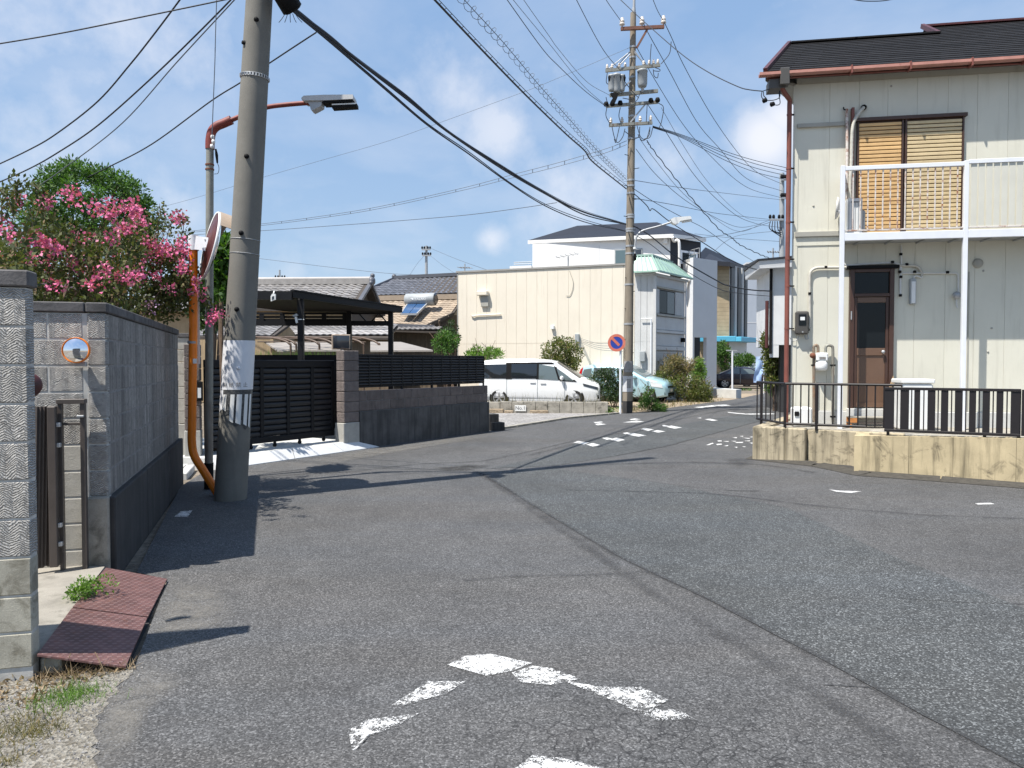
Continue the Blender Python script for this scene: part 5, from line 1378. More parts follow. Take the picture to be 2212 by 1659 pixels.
mb = MB(); MB().tube([SF.P(sw - .1, .08, .2), SF.P(sw - .1, .08, 5.5)], .035, 6).build('downpipe', M['white_steel'], t)
c = SF.P(sw - .5, .12, 2.75); mb = MB(); mb.box(c, (.16, .2, .2), .9, 0, .02); mb.build('lamp', M['black_soft'], t)

# ================================================================== white three storey house
M['house_white'] = pm('house_white', (.80, .79, .77), .7, .04, 1)
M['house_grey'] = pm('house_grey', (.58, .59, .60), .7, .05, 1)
M['roof_navy'] = pm('roof_navy', (.012, .014, .022), .6, .15, 2)
t = thing('white_house', 'white three storey house with a dark blue hip roof and a tall grey front wing', 'house', AT(1350, 780, 47).xy.to_3d())
nc, fl = AT(1448, 509, 46), AT(1146, 523, 48.6)
HF = Frame(nc.xy, (nc - fl).xy); hl = HF.U(1150)
zE = nc.z - .1
mb = MB(); mb.fbox(HF, hl, 0, -6.5, 0, -.1, zE); mb.build('wall', M['house_white'], t)
FF = Frame(HF.P(0, 0, 0).xy, (.80, .60)); fw = FF.U(1512)
mb = MB(); mb.fbox(FF, .02, fw, -5, .0, -.1, zE - .01); mb.build('front_wall', M['roof_navy'], t)
ea, eb, ec, ed = AT(1141, 519, 48.8), AT(1452, 505, 45.6), AT(1523, 514, 47.6), AT(1190, 519, 54)
ra, rb = AT(1247, 487.5, 51), AT(1419, 480, 50)
mb = MB(); mb.add([ea, eb, ec, ed, ra, rb], [(0, 1, 5, 4), (1, 2, 5), (0, 4, 3), (2, 3, 4, 5), (0, 3, 2, 1)]); mb.build('roof', M['roof_navy'], t)
for a, b in ((ea, eb), (eb, ec)):
    mb = MB(); mb.bar(a + Vector((0, 0, -.13)), b + Vector((0, 0, -.13)), .18, .22); mb.build('eave_gutter', M['house_white'], t)
for u in (hl * .77, hl * .5, hl * .28):
    mb = MB(); mb.fbox(HF, u - .01, u + .01, .001, .008, 2, zE - .3); mb.build('wall_joint', M['house_grey'], t)
mb = MB(); u0, z1 = HF.pix(1328, 539); u1, z0 = HF.pix(1388, 572); mb.fbox(HF, u0, u1, .0, .08, z0, z1, 0, .01); wn_ = mb.build('window', M['trans_grey'], t)
for a, b in ((.04, .48), (.52, .96)):
    mb = MB(); mb.fbox(HF, u0 + (u1 - u0) * a, u0 + (u1 - u0) * b, .081, .09, z0 + .1, z1 - .08); mb.build('pane', M['glass_teal'] if a < .3 else M['glass_smoke'], wn_)
u, z = HF.pix(1438, 520); mb = MB(); mb.fbox(HF, u - .12, u + .12, .01, .2, z - .2, z + .15, 0, .03); mb.build('vent', M['house_white'], t)
mb = MB(); mb.fbox(HF, HF.U(1104), hl, -4, .3, -.1, HF.pix(1110, 576)[1]); mb.build('low_wing', M['house_white'], t)
for k in range(2): MB().tube([HF.P(HF.U(1112), .2, HF.pix(1110, 572 - 4 * k)[1]), HF.P(hl, .2, HF.pix(1110, 572 - 4 * k)[1])], .03, 5).build('parapet_rail', M['steel_grey'], t)
# grey front wing
WF_ = Frame(AT(1496, 785, 45.2).xy, (.785, .62)); wr = WF_.U(1548)
zw = AT(1496, 556, 45.2).z
dU0, dU1 = WF_.U(1499), WF_.U(1526); dz = 3.25
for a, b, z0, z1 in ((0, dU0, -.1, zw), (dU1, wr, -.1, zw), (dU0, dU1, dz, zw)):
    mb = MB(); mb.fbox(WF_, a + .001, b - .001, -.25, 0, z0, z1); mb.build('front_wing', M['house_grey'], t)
# side of the wing lit by the sun
SW = Frame(WF_.P(0, -.0, 0).xy, (.62, -.785)); 
mb = MB(); p0, p1 = AT(1463, 785, 47.5), WF_.P(0, -.001, 0)
mb.prism([Vector((p0.x, p0.y, -.1)), Vector((p1.x, p1.y, -.1)), Vector((p1.x, p1.y, zw)), Vector((p0.x, p0.y, zw))], (.15, .2, 0)); mb.build('wing_side', M['house_white'], t)
mb = MB(); mb.prism([Vector((p0.x, p0.y, zw)), Vector((p1.x, p1.y, zw)), WF_.P(wr, 0, zw), WF_.P(wr, -4, zw), Vector((p0.x, p0.y + 4, zw))], (0, 0, -.2)); mb.build('terrace', M['house_white'], t)
mb = MB(); mb.fbox(WF_, dU0, dU1, -3, -2.9, -.1, 3.2); mb.build('porch_back', M['house_grey'], t)
u = FF.U(1478); mb = MB(); mb.fbox(FF, FF.U(1467), FF.U(1504), .002, .06, zw - .2, zE - .7, 0, .01); bd = mb.build('balcony_door', M['white_steel'], t)
mb = MB(); mb.fbox(FF, FF.U(1471), FF.U(1484), .061, .07, zw - .1, zE - .85); mb.build('pane', M['glass_dark'], bd)
mb = MB(); mb.fbox(FF, FF.U(1487), FF.U(1500), .061, .07, zw - .1, zE - .85); mb.build('pane', M['glass_teal'], bd)
for k in range(2): MB().tube([Vector((p0.x + .4, p0.y, zw + .35 + .3 * k)), WF_.P(wr * .3, -.1, zw + .35 + .3 * k)], .03, 5).build('terrace_rail', M['steel_grey'], t)
for k in range(4):
    q = Vector((p0.x + .4, p0.y, zw)).lerp(WF_.P(wr * .3, -.1, zw), k / 3); MB().tube([q, q + Vector((0, 0, .66))], .025, 5).build('rail_post', M['steel_grey'], t)
# downpipe and gutter bend
MB().tube(bez([AT(1452, 512, 45.5), AT(1456, 521, 45.7), AT(1467, 524, 45.6), AT(1467, 590, 45.9)], 5), .09, 7).build('downpipe', M['house_white'], t)
mb = MB(); mb.fbox(HF, HF.U(1466), HF.U(1492), -.2, .4, AT(1480, 610, 46).z, AT(1480, 603, 46).z, 0, .05); mb.build('duct', M['house_white'], t)

# brick faced building with dark strips and a blue canopy
def brick_mat():
    m = NT('brick_tan'); P = m.pos(); s = m.n('ShaderNodeSeparateXYZ', {0: P})
    f = m.math('FRACT', m.math('MULTIPLY', s.outputs[2], 3.3)); ln = m.ramp(f, (.0, .55), (.16, 1))
    c = m.mix(1.0, (.40, .315, .20), m.ramp(m.noise(P, 1.6, 5, .6), (.3, .8), (.7, 1.15)), 'MULTIPLY'); c = m.mix(1.0, c, ln, 'MULTIPLY')
    m.link(c, m.b.inputs['Base Color']); m.b.inputs['Roughness'].default_value = .85; return m.mat
M['brick_tan'] = brick_mat(); M['strip_dark'] = pm('strip_dark', (.045, .045, .047), .4, .2, 1); M['canopy_blue'] = pm('canopy_blue', (.10, .42, .60), .4, .05, 2)
t = thing('brick_building', 'tan brick faced building with dark vertical strips above a sky blue canopy', 'building', AT(1590, 790, 60).xy.to_3d())
b0 = AT(1546, 785, 59); BF2 = Frame(b0.xy, (.97, -.10)); bu = BF2.U(1574.5); zb2 = AT(1570, 570, 59).z
mb = MB(); mb.fbox(BF2, -1.5, bu, -6, 0, -.1, zb2); mb.build('brick_wall', M['brick_tan'], t)
SF2 = Frame(BF2.P(bu, 0, 0).xy, (.62, .78)); su = SF2.U(1614)
mb = MB(); mb.fbox(SF2, .02, su, -4, -.05, -.1, zb2 - .05); mb.build('side_wall', M['house_grey'], t)
for k in range(5):
    a = su * (.06 + .19 * k); mb = MB(); mb.fbox(SF2, a, a + su * (.10 if k % 2 else .13), -.05, .06 + .02 * (k % 2), 3.7, zb2 - .1); mb.build('dark_strip', M['strip_dark'] if k % 2 == 0 else M['shutter_grey'], t)
mb = MB(); mb.fbox(SF2, su * .04, su * .12, .07, .09, 6, 7.5); mb.build('window', M['glass_dark'], t)
zc_ = AT(1570, 738, 58).z
mb = MB(); mb.fbox(BF2, -1.5, bu + .3, -.5, 1.2, zc_, zc_ + .42, 0, .03); mb.build('canopy', M['canopy_blue'], t)
mb = MB(); mb.fbox(SF2, 0, su + .2, -.5, 1.0, zc_ + .02, zc_ + .40, 0, .03); mb.build('canopy', M['canopy_blue'], t)
rp = [AT(1512, 536, 66), AT(1520, 536, 66), AT(1577, 562, 57.5), AT(1622, 580, 66), AT(1500, 560, 58)]
mb = MB(); mb.prism([AT(1524, 534, 64), AT(1622, 581, 68), AT(1578, 566, 57.8), AT(1500, 560, 58.5)], (0, 0, -.35)); mb.build('roof', M['roof_navy'], t)
t = thing('grey_building', 'plain blue grey slab building far down the street beside the brick one', 'building', AT(1640, 790, 78).xy.to_3d())
g0 = AT(1612, 785, 76); GF2 = Frame(g0.xy, (.99, -.1)); gu = GF2.U(1690); zg = AT(1640, 570, 76).z
M['slab_blue'] = pm('slab_blue', (.34, .38, .44), .75, .05, .6)
mb = MB(); mb.fbox(GF2, 0, gu, -8, 0, -.1, zg); mb.build('wall', M['slab_blue'], t)
mb = MB(); mb.fbox(GF2, 0, gu, .001, .02, zg * .49, zg * .495); mb.build('wall_joint', M['house_grey'], t)
mb = MB(); mb.fbox(GF2, -.1, gu, -8, .1, zg + .001, zg + .15); mb.build('roof_edge', M['house_grey'], t)
# white rendered wall end beside the right-hand house
t = thing('white_annex', 'weathered white two storey annex glimpsed between the street and the right hand house', 'building', AT(1682, 790, 25).xy.to_3d())
a0 = AT(1665, 785, 24.6); AF = Frame(a0.xy, (.98, -.2)); M['annex_white'] = pm('annex_white', (.66, .67, .68), .8, .08, 2, blot=((.4, .4, .38), .5, .62, 3))
zA = AT(1670, 574, 24.6).z; zl = AT(1670, 745, 24.6).z
mb = MB(); mb.fbox(AF, 0, 2.5, -4, 0, zl, zA); mb.build('wall', M['annex_white'], t)
mb = MB(); mb.fbox(AF, 0, AF.U(1682), -.3, -.005, AT(1670, 772, 24.6).z, zl - .001); mb.build('wall_foot', M['annex_white'], t)
mb = MB(); mb.fbox(AF, .35, 2.5, -4, -.4, -.1, zl - .002); mb.build('ground_floor', M['strip_dark'], t)
mb = MB(); mb.hexa([AF.P(-.42, .35, zA - .12), AF.P(2.5, .35, zA - .05), AF.P(2.5, -4, zA - .02), AF.P(-.42, -4, zA - .02), AF.P(-.45, .38, zA + .12), AF.P(2.5, .38, zA + .3), AF.P(2.5, -4, zA + .3), AF.P(-.45, -4, zA + .3)]); mb.build('eave', M['annex_white'], t)
mb = MB(); mb.hexa([AF.P(-.5, .42, zA + .125), AF.P(2.5, .42, zA + .305), AF.P(2.5, -4, zA + .31), AF.P(-.5, -4, zA + .31), AF.P(-.5, .42, zA + .18), AF.P(2.5, .42, zA + .38), AF.P(2.5, -4, zA + .9), AF.P(-.5, -4, zA + .5)]); mb.build('roof', M['roof_navy'], t)
MB().tube([AF.P(-.02, .03, zl - .3), AF.P(-.02, .03, zA)], .05, 8).build('downpipe', M['black_soft'], t)
MB().tube([AF.P(-.14, .03, zl - .1), AF.P(-.14, .03, AT(1660, 650, 24.6).z)], .06, 8).build('dark_pipe', M['mirror_back'], t)

# pinkish house eave at the far left behind the shrubs
M['pink_wall'] = pm('pink_wall', (.25, .16, .14), .8, .1, 2)
t = thing('pink_house', 'dusky pink house with a low eave behind the crape myrtle at the left edge', 'house', AT(-20, 700, 12).xy.to_3d())
a, b = AT(-420, 590, 13), AT(40, 600, 13)
mb = MB(); mb.prism([Vector((a.x, a.y, 0)), Vector((b.x - .5, b.y, 0)), Vector((b.x - .5, b.y, b.z)), Vector((a.x, a.y, b.z))], (0, 4, 0)); mb.build('wall', M['pink_wall'], t)
mb = MB(); mb.hexa([Vector((a.x, a.y - .5, b.z)), Vector((b.x - .2, b.y - .5, b.z)), Vector((b.x - .2, b.y + 4, b.z)), Vector((a.x, a.y + 4, b.z)), Vector((a.x, a.y - .5, b.z + .22)), Vector((b.x - .2, b.y - .5, b.z + .22)), Vector((b.x - 1.8, b.y + 2, b.z + .9)), Vector((a.x, a.y + 2, b.z + .9))]); mb.build('roof', M['mirror_back'], t)
# ================================================================== right-hand house
RF = Frame(AT(1713, 785, 13.5).xy, (.986, -.165))
def Q(px, py, v=0.0):
    u, z = RF.pix(px, py, v); return RF.P(u, v, z)
def ru(px, v=0.0): return RF.U(px, v)
def rz(px, py, v=0.0): return RF.pix(px, py, v)[1]
house = thing('house', 'cream two storey house with a dark slate roof and white steel balcony at the right', 'house', RF.P(3, -2, .5))
UR = 7.2
LD = Vector((.505, .863, 0))                        # its left side wall follows the skewed street
c0 = RF.P(0.02, -.03, 0)
pl = [c0, RF.P(UR, -.03, 0), RF.P(UR, -.03, 0) + LD * 8, c0 + LD * 8]
zT = 6.79
mb = MB(); mb.prism([Vector((p.x, p.y, -.1)) for p in pl], (0, 0, zT + .1)); mb.build('core', M['siding'], house)
joints = [0.0] + [ru(x) for x in (1786, 1849, 1910, 1973, 2039, 2102, 2168)]
while joints[-1] < UR: joints.append(joints[-1] + .5)
zs_ = rz(1770, 507)
for a, b in zip(joints[:-1], joints[1:]):
    piece('siding_panel', RF, a + .0015, b - .0015, -.029, 0, .80, zs_ - .002, M['siding'], house, .002)
    piece('siding_panel', RF, a + .0015, b - .0015, -.029, 0, zs_ + .002, zT - .12, M['siding'], house, .002)
mb = MB(); mb.fbox(RF, -.01, UR, -.029, .03, -.1, .795, 0, .01); mb.build('foundation', M['concrete_pale'], house)
mb = MB(); mb.fbox(RF, -.03, .05, -.05, .012, .80, zT - .12); mb.build('corner_trim', M['siding'], house)
for py, a, b, h in ((271, 1716, 1826, .035), (506, 1714, 1819, .045)):
    mb = MB(); mb.fbox(RF, ru(a), ru(b), .001, .05, rz(1770, py) - h, rz(1770, py) + h, 0, .004); mb.build('ledge', M['siding_trim'], house)
mb = MB(); mb.fbox(RF, ru(1715), ru(1819), .001, .014, rz(1770, 530), rz(1770, 512)); mb.build('ledge_board', M['siding'], house)
M['meter_dark'] = pm('meter_dark', (.07, .066, .06), .5, .1, 8)
# roof
VE = .34
eL = RF.P(ru(1649, VE), VE, 6.80)
rL = AT(1708, 97, 15.6)
eR = RF.P(UR + .4, VE, 6.80)
upd = rL - eL; upd = upd - RF.d.to_3d() * upd.dot(RF.d.to_3d()); H1 = upd.length; updn = upd.normalized()
su = (rL - eL).dot(RF.d.to_3d()) / H1                # left edge slant per metre up the slope
Lr = (eR - eL).length
def rp_(a, b, h=0.0): 
    nz = RF.d.to_3d().cross(updn); nz = nz if nz.z > 0 else -nz
    return eL + RF.d.to_3d() * a + updn * b + nz * h
H2 = H1 + .98
aS = (AT(2030, 74, 15.12) - eL).dot(RF.d.to_3d())
mb = MB(); mb.prism([rp_(0, 0), rp_(Lr, 0), rp_(Lr, H2), rp_(aS, H2), rp_(aS, H1), rp_(su * H1, H1)], (0, 0, -.10)); mb.build('roof_deck', M['slate'], house)
# far slope and soffit close the roof from behind
bk = -RF.n.to_3d()
mb = MB(); mb.prism([rp_(su * H1, H1, -.02), rp_(aS, H1, -.02), rp_(aS, H1, -.02) + bk * 3 + Vector((0, 0, -2)), rp_(su * H1, H1, -.02) + bk * 3 + Vector((1.5, 0, -2))], (0, 0, -.1)); mb.build('roof_rear', M['slate'], house)
mb = MB(); mb.prism([rp_(aS, H2, -.02), rp_(Lr, H2, -.02), rp_(Lr, H2, -.02) + bk * 4 + Vector((0, 0, -2.8)), rp_(aS, H2, -.02) + bk * 4 + Vector((0, 0, -2.8))], (0, 0, -.1)); mb.build('roof_rear', M['slate'], house)
mb = MB(); mb.prism([rp_(0, .02, -.1), RF.P(0.0, -.02, 6.70), c0 + LD * 2.6 + Vector((0, 0, 6.70)), rp_(su * H1, H1, -.1)], (0, 0, -.05)); mb.build('soffit', M['siding_trim'], house)
ex = .196; row = 0; b = 0.0
while b < H2 - .02:
    e = min(b + ex, H2); off = (row * .41) % .82
    a = su * b if b < H1 - .01 else aS
    a1 = a; nxt = a + .82 - off if off else a + .82
    while a1 < min(Lr, 7.0):
        n_ = min(nxt, Lr)
        if n_ - a1 > .05:
            key = ('slate', round(n_ - a1, 2), round(e - b, 3)); me = _pc.get(key)
            if me is None:
                w, l = n_ - a1 - .006, e - b + .03
                vs, fs = chamfer(w / 2, l / 2, .005, .0015); me = bpy.data.meshes.new('roof_slate'); me.from_pydata(vs, [], fs); me.materials.append(M['slate']); _pc[key] = me
            ctr = rp_((a1 + n_) / 2, (b + e) / 2, .016)
            o = bpy.data.objects.new('roof_slate', me); COL.objects.link(o); o.parent = house
            x = RF.d.to_3d(); nz = x.cross(updn); tl = (updn + nz * -.055).normalized(); nz2 = x.cross(tl)
            m = Matrix((x, tl, nz2)).transposed().to_4x4(); m.translation = ctr - wloc(house); o.matrix_local = m
        a1 = n_; nxt = a1 + .82
    b = e; row += 1
for p, q in ((rp_(-.02, -.02, .03), rp_(su * H1 - .02, H1 + .04, .03)), (rp_(aS - .03, H1 - .0, .03), rp_(aS - .03, H2 + .03, .05))):
    mb = MB(); mb.bar(p, q, .07, .09); mb.build('verge_flashing', M['mirror_back'], house)
for p, q in ((rp_(su * H1, H1, .035), rp_(aS, H1, .035)),):
    mb = MB(); mb.bar(p, q, .14, .03); mb.build('ridge_flashing', M['slate'], house)
mb = MB(); mb.bar(rp_(aS, H2, .045), rp_(Lr, H2, .045), .12, .04); mb.build('ridge_flashing', M['mirror_back'], house)
# gutter, hopper and downpipe
g0, g1 = RF.P(ru(1634, VE + .06), VE + .06, 6.72), RF.P(UR + .3, VE + .06, 6.74)
gut = MB(); sec = [(a, b * .62 + .012) for a, b in ((.065, .05), (.068, -.03), (.03, -.06), (-.03, -.06), (-.06, -.03), (-.058, .05), (-.05, .05), (-.05, -.025), (-.026, -.05), (.026, -.05), (.058, -.025), (.055, .05))]
vs = [p + RF.n.to_3d() * a + Vector((0, 0, z)) for p in (g0, g1) for a, z in sec]; n_ = len(sec)
gut.add(vs, [(i, (i + 1) % n_, (i + 1) % n_ + n_, i + n_) for i in range(n_)] + [tuple(range(n_)), tuple(range(n_, 2 * n_))[::-1]]); gut.build('gutter', M['gutter_pale'], house)
mb = MB(); mb.fbox(RF, ru(1652, VE), UR + .3, VE - .06, VE - .02, 6.685, 6.795); mb.build('fascia', M['gutter_red'], house)
for px in (1830, 1955, 2086, 2200):
    u = ru(px, VE + .06); mb = MB(); mb.fbox(RF, u - .012, u + .012, VE - .02, VE + .14, 6.655, 6.79); mb.build('gutter_bracket', M['gutter_red'], house)
mb = MB(); u0, u1 = ru(1677, VE), ru(1697, VE); mb.fbox(RF, u0, u1, VE - .06, VE + .13, 6.53, 6.82, 0, .01); mb.build('hopper', M['meter_dark'], house)
mb = MB(); mb.fbox(RF, ru(1655, VE), ru(1690, VE), VE - .28, VE + .04, 6.50, 6.66); mb.build('eave_box', M['meter_dark'], house)
dp_ = bez([Q(1690, 188, VE), Q(1692, 196, VE - .04), Q(1700, 208, .22), Q(1705.5, 216, .1), Q(1705.5, 226, .075)], 6) + [Q(1704, 360, .075), Q(1701, 560, .075), Q(1697.5, 925, .075)]
MB().tube(dp_, .042, 12).build('downpipe', M['gutter_red'], house)
for py in (248, 364, 480, 560, 618, 710):
    MB().tube([Q(1705.6 - (py - 220) * .0115, py - 2, .075), Q(1705.6 - (py - 220) * .0115, py + 2, .075)], .048, 12).build('pipe_collar', M['gutter_red'], house)
    mb = MB(); p = Q(1711, py, .05); mb.box(p, (.07, .05, .02), RF.ang); mb.build('pipe_clip', M['black_soft'], house)

# storm shutters
s0, s1, sm = ru(1845, .05), ru(2074, .05), ru(1946, .05)
zt_s, zb_s = rz(1960, 258, .05), rz(1960, 506, .05)
sh = MB(); sh.fbox(RF, s0 - .05, s1 + .04, .001, .10, zt_s, zt_s + .06, 0, .004); sh.build('shutter_head', M['door_brown'], house)
for a, b, mt in ((s0, sm - .012, 'slat_tan'), (sm + .012, s1, 'slat_pale')):
    fr = MB(); fr.fbox(RF, a, b, .001, .028, zb_s, zt_s - .002); so = fr.build('storm_shutter', M['door_brown'], house)
    for e in (a, b - .03):
        fr = MB(); fr.fbox(RF, e, e + .03, .029, .072, zb_s, zt_s - .003, 0, .003); fr.build('shutter_stile', M['door_brown'], so)
    n_ = 28; dz_ = (zt_s - zb_s - .06) / n_
    for k in range(n_):
        piece('shutter_slat', RF, a + .032, b - .032, .03, .058, zb_s + .03 + dz_ * k + .012, zb_s + .03 + dz_ * (k + 1) - .004, M[mt], so, .006)
mb = MB(); mb.fbox(RF, s0 - .10, s0 - .055, .001, .09, zb_s, zt_s + .25, 0, .004); mb.build('shutter_post', M['gutter_red'], house)

# balcony
M['board_cream'] = pm('board_cream', (.58, .57, .50), .5, .05, 4, blot=((.33, .16, .07), .6, .72, 14))
BV = .62
bl, bp, br_ = ru(1815.5, BV), ru(2080, BV), UR - 1.0
zb0, zb1 = rz(1960, 516, BV), rz(1960, 503, BV)
zr_ = rz(1960, 359, BV)
balc = house
wt_ = M['white_steel']
for u in (bl, bp):
    mb = MB(); mb.fbox(RF, u - .035, u + .035, BV - .035, BV + .035, .46, zr_ + .05, 0, .004); mb.build('balcony_post', wt_, house)
for a, b, dz_ in ((bl + .036, bp - .036, 0), (bp + .036, br_, .03)):
    mb = MB(); mb.fbox(RF, a, b, BV - .03, BV + .03, zr_ - .035 + dz_, zr_ + .035 + dz_, 0, .005); mb.build('top_rail', wt_, house)
    mb = MB(); mb.fbox(RF, a, b, BV - .03, BV + .03, zb0 - .01, zb1 + .02, 0, .005); mb.build('floor_beam', wt_, house)
    mb = MB(); mb.fbox(RF, a, b, BV - .02, BV + .02, zb1 + .05, zb1 + .075, 0, .003); mb.build('bottom_rail', M['rusty_bar'], house)
mb = MB(); mb.hexa([RF.P(bl, BV - .031, zb0 + .03), RF.P(br_, BV - .031, zb0 + .03), RF.P(br_, .004, zb0 + .03), RF.P(ru(1818), .004, zb0 + .03), RF.P(bl, BV - .031, zb1 - .01), RF.P(br_, BV - .031, zb1 - .01), RF.P(br_, .004, zb1 - .01), RF.P(ru(1818), .004, zb1 - .01)]); mb.build('balcony_floor', M['steel_grey'], house)
for k in range(7):
    u = bl + .35 + .52 * k; mb = MB(); mb.fbox(RF, u, u + .03, .004, BV - .032, zb0 + .005, zb0 + .028); mb.build('floor_joist', M['steel_grey'], house)
sa_, sb_ = RF.P(bl, BV - .036, 0), RF.P(ru(1818.5), .004, 0)
for nm, z, h in (('side_rail', zr_, .06), ('side_beam', (zb0 + zb1) / 2, zb1 - zb0 + .02), ('side_bar', zb1 + .06, .025)):
    mb = MB(); mb.bar(Vector((sa_.x, sa_.y, z)), Vector((sb_.x, sb_.y, z)), .05, h); mb.build(nm, wt_, house)
for k in (1, 2, 3):
    p = sa_.lerp(sb_, k / 4); mb = MB(); mb.box((p.x, p.y, (zb1 + zr_) / 2 + .02), (.018, .018, zr_ - zb1 - .1), RF.ang); mb.build('baluster', M['rusty_bar'], house)
px = 1838
while px < 2072:
    u = ru(px, BV); piece('baluster', RF, u - .010, u + .010, BV - .010, BV + .010, zb1 + .076, zr_ - .036, M['rusty_bar'], house, .002); px += 16
px = 2090
while ru(px, BV) < br_ - .1:
    u = ru(px + 7, BV); piece('baluster_board', RF, u - .046, u + .046, BV - .008, BV + .008, zb1 + .076, zr_ - .006, M['board_cream'], house, .002); px += 16.4
M['conduit'] = pm('conduit', (.50, .48, .42), .6, .2, 12)
# air conditioner on the balcony, its hose and conduit
t = thing('air_conditioner', 'white air conditioner unit standing on the balcony floor behind the railing', 'air conditioner', Q(1848, 496, .3))
a, b = ru(1827, .42), ru(1859, .42); z0, z1 = zb1 + .03, rz(1848, 428, .42)
mb = MB(); mb.fbox(RF, a, b, .05, .42, z0, z1, 0, .012); mb.build('case', M['white_plastic'], t)
for k in range(5):
    u = a + .02 + (b - a - .04) * k / 4; mb = MB(); mb.fbox(RF, u - .004, u + .004, .421, .428, z0 + .06, z1 - .05); mb.build('grille_rib', M['trans_grey'], t)
mb = MB(); mb.fbox(RF, a + .05, b - .05, .421, .428, z1 - .075, z1 - .055); mb.build('badge', M['ink'], t)
mb = MB(); mb.fbox(RF, b + .001, b + .07, .1, .36, z0 + .06, z1 - .20, 0, .02); mb.build('valve_cover', M['trans_grey'], t)
hose = bez([Q(1866, 232, .06), Q(1856, 243, .10), Q(1847, 258, .14), Q(1842, 275, .15), Q(1840, 300, .15), Q(1839, 350, .15), Q(1836.5, 390, .15), Q(1836, 432, .15)], 10)
rad = [.026 + .006 * (i % 2) for i in range(len(hose))]
tag(MB().tube(hose, rad, 10).build('hose', M['conduit']), 'ribbed grey hose climbing the wall from the balcony unit', 'hose')
MB().tube([Q(1866, 232, -.01), Q(1866, 232, .05)], .05, 10).build('hose_hole', M['black_soft'], house)
MB().tube([Q(1829, 236, .06), Q(1830, 300, .10), Q(1829, 430, .10)], .026, 8).build('conduit', M['rusty_bar'], house)
MB().tube(bez([Q(1822, 232, .03), Q(1824, 237, .06), Q(1829, 236, .06)], 4), .012, 6).build('conduit_hook', M['black_soft'], house)
t = thing('satellite_dish', 'pale dish aerial seen edge on behind the left balcony post', 'satellite dish', Q(1809, 450, .3))
MB().lathe(Q(1809, 450, .25), [(.001, -.05), (.1, -.04), (.17, -.015), (.2, .02), (.195, .02), (.16, -.01), (.1, -.03), (.001, -.04)], (-.9, .40, .1), 24).build('dish', M['meter_grey'], t)
mb = MB(); mb.bar(Q(1809, 455, .25), Q(1815, 458, BV - .03), .03); mb.build('bracket', M['steel_grey'], t)

# door
DV = .05
d0, d1 = ru(1833, DV), ru(1928, DV); zd0, zd1 = rz(1880, 882, DV), rz(1880, 581, DV)
fr = MB(); 
fr.fbox(RF, d0, d0 + .075, .001, .10, zd0, zd1, 0, .005); fr.fbox(RF, d1 - .075, d1, .001, .10, zd0, zd1, 0, .005)
fr.fbox(RF, d0 + .076, d1 - .076, .001, .10, zd1 - .06, zd1 - .001, 0, .005)
fr.fbox(RF, d0 + .076, d1 - .076, .001, .10, rz(1880, 641, DV), rz(1880, 634, DV), 0, .005)
door = fr.build('door_frame', M['door_brown'], house)
mb = MB(); mb.fbox(RF, d0 - .05, d1 + .06, .002, .16, zd1 + .001, zd1 + .055, 0, .004); mb.build('door_hood', M['black_soft'], house)
mb = MB(); mb.fbox(RF, d0 + .077, d1 - .077, .002, .05, rz(1880, 633.5, DV), zd1 - .062); mb.build('transom_pane', M['glass_dark'], house)
dz0, dz1 = zd0 + .02, rz(1880, 642, DV)
a, b = d0 + .08, d1 - .08
mb = MB(); mb.fbox(RF, a, b, .002, .045, dz0, dz1); dr = mb.build('door', M['door_brown'], house)
zm0, zm1 = rz(1880, 768, DV), rz(1880, 752, DV); zt0_ = rz(1880, 654, DV)
for u0, u1, z0, z1 in ((a, a + .05, dz0, dz1), (b - .05, b, dz0, dz1), (a + .051, b - .051, zt0_, dz1), (a + .051, b - .051, zm0, zm1), (a + .051, b - .051, dz0, dz0 + .08)):
    mb = MB(); mb.fbox(RF, u0, u1, .046, .075, z0 + .001, z1 - .001, 0, .004); mb.build('door_rail', M['door_panel'] if u1 - u0 > .2 else M['door_brown'], dr)
mb = MB(); mb.fbox(RF, a + .052, b - .052, .046, .055, zm1, zt0_); mb.build('pane', M['glass_dark'], dr)
mb = MB(); mb.fbox(RF, a + .052, b - .052, .046, .056, dz0 + .081, zm0); mb.build('lower_panel', M['door_panel'], dr)
p = Q(1906.5, 760, .085); MB().lathe(p, [(.001, .06), (.022, .055), (.033, .035), (.026, .015), (.012, .01), (.012, -.01), (.03, -.012), (.03, -.02)], RF.n.to_3d(), 16).build('knob', M['steel_grey'], dr)
mb = MB(); mb.fbox(RF, d0 + .012, d0 + .03, .101, .115, zd1 - .9, zd1 - .75); mb.build('hinge', M['steel_grey'], dr)
mb = MB(); mb.fbox(RF, d0 - .02, d1 + .02, .0, .16, rz(1880, 902, .1), zd0 - .002, 0, .006); mb.build('door_sill', M['concrete_pale'], house)
t = thing('step_rack', 'low rusty orange shoe rack step beneath the brown door', 'rack', Q(1880, 915, .4))
u0, u1 = ru(1838, .5), ru(1925, .5)
for z in (.60, .70): mb = MB(); mb.fbox(RF, u0, u1, .25, .5, z, z + .02, 0, .004); mb.build('shelf', M['brown_metal'] if z < .65 else M['concrete_old'], t)
M['rust_orange'] = pm('rust_orange', (.45, .18, .05), .7, .3, 14)
for u in (u0, u1 - .03): 
    for v in (.26, .47): mb = MB(); mb.fbox(RF, u, u + .03, v, v + .03, .50, .599); mb.build('leg', M['rust_orange'], t)
for v in (.26, .47): mb = MB(); mb.fbox(RF, u0, u0 + .12, v, v + .03, .621, .699); mb.build('end_block', M['rust_orange'], t)

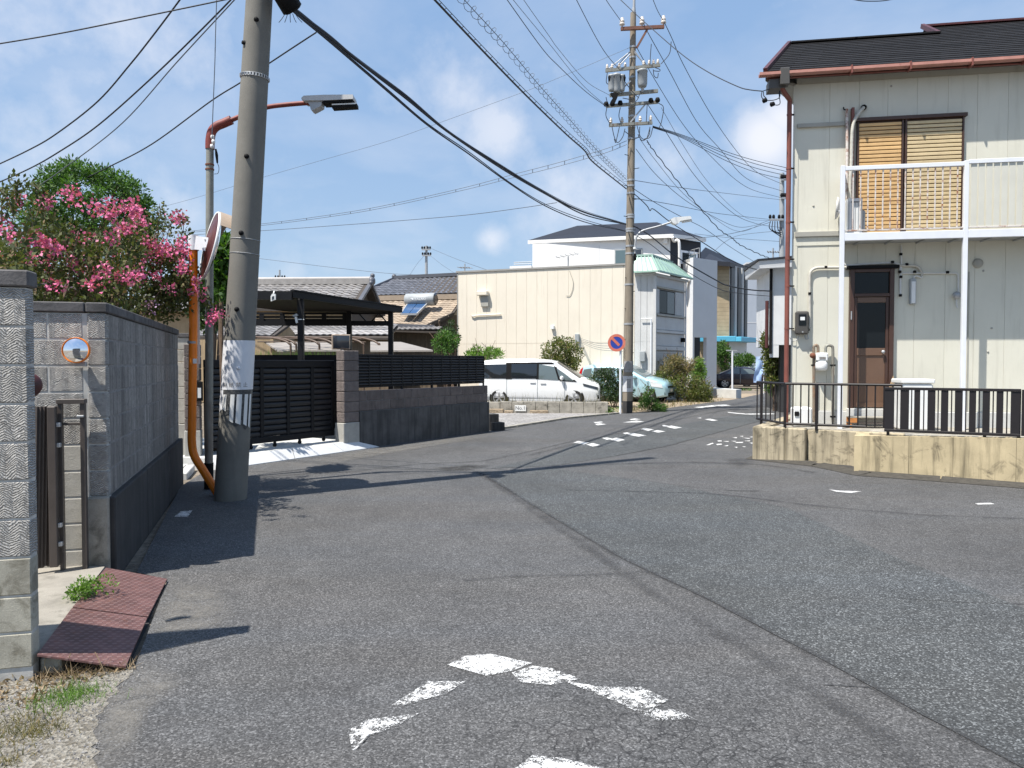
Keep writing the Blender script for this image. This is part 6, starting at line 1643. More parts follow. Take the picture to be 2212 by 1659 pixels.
# meters, conduits, lamp, vent
t = thing('electric_meter', 'dark grey electricity meter box on the cream house wall', 'meter', Q(1732, 697, .1))
u0, u1 = ru(1718, .1), ru(1746, .1); z0, z1 = rz(1732, 722, .1), rz(1732, 672, .1)
mb = MB(); mb.fbox(RF, u0, u1, .003, .13, z0, z1, 0, .025); bx = mb.build('case', M['meter_dark'], t)
mb = MB(); mb.fbox(RF, u0 + .045, u1 - .05, .131, .137, z0 + .16, z1 - .06); mb.build('window', M['glass_dark'], t)
mb = MB(); mb.fbox(RF, u0 + .07, u1 - .075, .138, .142, z0 + .25, z0 + .31); mb.build('dial', M['white_plastic'], t)
MB().tube([RF.P((u0 + u1) / 2, .12, z0 + .04), RF.P((u0 + u1) / 2, .145, z0 + .04)], .014, 8).build('seal', M['steel_grey'], t)
MB().tube(bez([Q(1744, 722, .05), Q(1746, 731, .05), Q(1741, 732, .05), Q(1738, 724, .05)], 5), .010, 6).build('cable', M['steel_grey'], t)
MB().tube(bez([Q(1706, 729, .05), Q(1712, 737, .05), Q(1722, 733, .05), Q(1727, 722, .05)], 5), .007, 6).build('cable', M['steel_grey'], t)
def pipe(nm, pts, r=.02, mt='conduit', v=.04, par=None): return MB().tube(bez([Q(x, y, v) for x, y in pts], 6), r, 8).build(nm, M[mt], par or house)
pipe('conduit', [(1747, 712), (1749, 700), (1749, 640), (1749, 600), (1752, 586), (1762, 579.5), (1780, 578), (1840, 577.5), (1900, 575), (1960, 573.5), (1975, 574), (1985, 578), (1991, 588), (1992, 596)], .024)
pipe('conduit', [(1821, 520), (1821, 560), (1824, 570), (1832, 573), (1860, 571), (1920, 568), (1936, 569), (1943, 572), (1944, 585)], .018, 'meter_grey', .035)
pipe('conduit', [(1947, 530), (1947, 570), (1946, 590), (1945, 600)], .016, 'meter_grey', .035)
pipe('conduit', [(1945, 590), (1990, 590), (2060, 590), (2068, 592), (2070, 600), (2070, 632)], .014, 'meter_grey', .035)
pipe('conduit', [(1945, 600), (1945, 637)], .018, 'meter_grey', .035)
for px, py in ((1749, 634), (1784, 577), (1928, 566), (1959, 571), (1946, 549), (1944, 587), (1976, 587), (2047, 588), (1746, 712), (1946, 598), (1945, 638)):
    mb = MB(); mb.box(Q(px, py, .055), (.05, .03, .045), RF.ang, 0, .006); mb.build('pipe_clip', M['black_soft'], house)
p = Q(2067, 638, .06); mb = MB(); mb.lathe(p, [(.001, .05), (.05, .045), (.07, .0), (.05, -.04)], RF.n.to_3d(), 10); mb.build('tap', M['steel_grey'], house)
pipe('conduit', [(2067, 645), (2066, 655), (2068, 665)], .014, 'meter_grey', .04)
t = thing('wall_lamp', 'slim upright white wall lamp on the cream wall right of the brown door', 'lamp', Q(1970, 630, .05))
u0, u1 = ru(1963.5, .06), ru(1976.5, .06)
mb = MB(); mb.fbox(RF, u0, u1, .003, .075, rz(1970, 657, .06), rz(1970, 602, .06), 0, .01); mb.build('case', M['trans_grey'], t)
mb = MB(); mb.fbox(RF, u0 + .015, u1 - .015, .076, .085, rz(1970, 655, .06), rz(1970, 608, .06), 0, .004); mb.build('diffuser', M['white_plastic'], t)
pipe('lamp_cable', [(1973, 604), (1976, 597), (1984, 597), (1990, 600), (1992, 596)], .014, 'meter_grey', .04, t)
p = Q(2111.6, 569, .0)
mb = MB(); mb.lathe(p, [(.001, .05), (.05, .048), (.08, .035), (.085, .002)], RF.n.to_3d(), 18); mb.build('vent_cap', M['siding_trim'], house)
mb = MB(); mb.fbox(RF, ru(2088), ru(2091), .001, .012, .80, rz(2090, 587)); mb.build('cable_cover', M['siding_trim'], house)
for px, py in ((2124, 585), (2142, 709), (2134, 760), (1925, 186), (1757, 445)):
    MB().lathe(Q(px, py, 0), [(.001, .012), (.016, .01), (.02, .0)], RF.n.to_3d(), 10).build('plug', M['siding_trim'], house)
t = thing('gas_meter', 'white gas meter hung between two rusty pipes on the cream house wall', 'gas meter', Q(1775, 780, .15))
u0, u1 = ru(1762, .15), ru(1788, .15)
mb = MB(); mb.fbox(RF, u0, u1, .05, .20, rz(1775, 780, .2), rz(1775, 762, .2), 0, .02); mb.build('index_box', M['white_plastic'], t)
mb = MB(); mb.lathe(RF.P((u0 + u1) / 2, .125, rz(1775, 790, .2)), [(.001, .09), (.085, .08), (.105, .04), (.105, -.04), (.085, -.085), (.001, -.09)], (0, 0, 1), 18); mb.build('body', M['white_plastic'], t)
mb = MB(); mb.fbox(RF, u0 + .05, u1 - .05, .201, .207, rz(1775, 776, .2), rz(1775, 771, .2)); mb.build('index', M['ink'], t)
M['pipe_rusty'] = pm('pipe_rusty', (.20, .16, .12), .6, .3, 12, blot=((.25, .10, .03), .8, .52, 8))
pipe('gas_pipe', [(1767, 764), (1767, 750), (1764, 746), (1759, 748), (1758, 756), (1758, 800), (1758, 860), (1758, 912)], .026, 'pipe_rusty', .10, t)
pipe('gas_pipe', [(1783, 764), (1784, 750), (1789, 746), (1797, 748), (1799, 756), (1799, 800), (1799, 860), (1799, 912)], .026, 'galvanized', .10, t)
p = Q(1755, 768, .13); mb = MB(); mb.lathe(p, [(.001, .05), (.045, .045), (.05, 0), (.03, -.03)], RF.n.to_3d(), 10); mb.build('valve', M['rust'], t)
for px, py in ((1758, 789), (1799, 789), (1799, 900)): mb = MB(); mb.box(Q(px, py, .10), (.085, .05, .03), RF.ang); mb.build('pipe_clip', M['black_soft'], t)

# things in the yard
t = thing('storage_box', 'white plastic box with a black handle on the yard floor by the downpipe', 'box', Q(1735, 898, .35))
u0, u1 = ru(1714, .4), ru(1756, .4)
mb = MB(); mb.fbox(RF, u0, u1, .15, .42, .53, rz(1735, 880, .4), 0, .03); mb.build('body', M['white_plastic'], t)
mb = MB(); mb.fbox(RF, u0 + .02, u0 + .10, .421, .44, .72, .80, 0, .01); mb.build('handle', M['black_soft'], t)
t = thing('storage_box', 'long white lidded box behind the black striped fence panel', 'box', Q(1985, 850, .8))
u0, u1 = ru(1950, .9), ru(2018, .9)
mb = MB(); mb.fbox(RF, u0, u1, .4, .9, .53, rz(1985, 829, .9), 0, .03); mb.build('body', M['white_plastic'], t)
mb = MB(); mb.fbox(RF, u0 - .015, u1 + .015, .38, .92, rz(1985, 828.5, .9), rz(1985, 819, .9), 0, .015); mb.build('lid', M['white_plastic'], t)
t = thing('wooden_stake', 'pale pointed wooden stake leaning on the wall right of the brown door', 'stake', Q(1928, 830, .2))
M['wood_pale'] = pm('wood_pale', (.46, .33, .20), .8, .2, 10)
p = Q(1927, 835, .2); mb = MB(); q = p + Vector((.02, 0, .20)); w = .05
mb.add([(p.x - w, p.y - .02, .53), (p.x + w, p.y - .02, .53), (p.x + w, p.y + .02, .53), (p.x - w, p.y + .02, .53), (p.x - w * .8, p.y - .02, p.z), (p.x + w * .8, p.y - .02, p.z), (p.x + w * .8, p.y + .02, p.z), (p.x - w * .8, p.y + .02, p.z), tuple(q)], [(3, 2, 1, 0), (0, 1, 5, 4), (1, 2, 6, 5), (2, 3, 7, 6), (3, 0, 4, 7), (4, 5, 8), (5, 6, 8), (6, 7, 8), (7, 4, 8)]); mb.build('shaft', M['wood_pale'], t)

# yard, yellow walls, railings
YL = Frame((4.116, 12.66), (.82, -.57)); YR = Frame((5.14, 11.1), (.872, -.49))
yl_e = 1.35; yr_e = 3.4; M['base_dirt'] = pm('base_dirt', (.055, .05, .042), .95, .4, 14, .6, 50, .01)
pts = [YL.P(.06, -.15, 0), YL.P(.98, -.15, 0), YL.P(1.02, -.27, 0), YL.P(2.25, -.27, 0), YR.P(.9, -.20, 0), YR.P(yr_e, -.15, 0), RF.P(5.5, .02, 0), RF.P(0, .02, 0), RF.P(0, 0, 0) + LD * 3, YL.P(0, 0, 0) + LD * 3.6]
mb = MB(); mb.prism([Vector((p.x, p.y, .0)) for p in pts], (0, 0, .525)); o = mb.build('yard', M['concrete_old']); o['kind'] = 'structure'
t = thing('yellow_wall', 'stained yellow rendered low corner wall carrying the bar railing', 'wall', YL.P(.4, 0, 0))
cuts = [0, YL.U(1697), YL.U(1741)]
for a, b in zip(cuts[:-1], cuts[1:]):
    mb = MB(); mb.fbox(YL, a + .002, b - .002, -.20, 0, -.1, .575, 0, .02); mb.build('wall_block', M['yellow_wall_dirty'], t)
mb = MB(); mb.fbox(YL, cuts[-1] + .004, 2.3, -.28, -.12, -.1, .56, 0, .015); mb.build('wall_block', M['yellow_wall_dirty'], t)
mb = MB(); p = YL.P(0, -.2, 0); mb.prism([Vector((p.x, p.y, -.1)), YL.P(.2, -.2, -.1), YL.P(.2, -.2, -.1) + LD * 3.6, Vector((p.x, p.y, -.1)) + LD * 3.6], (0, 0, .67)); mb.build('side_wall', M['yellow_wall_dirty'], t)
t = thing('yellow_wall', 'long stained yellow rendered wall in front of the house under the striped fence panel', 'wall', YR.P(1, 0, 0))
yc = [0, YR.U(1966), YR.U(2062), YR.U(2199), yr_e]
for i, (a, b) in enumerate(zip(yc[:-1], yc[1:])):
    h0, h1 = .565 + .06 * a / 2.1, .565 + .06 * b / 2.1
    mb = MB(); q = [YR.P(a + .002, 0, 0), YR.P(b - .002, 0, 0), YR.P(b - .002, -.22, 0), YR.P(a + .002, -.22, 0)]
    mb.hexa([Vector((p.x, p.y, -.1)) for p in q] + [Vector((p.x, p.y, h)) for p, h in zip(q, (h0, h1, h1, h0))]); mb.build('wall_block', M['yellow_wall'], t)
mb = MB(); p = YR.P(0, -.2, 0); p2 = YL.P(1.62, -.1, 0)
mb.prism([Vector((YR.P(.003, -.222, 0).x, YR.P(.003, -.222, 0).y, -.1)), Vector((YR.P(.2, -.222, 0).x, YR.P(.2, -.222, 0).y, -.1)), Vector((p2.x + .2, p2.y, -.1)), Vector((p2.x, p2.y, -.1))], (0, 0, .655)); mb.build('return_wall', M['yellow_wall'], t)
flat('drain', [YL.P(cuts[-1], .05, 0), YR.P(-.05, -.05, 0), YR.P(.1, -.4, 0), YL.P(1.5, -.2, 0), YL.P(cuts[-1], -.12, 0)], .008, M['plinth_dark'])
mb = MB()
for a, b in ((G(1610, 992), G(1750, 1007)), (G(1750, 1007), G(1850, 1028)), (G(1850, 1028), G(2030, 1041)), (G(2030, 1041), G(2260, 1060))):
    t_ = (b - a).normalized(); n__ = Vector((-t_.y, t_.x, 0)); mb.add([a + Vector((0, 0, .006)), b + Vector((0, 0, .006)), b + n__ * .26 + Vector((0, 0, .05)), a + n__ * .26 + Vector((0, 0, .05))], [(0, 1, 2, 3)])
o = mb.build('gutter_edge', M['base_dirt']); o['kind'] = 'structure'
# bar railing round the corner
RA = YL.P(.52, -.08, 0); RB = Vector((RA.x - .10, RA.y + 1.12, 0)); RE = YL.P(2.25, -.20, 0)
zf, zr0, zr1 = .575, .64, 1.31
t = thing('bar_railing', 'dark brown bar railing turning the corner on the yellow wall', 'railing', RA)
for nm, z in (('top_rail', zr1), ('bottom_rail', zr0)):
    e = RE if nm == 'top_rail' else YL.P(1.75, -.17, 0)
    mb = MB(); mb.tube([Vector((RB.x, RB.y, z)), Vector((RA.x, RA.y, z))], .021, 8); mb.tube([Vector((RA.x, RA.y, z)), Vector((e.x, e.y, z))], .021, 8); mb.build(nm, M['rail_brown'], t)
for k in range(6):
    p = RB.lerp(RA, k / 6); MB().tube([(p.x, p.y, zr0), (p.x, p.y, zr1)], .012 if k != 1 else .026, 8).build('bar' if k != 1 else 'post', M['rail_brown'], t)
n_ = 14
for k in range(n_ + 1):
    p = RA.lerp(RE, k / n_); post = k in (0, 4, 7); post = k in (0, 4)
    MB().tube([(p.x, p.y, zf - .02 if post else zr0), (p.x, p.y, zr1)], .026 if post else .012, 8).build('post' if post else 'bar', M['rail_brown'], t)
p = RB.lerp(RA, 1 / 6); MB().tube([(p.x, p.y, .5), (p.x, p.y, zr0)], .026, 8).build('post', M['rail_brown'], t)
# striped fence panel on the long wall
t = thing('fence_panel', 'black fence panel of broad boards and thin bars on the long yellow wall', 'fence', YR.P(1.2, -.08, .6))
SFp = Frame(YR.P(0, -.08, 0).xy, YR.d); f0, f1 = SFp.U(1912), SFp.U(2207)
zb_p, zt_p = .655, 1.29
for z0, z1, nm in ((zt_p - .03, zt_p + .01, 'top_rail'), (zb_p - .015, zb_p + .025, 'bottom_rail')):
    mb = MB(); mb.fbox(SFp, f0, f1, -.02, .025, z0, z1, 0, .004); mb.build(nm, M['rail_brown'], t)
pxs = [(1912, 1933), (1946, 1965), (1976, 1989), (2005, 2022), (2034, 2050), (2064, 2081), (2095, 2110), (2124, 2140), (2154, 2169), (2185, 2205)]
for i, (a, b) in enumerate(pxs):
    u0, u1 = SFp.U(a), SFp.U(b)
    mb = MB(); mb.fbox(SFp, u0, u1, -.008, .012, zb_p + .026, zt_p - .031); mb.build('board', M['rail_brown'], t)
    if i < len(pxs) - 1:
        v0, v1 = SFp.U(b), SFp.U(pxs[i + 1][0]); nb = 2 if v1 - v0 < .095 else 3
        for k in range(1, nb):
            u = v0 + (v1 - v0) * k / nb; mb = MB(); mb.fbox(SFp, u - .008, u + .008, -.006, .010, zb_p + .026, zt_p - .031); mb.build('bar', M['rail_brown'], t)
for px in (1920, 2130, 2204):
    u = SFp.U(px); mb = MB(); mb.fbox(SFp, u - .02, u + .02, -.06, -.021, .56, zt_p - .02); mb.build('post', M['rail_brown'], t)
mb = MB(); mb.fbox(SFp, SFp.U(2209), SFp.U(2240), -.02, .02, zb_p, zt_p); mb.build('board', M['rail_brown'], t)
# ================================================================== cars
def paint_mat(name, col, rough=.22, metal=0.0):
    m = NT(name); m.b.inputs['Base Color'].default_value = (*col, 1); m.b.inputs['Roughness'].default_value = rough; m.b.inputs['Metallic'].default_value = metal
    m.b.inputs['Coat Weight'].default_value = .6; m.b.inputs['Coat Roughness'].default_value = .05; return m.mat
M['car_white'] = paint_mat('car_white', (.76, .77, .77)); M['car_blue'] = paint_mat('car_blue', (.36, .55, .62), .3, .15)
M['car_plum'] = paint_mat('car_plum', (.022, .014, .024)); M['car_silver'] = paint_mat('car_silver', (.42, .48, .46), .3, .3)
M['tyre'] = pm('tyre', (.018, .018, .018), .85, .2, 20); M['rim_silver'] = pm('rim_silver', (.55, .55, .56), .3, .05, 9, metal=.7); M['rim_dark'] = pm('rim_dark', (.03, .03, .032), .4, .1, 9)
M['lamp_clear'] = glassy('lamp_clear', (.62, .64, .66), .1); M['lamp_red'] = glassy('lamp_red', (.42, .012, .015), .15); M['plate'] = pm('plate', (.7, .7, .68), .5, .02, 9)
M['glass_car'] = glassy('glass_car', (.015, .018, .022), .04); M['glass_car_light'] = glassy('glass_car_light', (.11, .14, .145), .05)
def lerp_prof(prof, x):
    if x <= prof[0][0]: return prof[0][1]
    for (a, za), (b, zb) in zip(prof[:-1], prof[1:]):
        if x <= b: return za + (zb - za) * (x - a) / (b - a + 1e-9)
    return prof[-1][1]
def make_car(name, label, cat, loc, heading, sc, P):
    """P: half length L, half width W, top profile, belt height, tuck at roof, windows, wheels ..."""
    root = thing(name, label, cat, loc)
    L, W = P['L'], P['W']; top = P['top']; bot = P['bot']; belt = P['belt']
    ca, sa = math.cos(heading), math.sin(heading); loc = Vector(loc)
    def T(p): x, y, z = p[0] * sc, p[1] * sc, p[2] * sc; return Vector((loc.x + x * ca - y * sa, loc.y + x * sa + y * ca, loc.z + z))
    def zt(x): return lerp_prof(top, x)
    def plan(x): 
        q = min(1, abs(x) / L); return 1 - .20 * q ** (P.get('pw_f', 5) if x > 0 else P.get('pw_r', 9))
    def hw(x, z):
        w = W * plan(x)
        if z > belt: w *= 1 - P['tuck'] * ((z - belt) / (P['H'] - belt)) ** 1.35
        if z < .45: w *= 1 - .05 * (.45 - z) / .25
        w += .018 * math.exp(-((z - .62) / .12) ** 2)            # a character line
        return w
    def drop(x): return P['drop'] if zt(x) > belt + .15 else .10
    def topz(x, f): return zt(x) - drop(x) * abs(f) ** 4
    xs = sorted(set([-L, L] + [round(-L + 2 * L * i / 44, 3) for i in range(45)] + [round(p[0], 3) for p in top]))
    ns, nt = 9, 7; mb = MB(); vs = []
    for x in xs:
        zb = lerp_prof(bot, x); zs = zt(x) - drop(x); row = []
        for s in (-1, 1):
            side = []
            for i in range(ns): z = zb + (zs - zb) * i / (ns - 1); side.append((x, s * hw(x, z), z))
            hs = hw(x, zs)
            for i in range(1, nt + 1): f = 1 - i / nt; side.append((x, s * f * hs, topz(x, f)))
            row.append(side)
        sec = row[0] + row[1][::-1][1:]
        vs.append([T(p) for p in sec])
    n = len(vs[0]); flatv = [v for r in vs for v in r]
    fs = [(i * n + j, (i + 1) * n + j, (i + 1) * n + j + 1, i * n + j + 1) for i in range(len(xs) - 1) for j in range(n - 1)]
    fs += [tuple(range(n))[::-1], tuple((len(xs) - 1) * n + k for k in range(n))]
    fs += [(i * n, i * n + n - 1, (i + 1) * n + n - 1, (i + 1) * n) for i in range(len(xs) - 1)]
    mb.add(flatv, fs, 0, True); body = mb.build('body', P['paint'], root)
    def side_patch(nm, q, s, mat, off=.008, par=None, nu=6, nv=5):
        vs = []
        for i in range(nu + 1):
            for j in range(nv + 1):
                a, b = i / nu, j / nv
                x = (q[0][0] * (1 - a) + q[1][0] * a) * (1 - b) + (q[3][0] * (1 - a) + q[2][0] * a) * b
                z = (q[0][1] * (1 - a) + q[1][1] * a) * (1 - b) + (q[3][1] * (1 - a) + q[2][1] * a) * b
                vs.append(T((x, s * (hw(x, z) + off), z)))
        m_ = MB(); m_.add(vs, [(i * (nv + 1) + j, (i + 1) * (nv + 1) + j, (i + 1) * (nv + 1) + j + 1, i * (nv + 1) + j + 1) for i in range(nu) for j in range(nv)], 0, True)
        return m_.build(nm, mat, par or root)
    def top_patch(nm, x0, x1, f, mat, off=.01):
        vs = []
        for i in range(9):
            for j in range(11):
                x = x0 + (x1 - x0) * i / 8; g = (j / 5 - 1) * f; h = hw(x, zt(x) - drop(x))
                dz = (zt(x + .05) - zt(x - .05)) / .1; nl = math.hypot(1, dz)
                vs.append(T((x - dz / nl * off, g * h, topz(x, g) + off / nl)))
        m_ = MB(); m_.add(vs, [(i * 11 + j, (i + 1) * 11 + j, (i + 1) * 11 + j + 1, i * 11 + j + 1) for i in range(8) for j in range(10)], 0, True)
        return m_.build(nm, mat, root)
    for s in (-1, 1):
        for q, mt in P['windows']: side_patch('window', q, s, M[mt], .012)
        for q in P.get('pillars', ()): side_patch('pillar', q, s, M['black_soft'], .010)
        for x, za, zb in P['seams']: side_patch('door_seam', [(x - .012, za), (x + .012, za), (x + .012, zb), (x - .012, zb)], s, M['trans_grey'], .004, None, 1, 6)
        for x, z in P['handles']:
            m_ = MB(); c = T((x, s * (hw(x, z) + .02), z)); m_.box(c, (.22 * sc, .035, .04 * sc), heading, 0, .012); m_.build('door_handle', P['paint'], root)
        side_patch('sill', [(P['wx'][0] + .42, .23), (P['wx'][1] - .42, .23), (P['wx'][1] - .42, .30), (P['wx'][0] + .42, .30)], s, P['trim'], .012)
        m_ = MB(); x, z = P['mirror']; m_.box(T((x, s * (hw(x, z) + .10), z)), (.13 * sc, .20 * sc, .17 * sc), heading, 0, .05); m_.build('wing_mirror', P['paint'], root)
        for x in P['wx']:
            r = P['r']; m_ = MB(); ax = Vector((sa, -ca, 0)) if s < 0 else Vector((-sa, ca, 0))
            y0 = s * (hw(x, r) + .008)
            m_.disc(T((x, y0, r * 1.02)), ax, (r + .055) * sc, 28, 0, .02); m_.build('wheel_arch', M['black_soft'], root)
            c = T((x, y0, r)) + ax * .006
            w_ = MB(); w_.lathe(c, [(r * .64 * sc, -.10), (r * .66 * sc, .012), (r * .92 * sc, .022), (r * sc, 0), (r * sc, -.18)], ax, 28); wheel = w_.build('wheel', M['tyre'], root)
            w_ = MB(); w_.disc(c + ax * -.005, ax, r * .65 * sc, 24, 0, .02); w_.build('hub', M['rim_dark'], wheel)
            w_ = MB(); w_.disc(c + ax * .014, ax, r * .68 * sc, 28, 0, .014, r * .61 * sc)
            e1 = ax.cross(Vector((0, 0, 1))).normalized(); e2 = Vector((0, 0, 1))
            for k in range(P.get('spokes', 5)):
                for da in (-.16, .16):
                    a = 2 * math.pi * k / P.get('spokes', 5) + .3
                    d0 = e1 * math.cos(a + da * .4) + e2 * math.sin(a + da * .4); d1 = e1 * math.cos(a + da) + e2 * math.sin(a + da)
                    w_.bar(c + d0 * (r * .1 * sc) + ax * .012, c + d1 * (r * .63 * sc) + ax * .012, .035 * sc, .012, 0, ax)
            w_.disc(c + ax * .02, ax, r * .13 * sc, 12, 0, .02); w_.build('rim', M['rim_silver'], wheel)
        for q in P['headlamp']: side_patch('headlight', q, s, M['lamp_clear'] if P.get('bright') else M['glass_smoke'], .012)
        for q in P['taillamp']: side_patch('tail_light', q, s, M['lamp_red'], .014)
    top_patch('windscreen', *P['screen'], .90, M['glass_car_light'] if P.get('bright') else M['glass_car'])
    for nm, y0, y1, z0, z1, mt in P['front']:
        def fx(y, z): return L * 1.0 + .012
        m_ = MB(); vs = []
        for i in range(7):
            for j in range(2):
                y = y0 + (y1 - y0) * i / 6; z = z0 + (z1 - z0) * j; vs += [T((L + .015 - .10 * (abs(y) / W) ** 3, y, z))]
        m_.add(vs, [(i * 2, i * 2 + 2, i * 2 + 3, i * 2 + 1) for i in range(6)]); m_.build(nm, M[mt], root)
    return root
van = dict(L=2.345, W=.85, H=1.84, belt=1.02, tuck=.13, drop=.10, r=.33, wx=(-1.50, 1.39), paint=M['car_white'], trim=M['car_white'], pw_f=4, pw_r=10,
    top=[(-2.345, 1.30), (-2.30, 1.66), (-2.18, 1.78), (-1.6, 1.835), (-.3, 1.84), (.35, 1.80), (.75, 1.72), (1.62, 1.13), (2.05, 1.0), (2.27, .93), (2.345, .84)],
    bot=[(-2.345, .34), (-2.1, .22), (2.0, .20), (2.345, .26)],
    windows=[([(-2.15, 1.07), (-1.22, 1.07), (-1.22, 1.62), (-2.12, 1.60)], 'glass_car'), ([(-1.02, 1.07), (-.03, 1.07), (-.03, 1.63), (-1.02, 1.63)], 'glass_car'),
             ([(.05, 1.06), (.80, 1.02), (.64, 1.52), (.05, 1.62)], 'glass_car_light'), ([(.88, 1.02), (1.38, 1.0), (1.02, 1.28), (.72, 1.48)], 'glass_car_light')],
    pillars=[[(-1.24, 1.05), (-1.0, 1.05), (-1.0, 1.66), (-1.24, 1.65)], [(-.05, 1.05), (.07, 1.05), (.07, 1.66), (-.05, 1.66)], [(-1.24, 1.62), (.66, 1.62), (.55, 1.69), (-1.24, 1.68)], [(.78, 1.02), (.90, 1.02), (.74, 1.50), (.62, 1.56)], [(.85, .99), (1.5, .955), (1.42, 1.03), (.85, 1.06)]],
    seams=[(-1.2, .42, 1.05), (-.0, .30, 1.05), (1.04, .34, .98)], handles=[(-.18, .93), (.22, .90)], mirror=(.95, 1.10),
    headlamp=[[(1.75, .80), (2.27, .66), (2.27, .76), (1.72, .90)]], taillamp=[[(-2.3, 1.0), (-2.2, 1.0), (-2.2, 1.6), (-2.26, 1.6)]],
    screen=(.72, 1.60), front=[('grille', -.64, .64, .57, .80, 'black_soft'), ('chrome_bar', -.66, .66, .68, .71, 'rim_silver'), ('number_plate', -.17, .17, .40, .52, 'plate'), ('lower_grille', -.55, .55, .24, .36, 'black_soft'), ('fog_lamp', -.82, -.66, .32, .46, 'black_soft'), ('fog_lamp', .66, .82, .32, .46, 'black_soft')])
vc = AT(1170, 785, 28.9)
make_car('parked_van', 'white parked minivan with dark rear windows behind the low kerb wall', 'van', (vc.x, vc.y, 0), R(-13), 1.0, van)
hatch = dict(L=2.0, W=.84, H=1.60, belt=.96, tuck=.16, drop=.11, r=.30, wx=(-1.25, 1.25), paint=M['car_blue'], trim=M['car_blue'], pw_f=4, pw_r=6, bright=True, spokes=6,
    top=[(-2.0, .95), (-1.93, 1.22), (-1.72, 1.50), (-1.3, 1.585), (-.3, 1.60), (.25, 1.54), (1.18, 1.05), (1.65, .95), (1.92, .84), (2.0, .72)],
    bot=[(-2.0, .36), (-1.8, .22), (1.7, .20), (2.0, .26)],
    windows=[([(-1.72, 1.02), (-1.25, 1.01), (-1.25, 1.40), (-1.62, 1.34)], 'glass_car_light'), ([(-1.15, 1.0), (-.18, 1.0), (-.18, 1.43), (-1.15, 1.41)], 'glass_car_light'), ([(-.08, 1.0), (.85, .99), (.38, 1.33), (-.08, 1.43)], 'glass_car_light')],
    seams=[(-1.1, .34, 1.0), (-.13, .3, 1.0), (.86, .34, .96)], handles=[(-.95, .86), (.02, .85)], mirror=(.72, 1.04),
    headlamp=[[(1.42, .66), (1.88, .60), (1.84, .76), (1.36, .88)]], taillamp=[[(-1.96, .86), (-1.78, .9), (-1.66, 1.46), (-1.80, 1.34)]],
    screen=(.30, 1.14), front=[('grille', -.45, .45, .60, .68, 'glass_smoke'), ('lower_grille', -.42, .42, .26, .40, 'black_soft'), ('number_plate', -.17, .17, .44, .56, 'plate'), ('fog_lamp', -.72, -.55, .30, .42, 'black_soft'), ('fog_lamp', .55, .72, .30, .42, 'black_soft')])
hc = AT(1352, 785, 32.6)
make_car('parked_hatchback', 'pale blue hatchback parked nose out behind the transformer pole', 'car', (hc.x, hc.y, .0), R(-30), 1.03, hatch)
sedan = dict(L=2.3, W=.88, H=1.44, belt=.92, tuck=.20, drop=.10, r=.32, wx=(-1.38, 1.40), paint=M['car_plum'], trim=M['car_plum'], pw_f=4, pw_r=5,
    top=[(-2.3, .80), (-2.2, .96), (-1.7, 1.02), (-.9, 1.38), (-.2, 1.44), (.3, 1.40), (1.1, 1.0), (1.8, .90), (2.15, .76), (2.3, .6)],
    bot=[(-2.3, .36), (-2.0, .22), (2.0, .20), (2.3, .26)],
    windows=[([(-1.3, .98), (-.45, .96), (-.45, 1.32), (-.85, 1.30)], 'glass_car_light'), ([(-.36, .96), (.82, .95), (.30, 1.27), (-.36, 1.32)], 'glass_car_light')],
    seams=[(-.4, .3, .95)], handles=[(-1.15, .84), (-.2, .83)], mirror=(.72, 1.0), headlamp=[[(1.7, .66), (2.15, .60), (2.1, .74), (1.65, .84)]], taillamp=[[(-2.25, .74), (-1.95, .8), (-1.98, .92), (-2.2, .9)]],
    screen=(.34, 1.08), front=[('grille', -.5, .5, .5, .66, 'glass_smoke')])
sc_ = AT(1608, 785, 50)
make_car('parked_sedan', 'dark plum coloured car parked down the street beyond the grey wing', 'car', (sc_.x, sc_.y, 0), R(-8), 1.0, sedan)
h2 = dict(hatch); h2['paint'] = M['car_silver']; h2['trim'] = M['car_silver']
sc_ = AT(1650, 785, 53.5)
make_car('parked_hatchback', 'silver green car half hidden behind the blue banner and the house corner', 'car', (sc_.x, sc_.y, 0), R(-16), .95, h2)

# ================================================================== low block kerb wall with its number plate, sign
KF = Frame(AT(1314, 785, 24.5).xy, (.985, -.10)); kl = KF.U(1050)
t = thing('low_wall', 'low weathered concrete block wall between the gravel lot and the white van', 'wall', KF.P(kl / 2, 0, 0))
u = 0.0; k = 0
while u > kl:
    w = .4; e = max(u - w, kl)
    piece('block', KF, e + .006, u - .004, -.16, random.uniform(-.01, .008), -.08, .365 + random.uniform(-.012, .008), M['concrete_old'], t, .012); u = e; k += 1
for px, wd, h in ((1073, .5, .13), (1165, .62, .09), (1100, .3, .08)):
    u = KF.U(px); mb = MB(); mb.fbox(KF, u - wd / 2, u + wd / 2, .03, .16, -.05, h, 0, .02)
    tag(mb.build('kerb_stone', M['soil_tan']), {1073: 'flat tan stone lying at the left foot of the low wall', 1165: 'long tan stone lying right of the white number plate', 1100: 'short tan stone lying just left of the white number plate'}[px], 'stone')
u, z = KF.pix(1124, 882.5, .05)
t = thing('number_plate', 'small white bay number plate leaning on the low wall in the gravel', 'sign', KF.P(u, .06, z))
mb = MB(); mb.fbox(KF, u - .19, u + .19, .02, .035, z - .09, z + .11, 0, .004); mb.build('board', M['plate'], t)
vs, fs = text_mesh('No.1', .17); M['ink_black'] = pm('ink_black', (.03, .03, .035), .6, .1, 20)
mb = MB(); mb.add([KF.P(u + v.x, .037, z + .01 + v.y) for v in vs], fs); mb.build('lettering', M['ink_black'], t)
SD = 24.0
sp = G(1340, 894)
t = thing('no_parking_sign', 'round red rimmed blue no parking sign on a white post', 'road sign', sp)
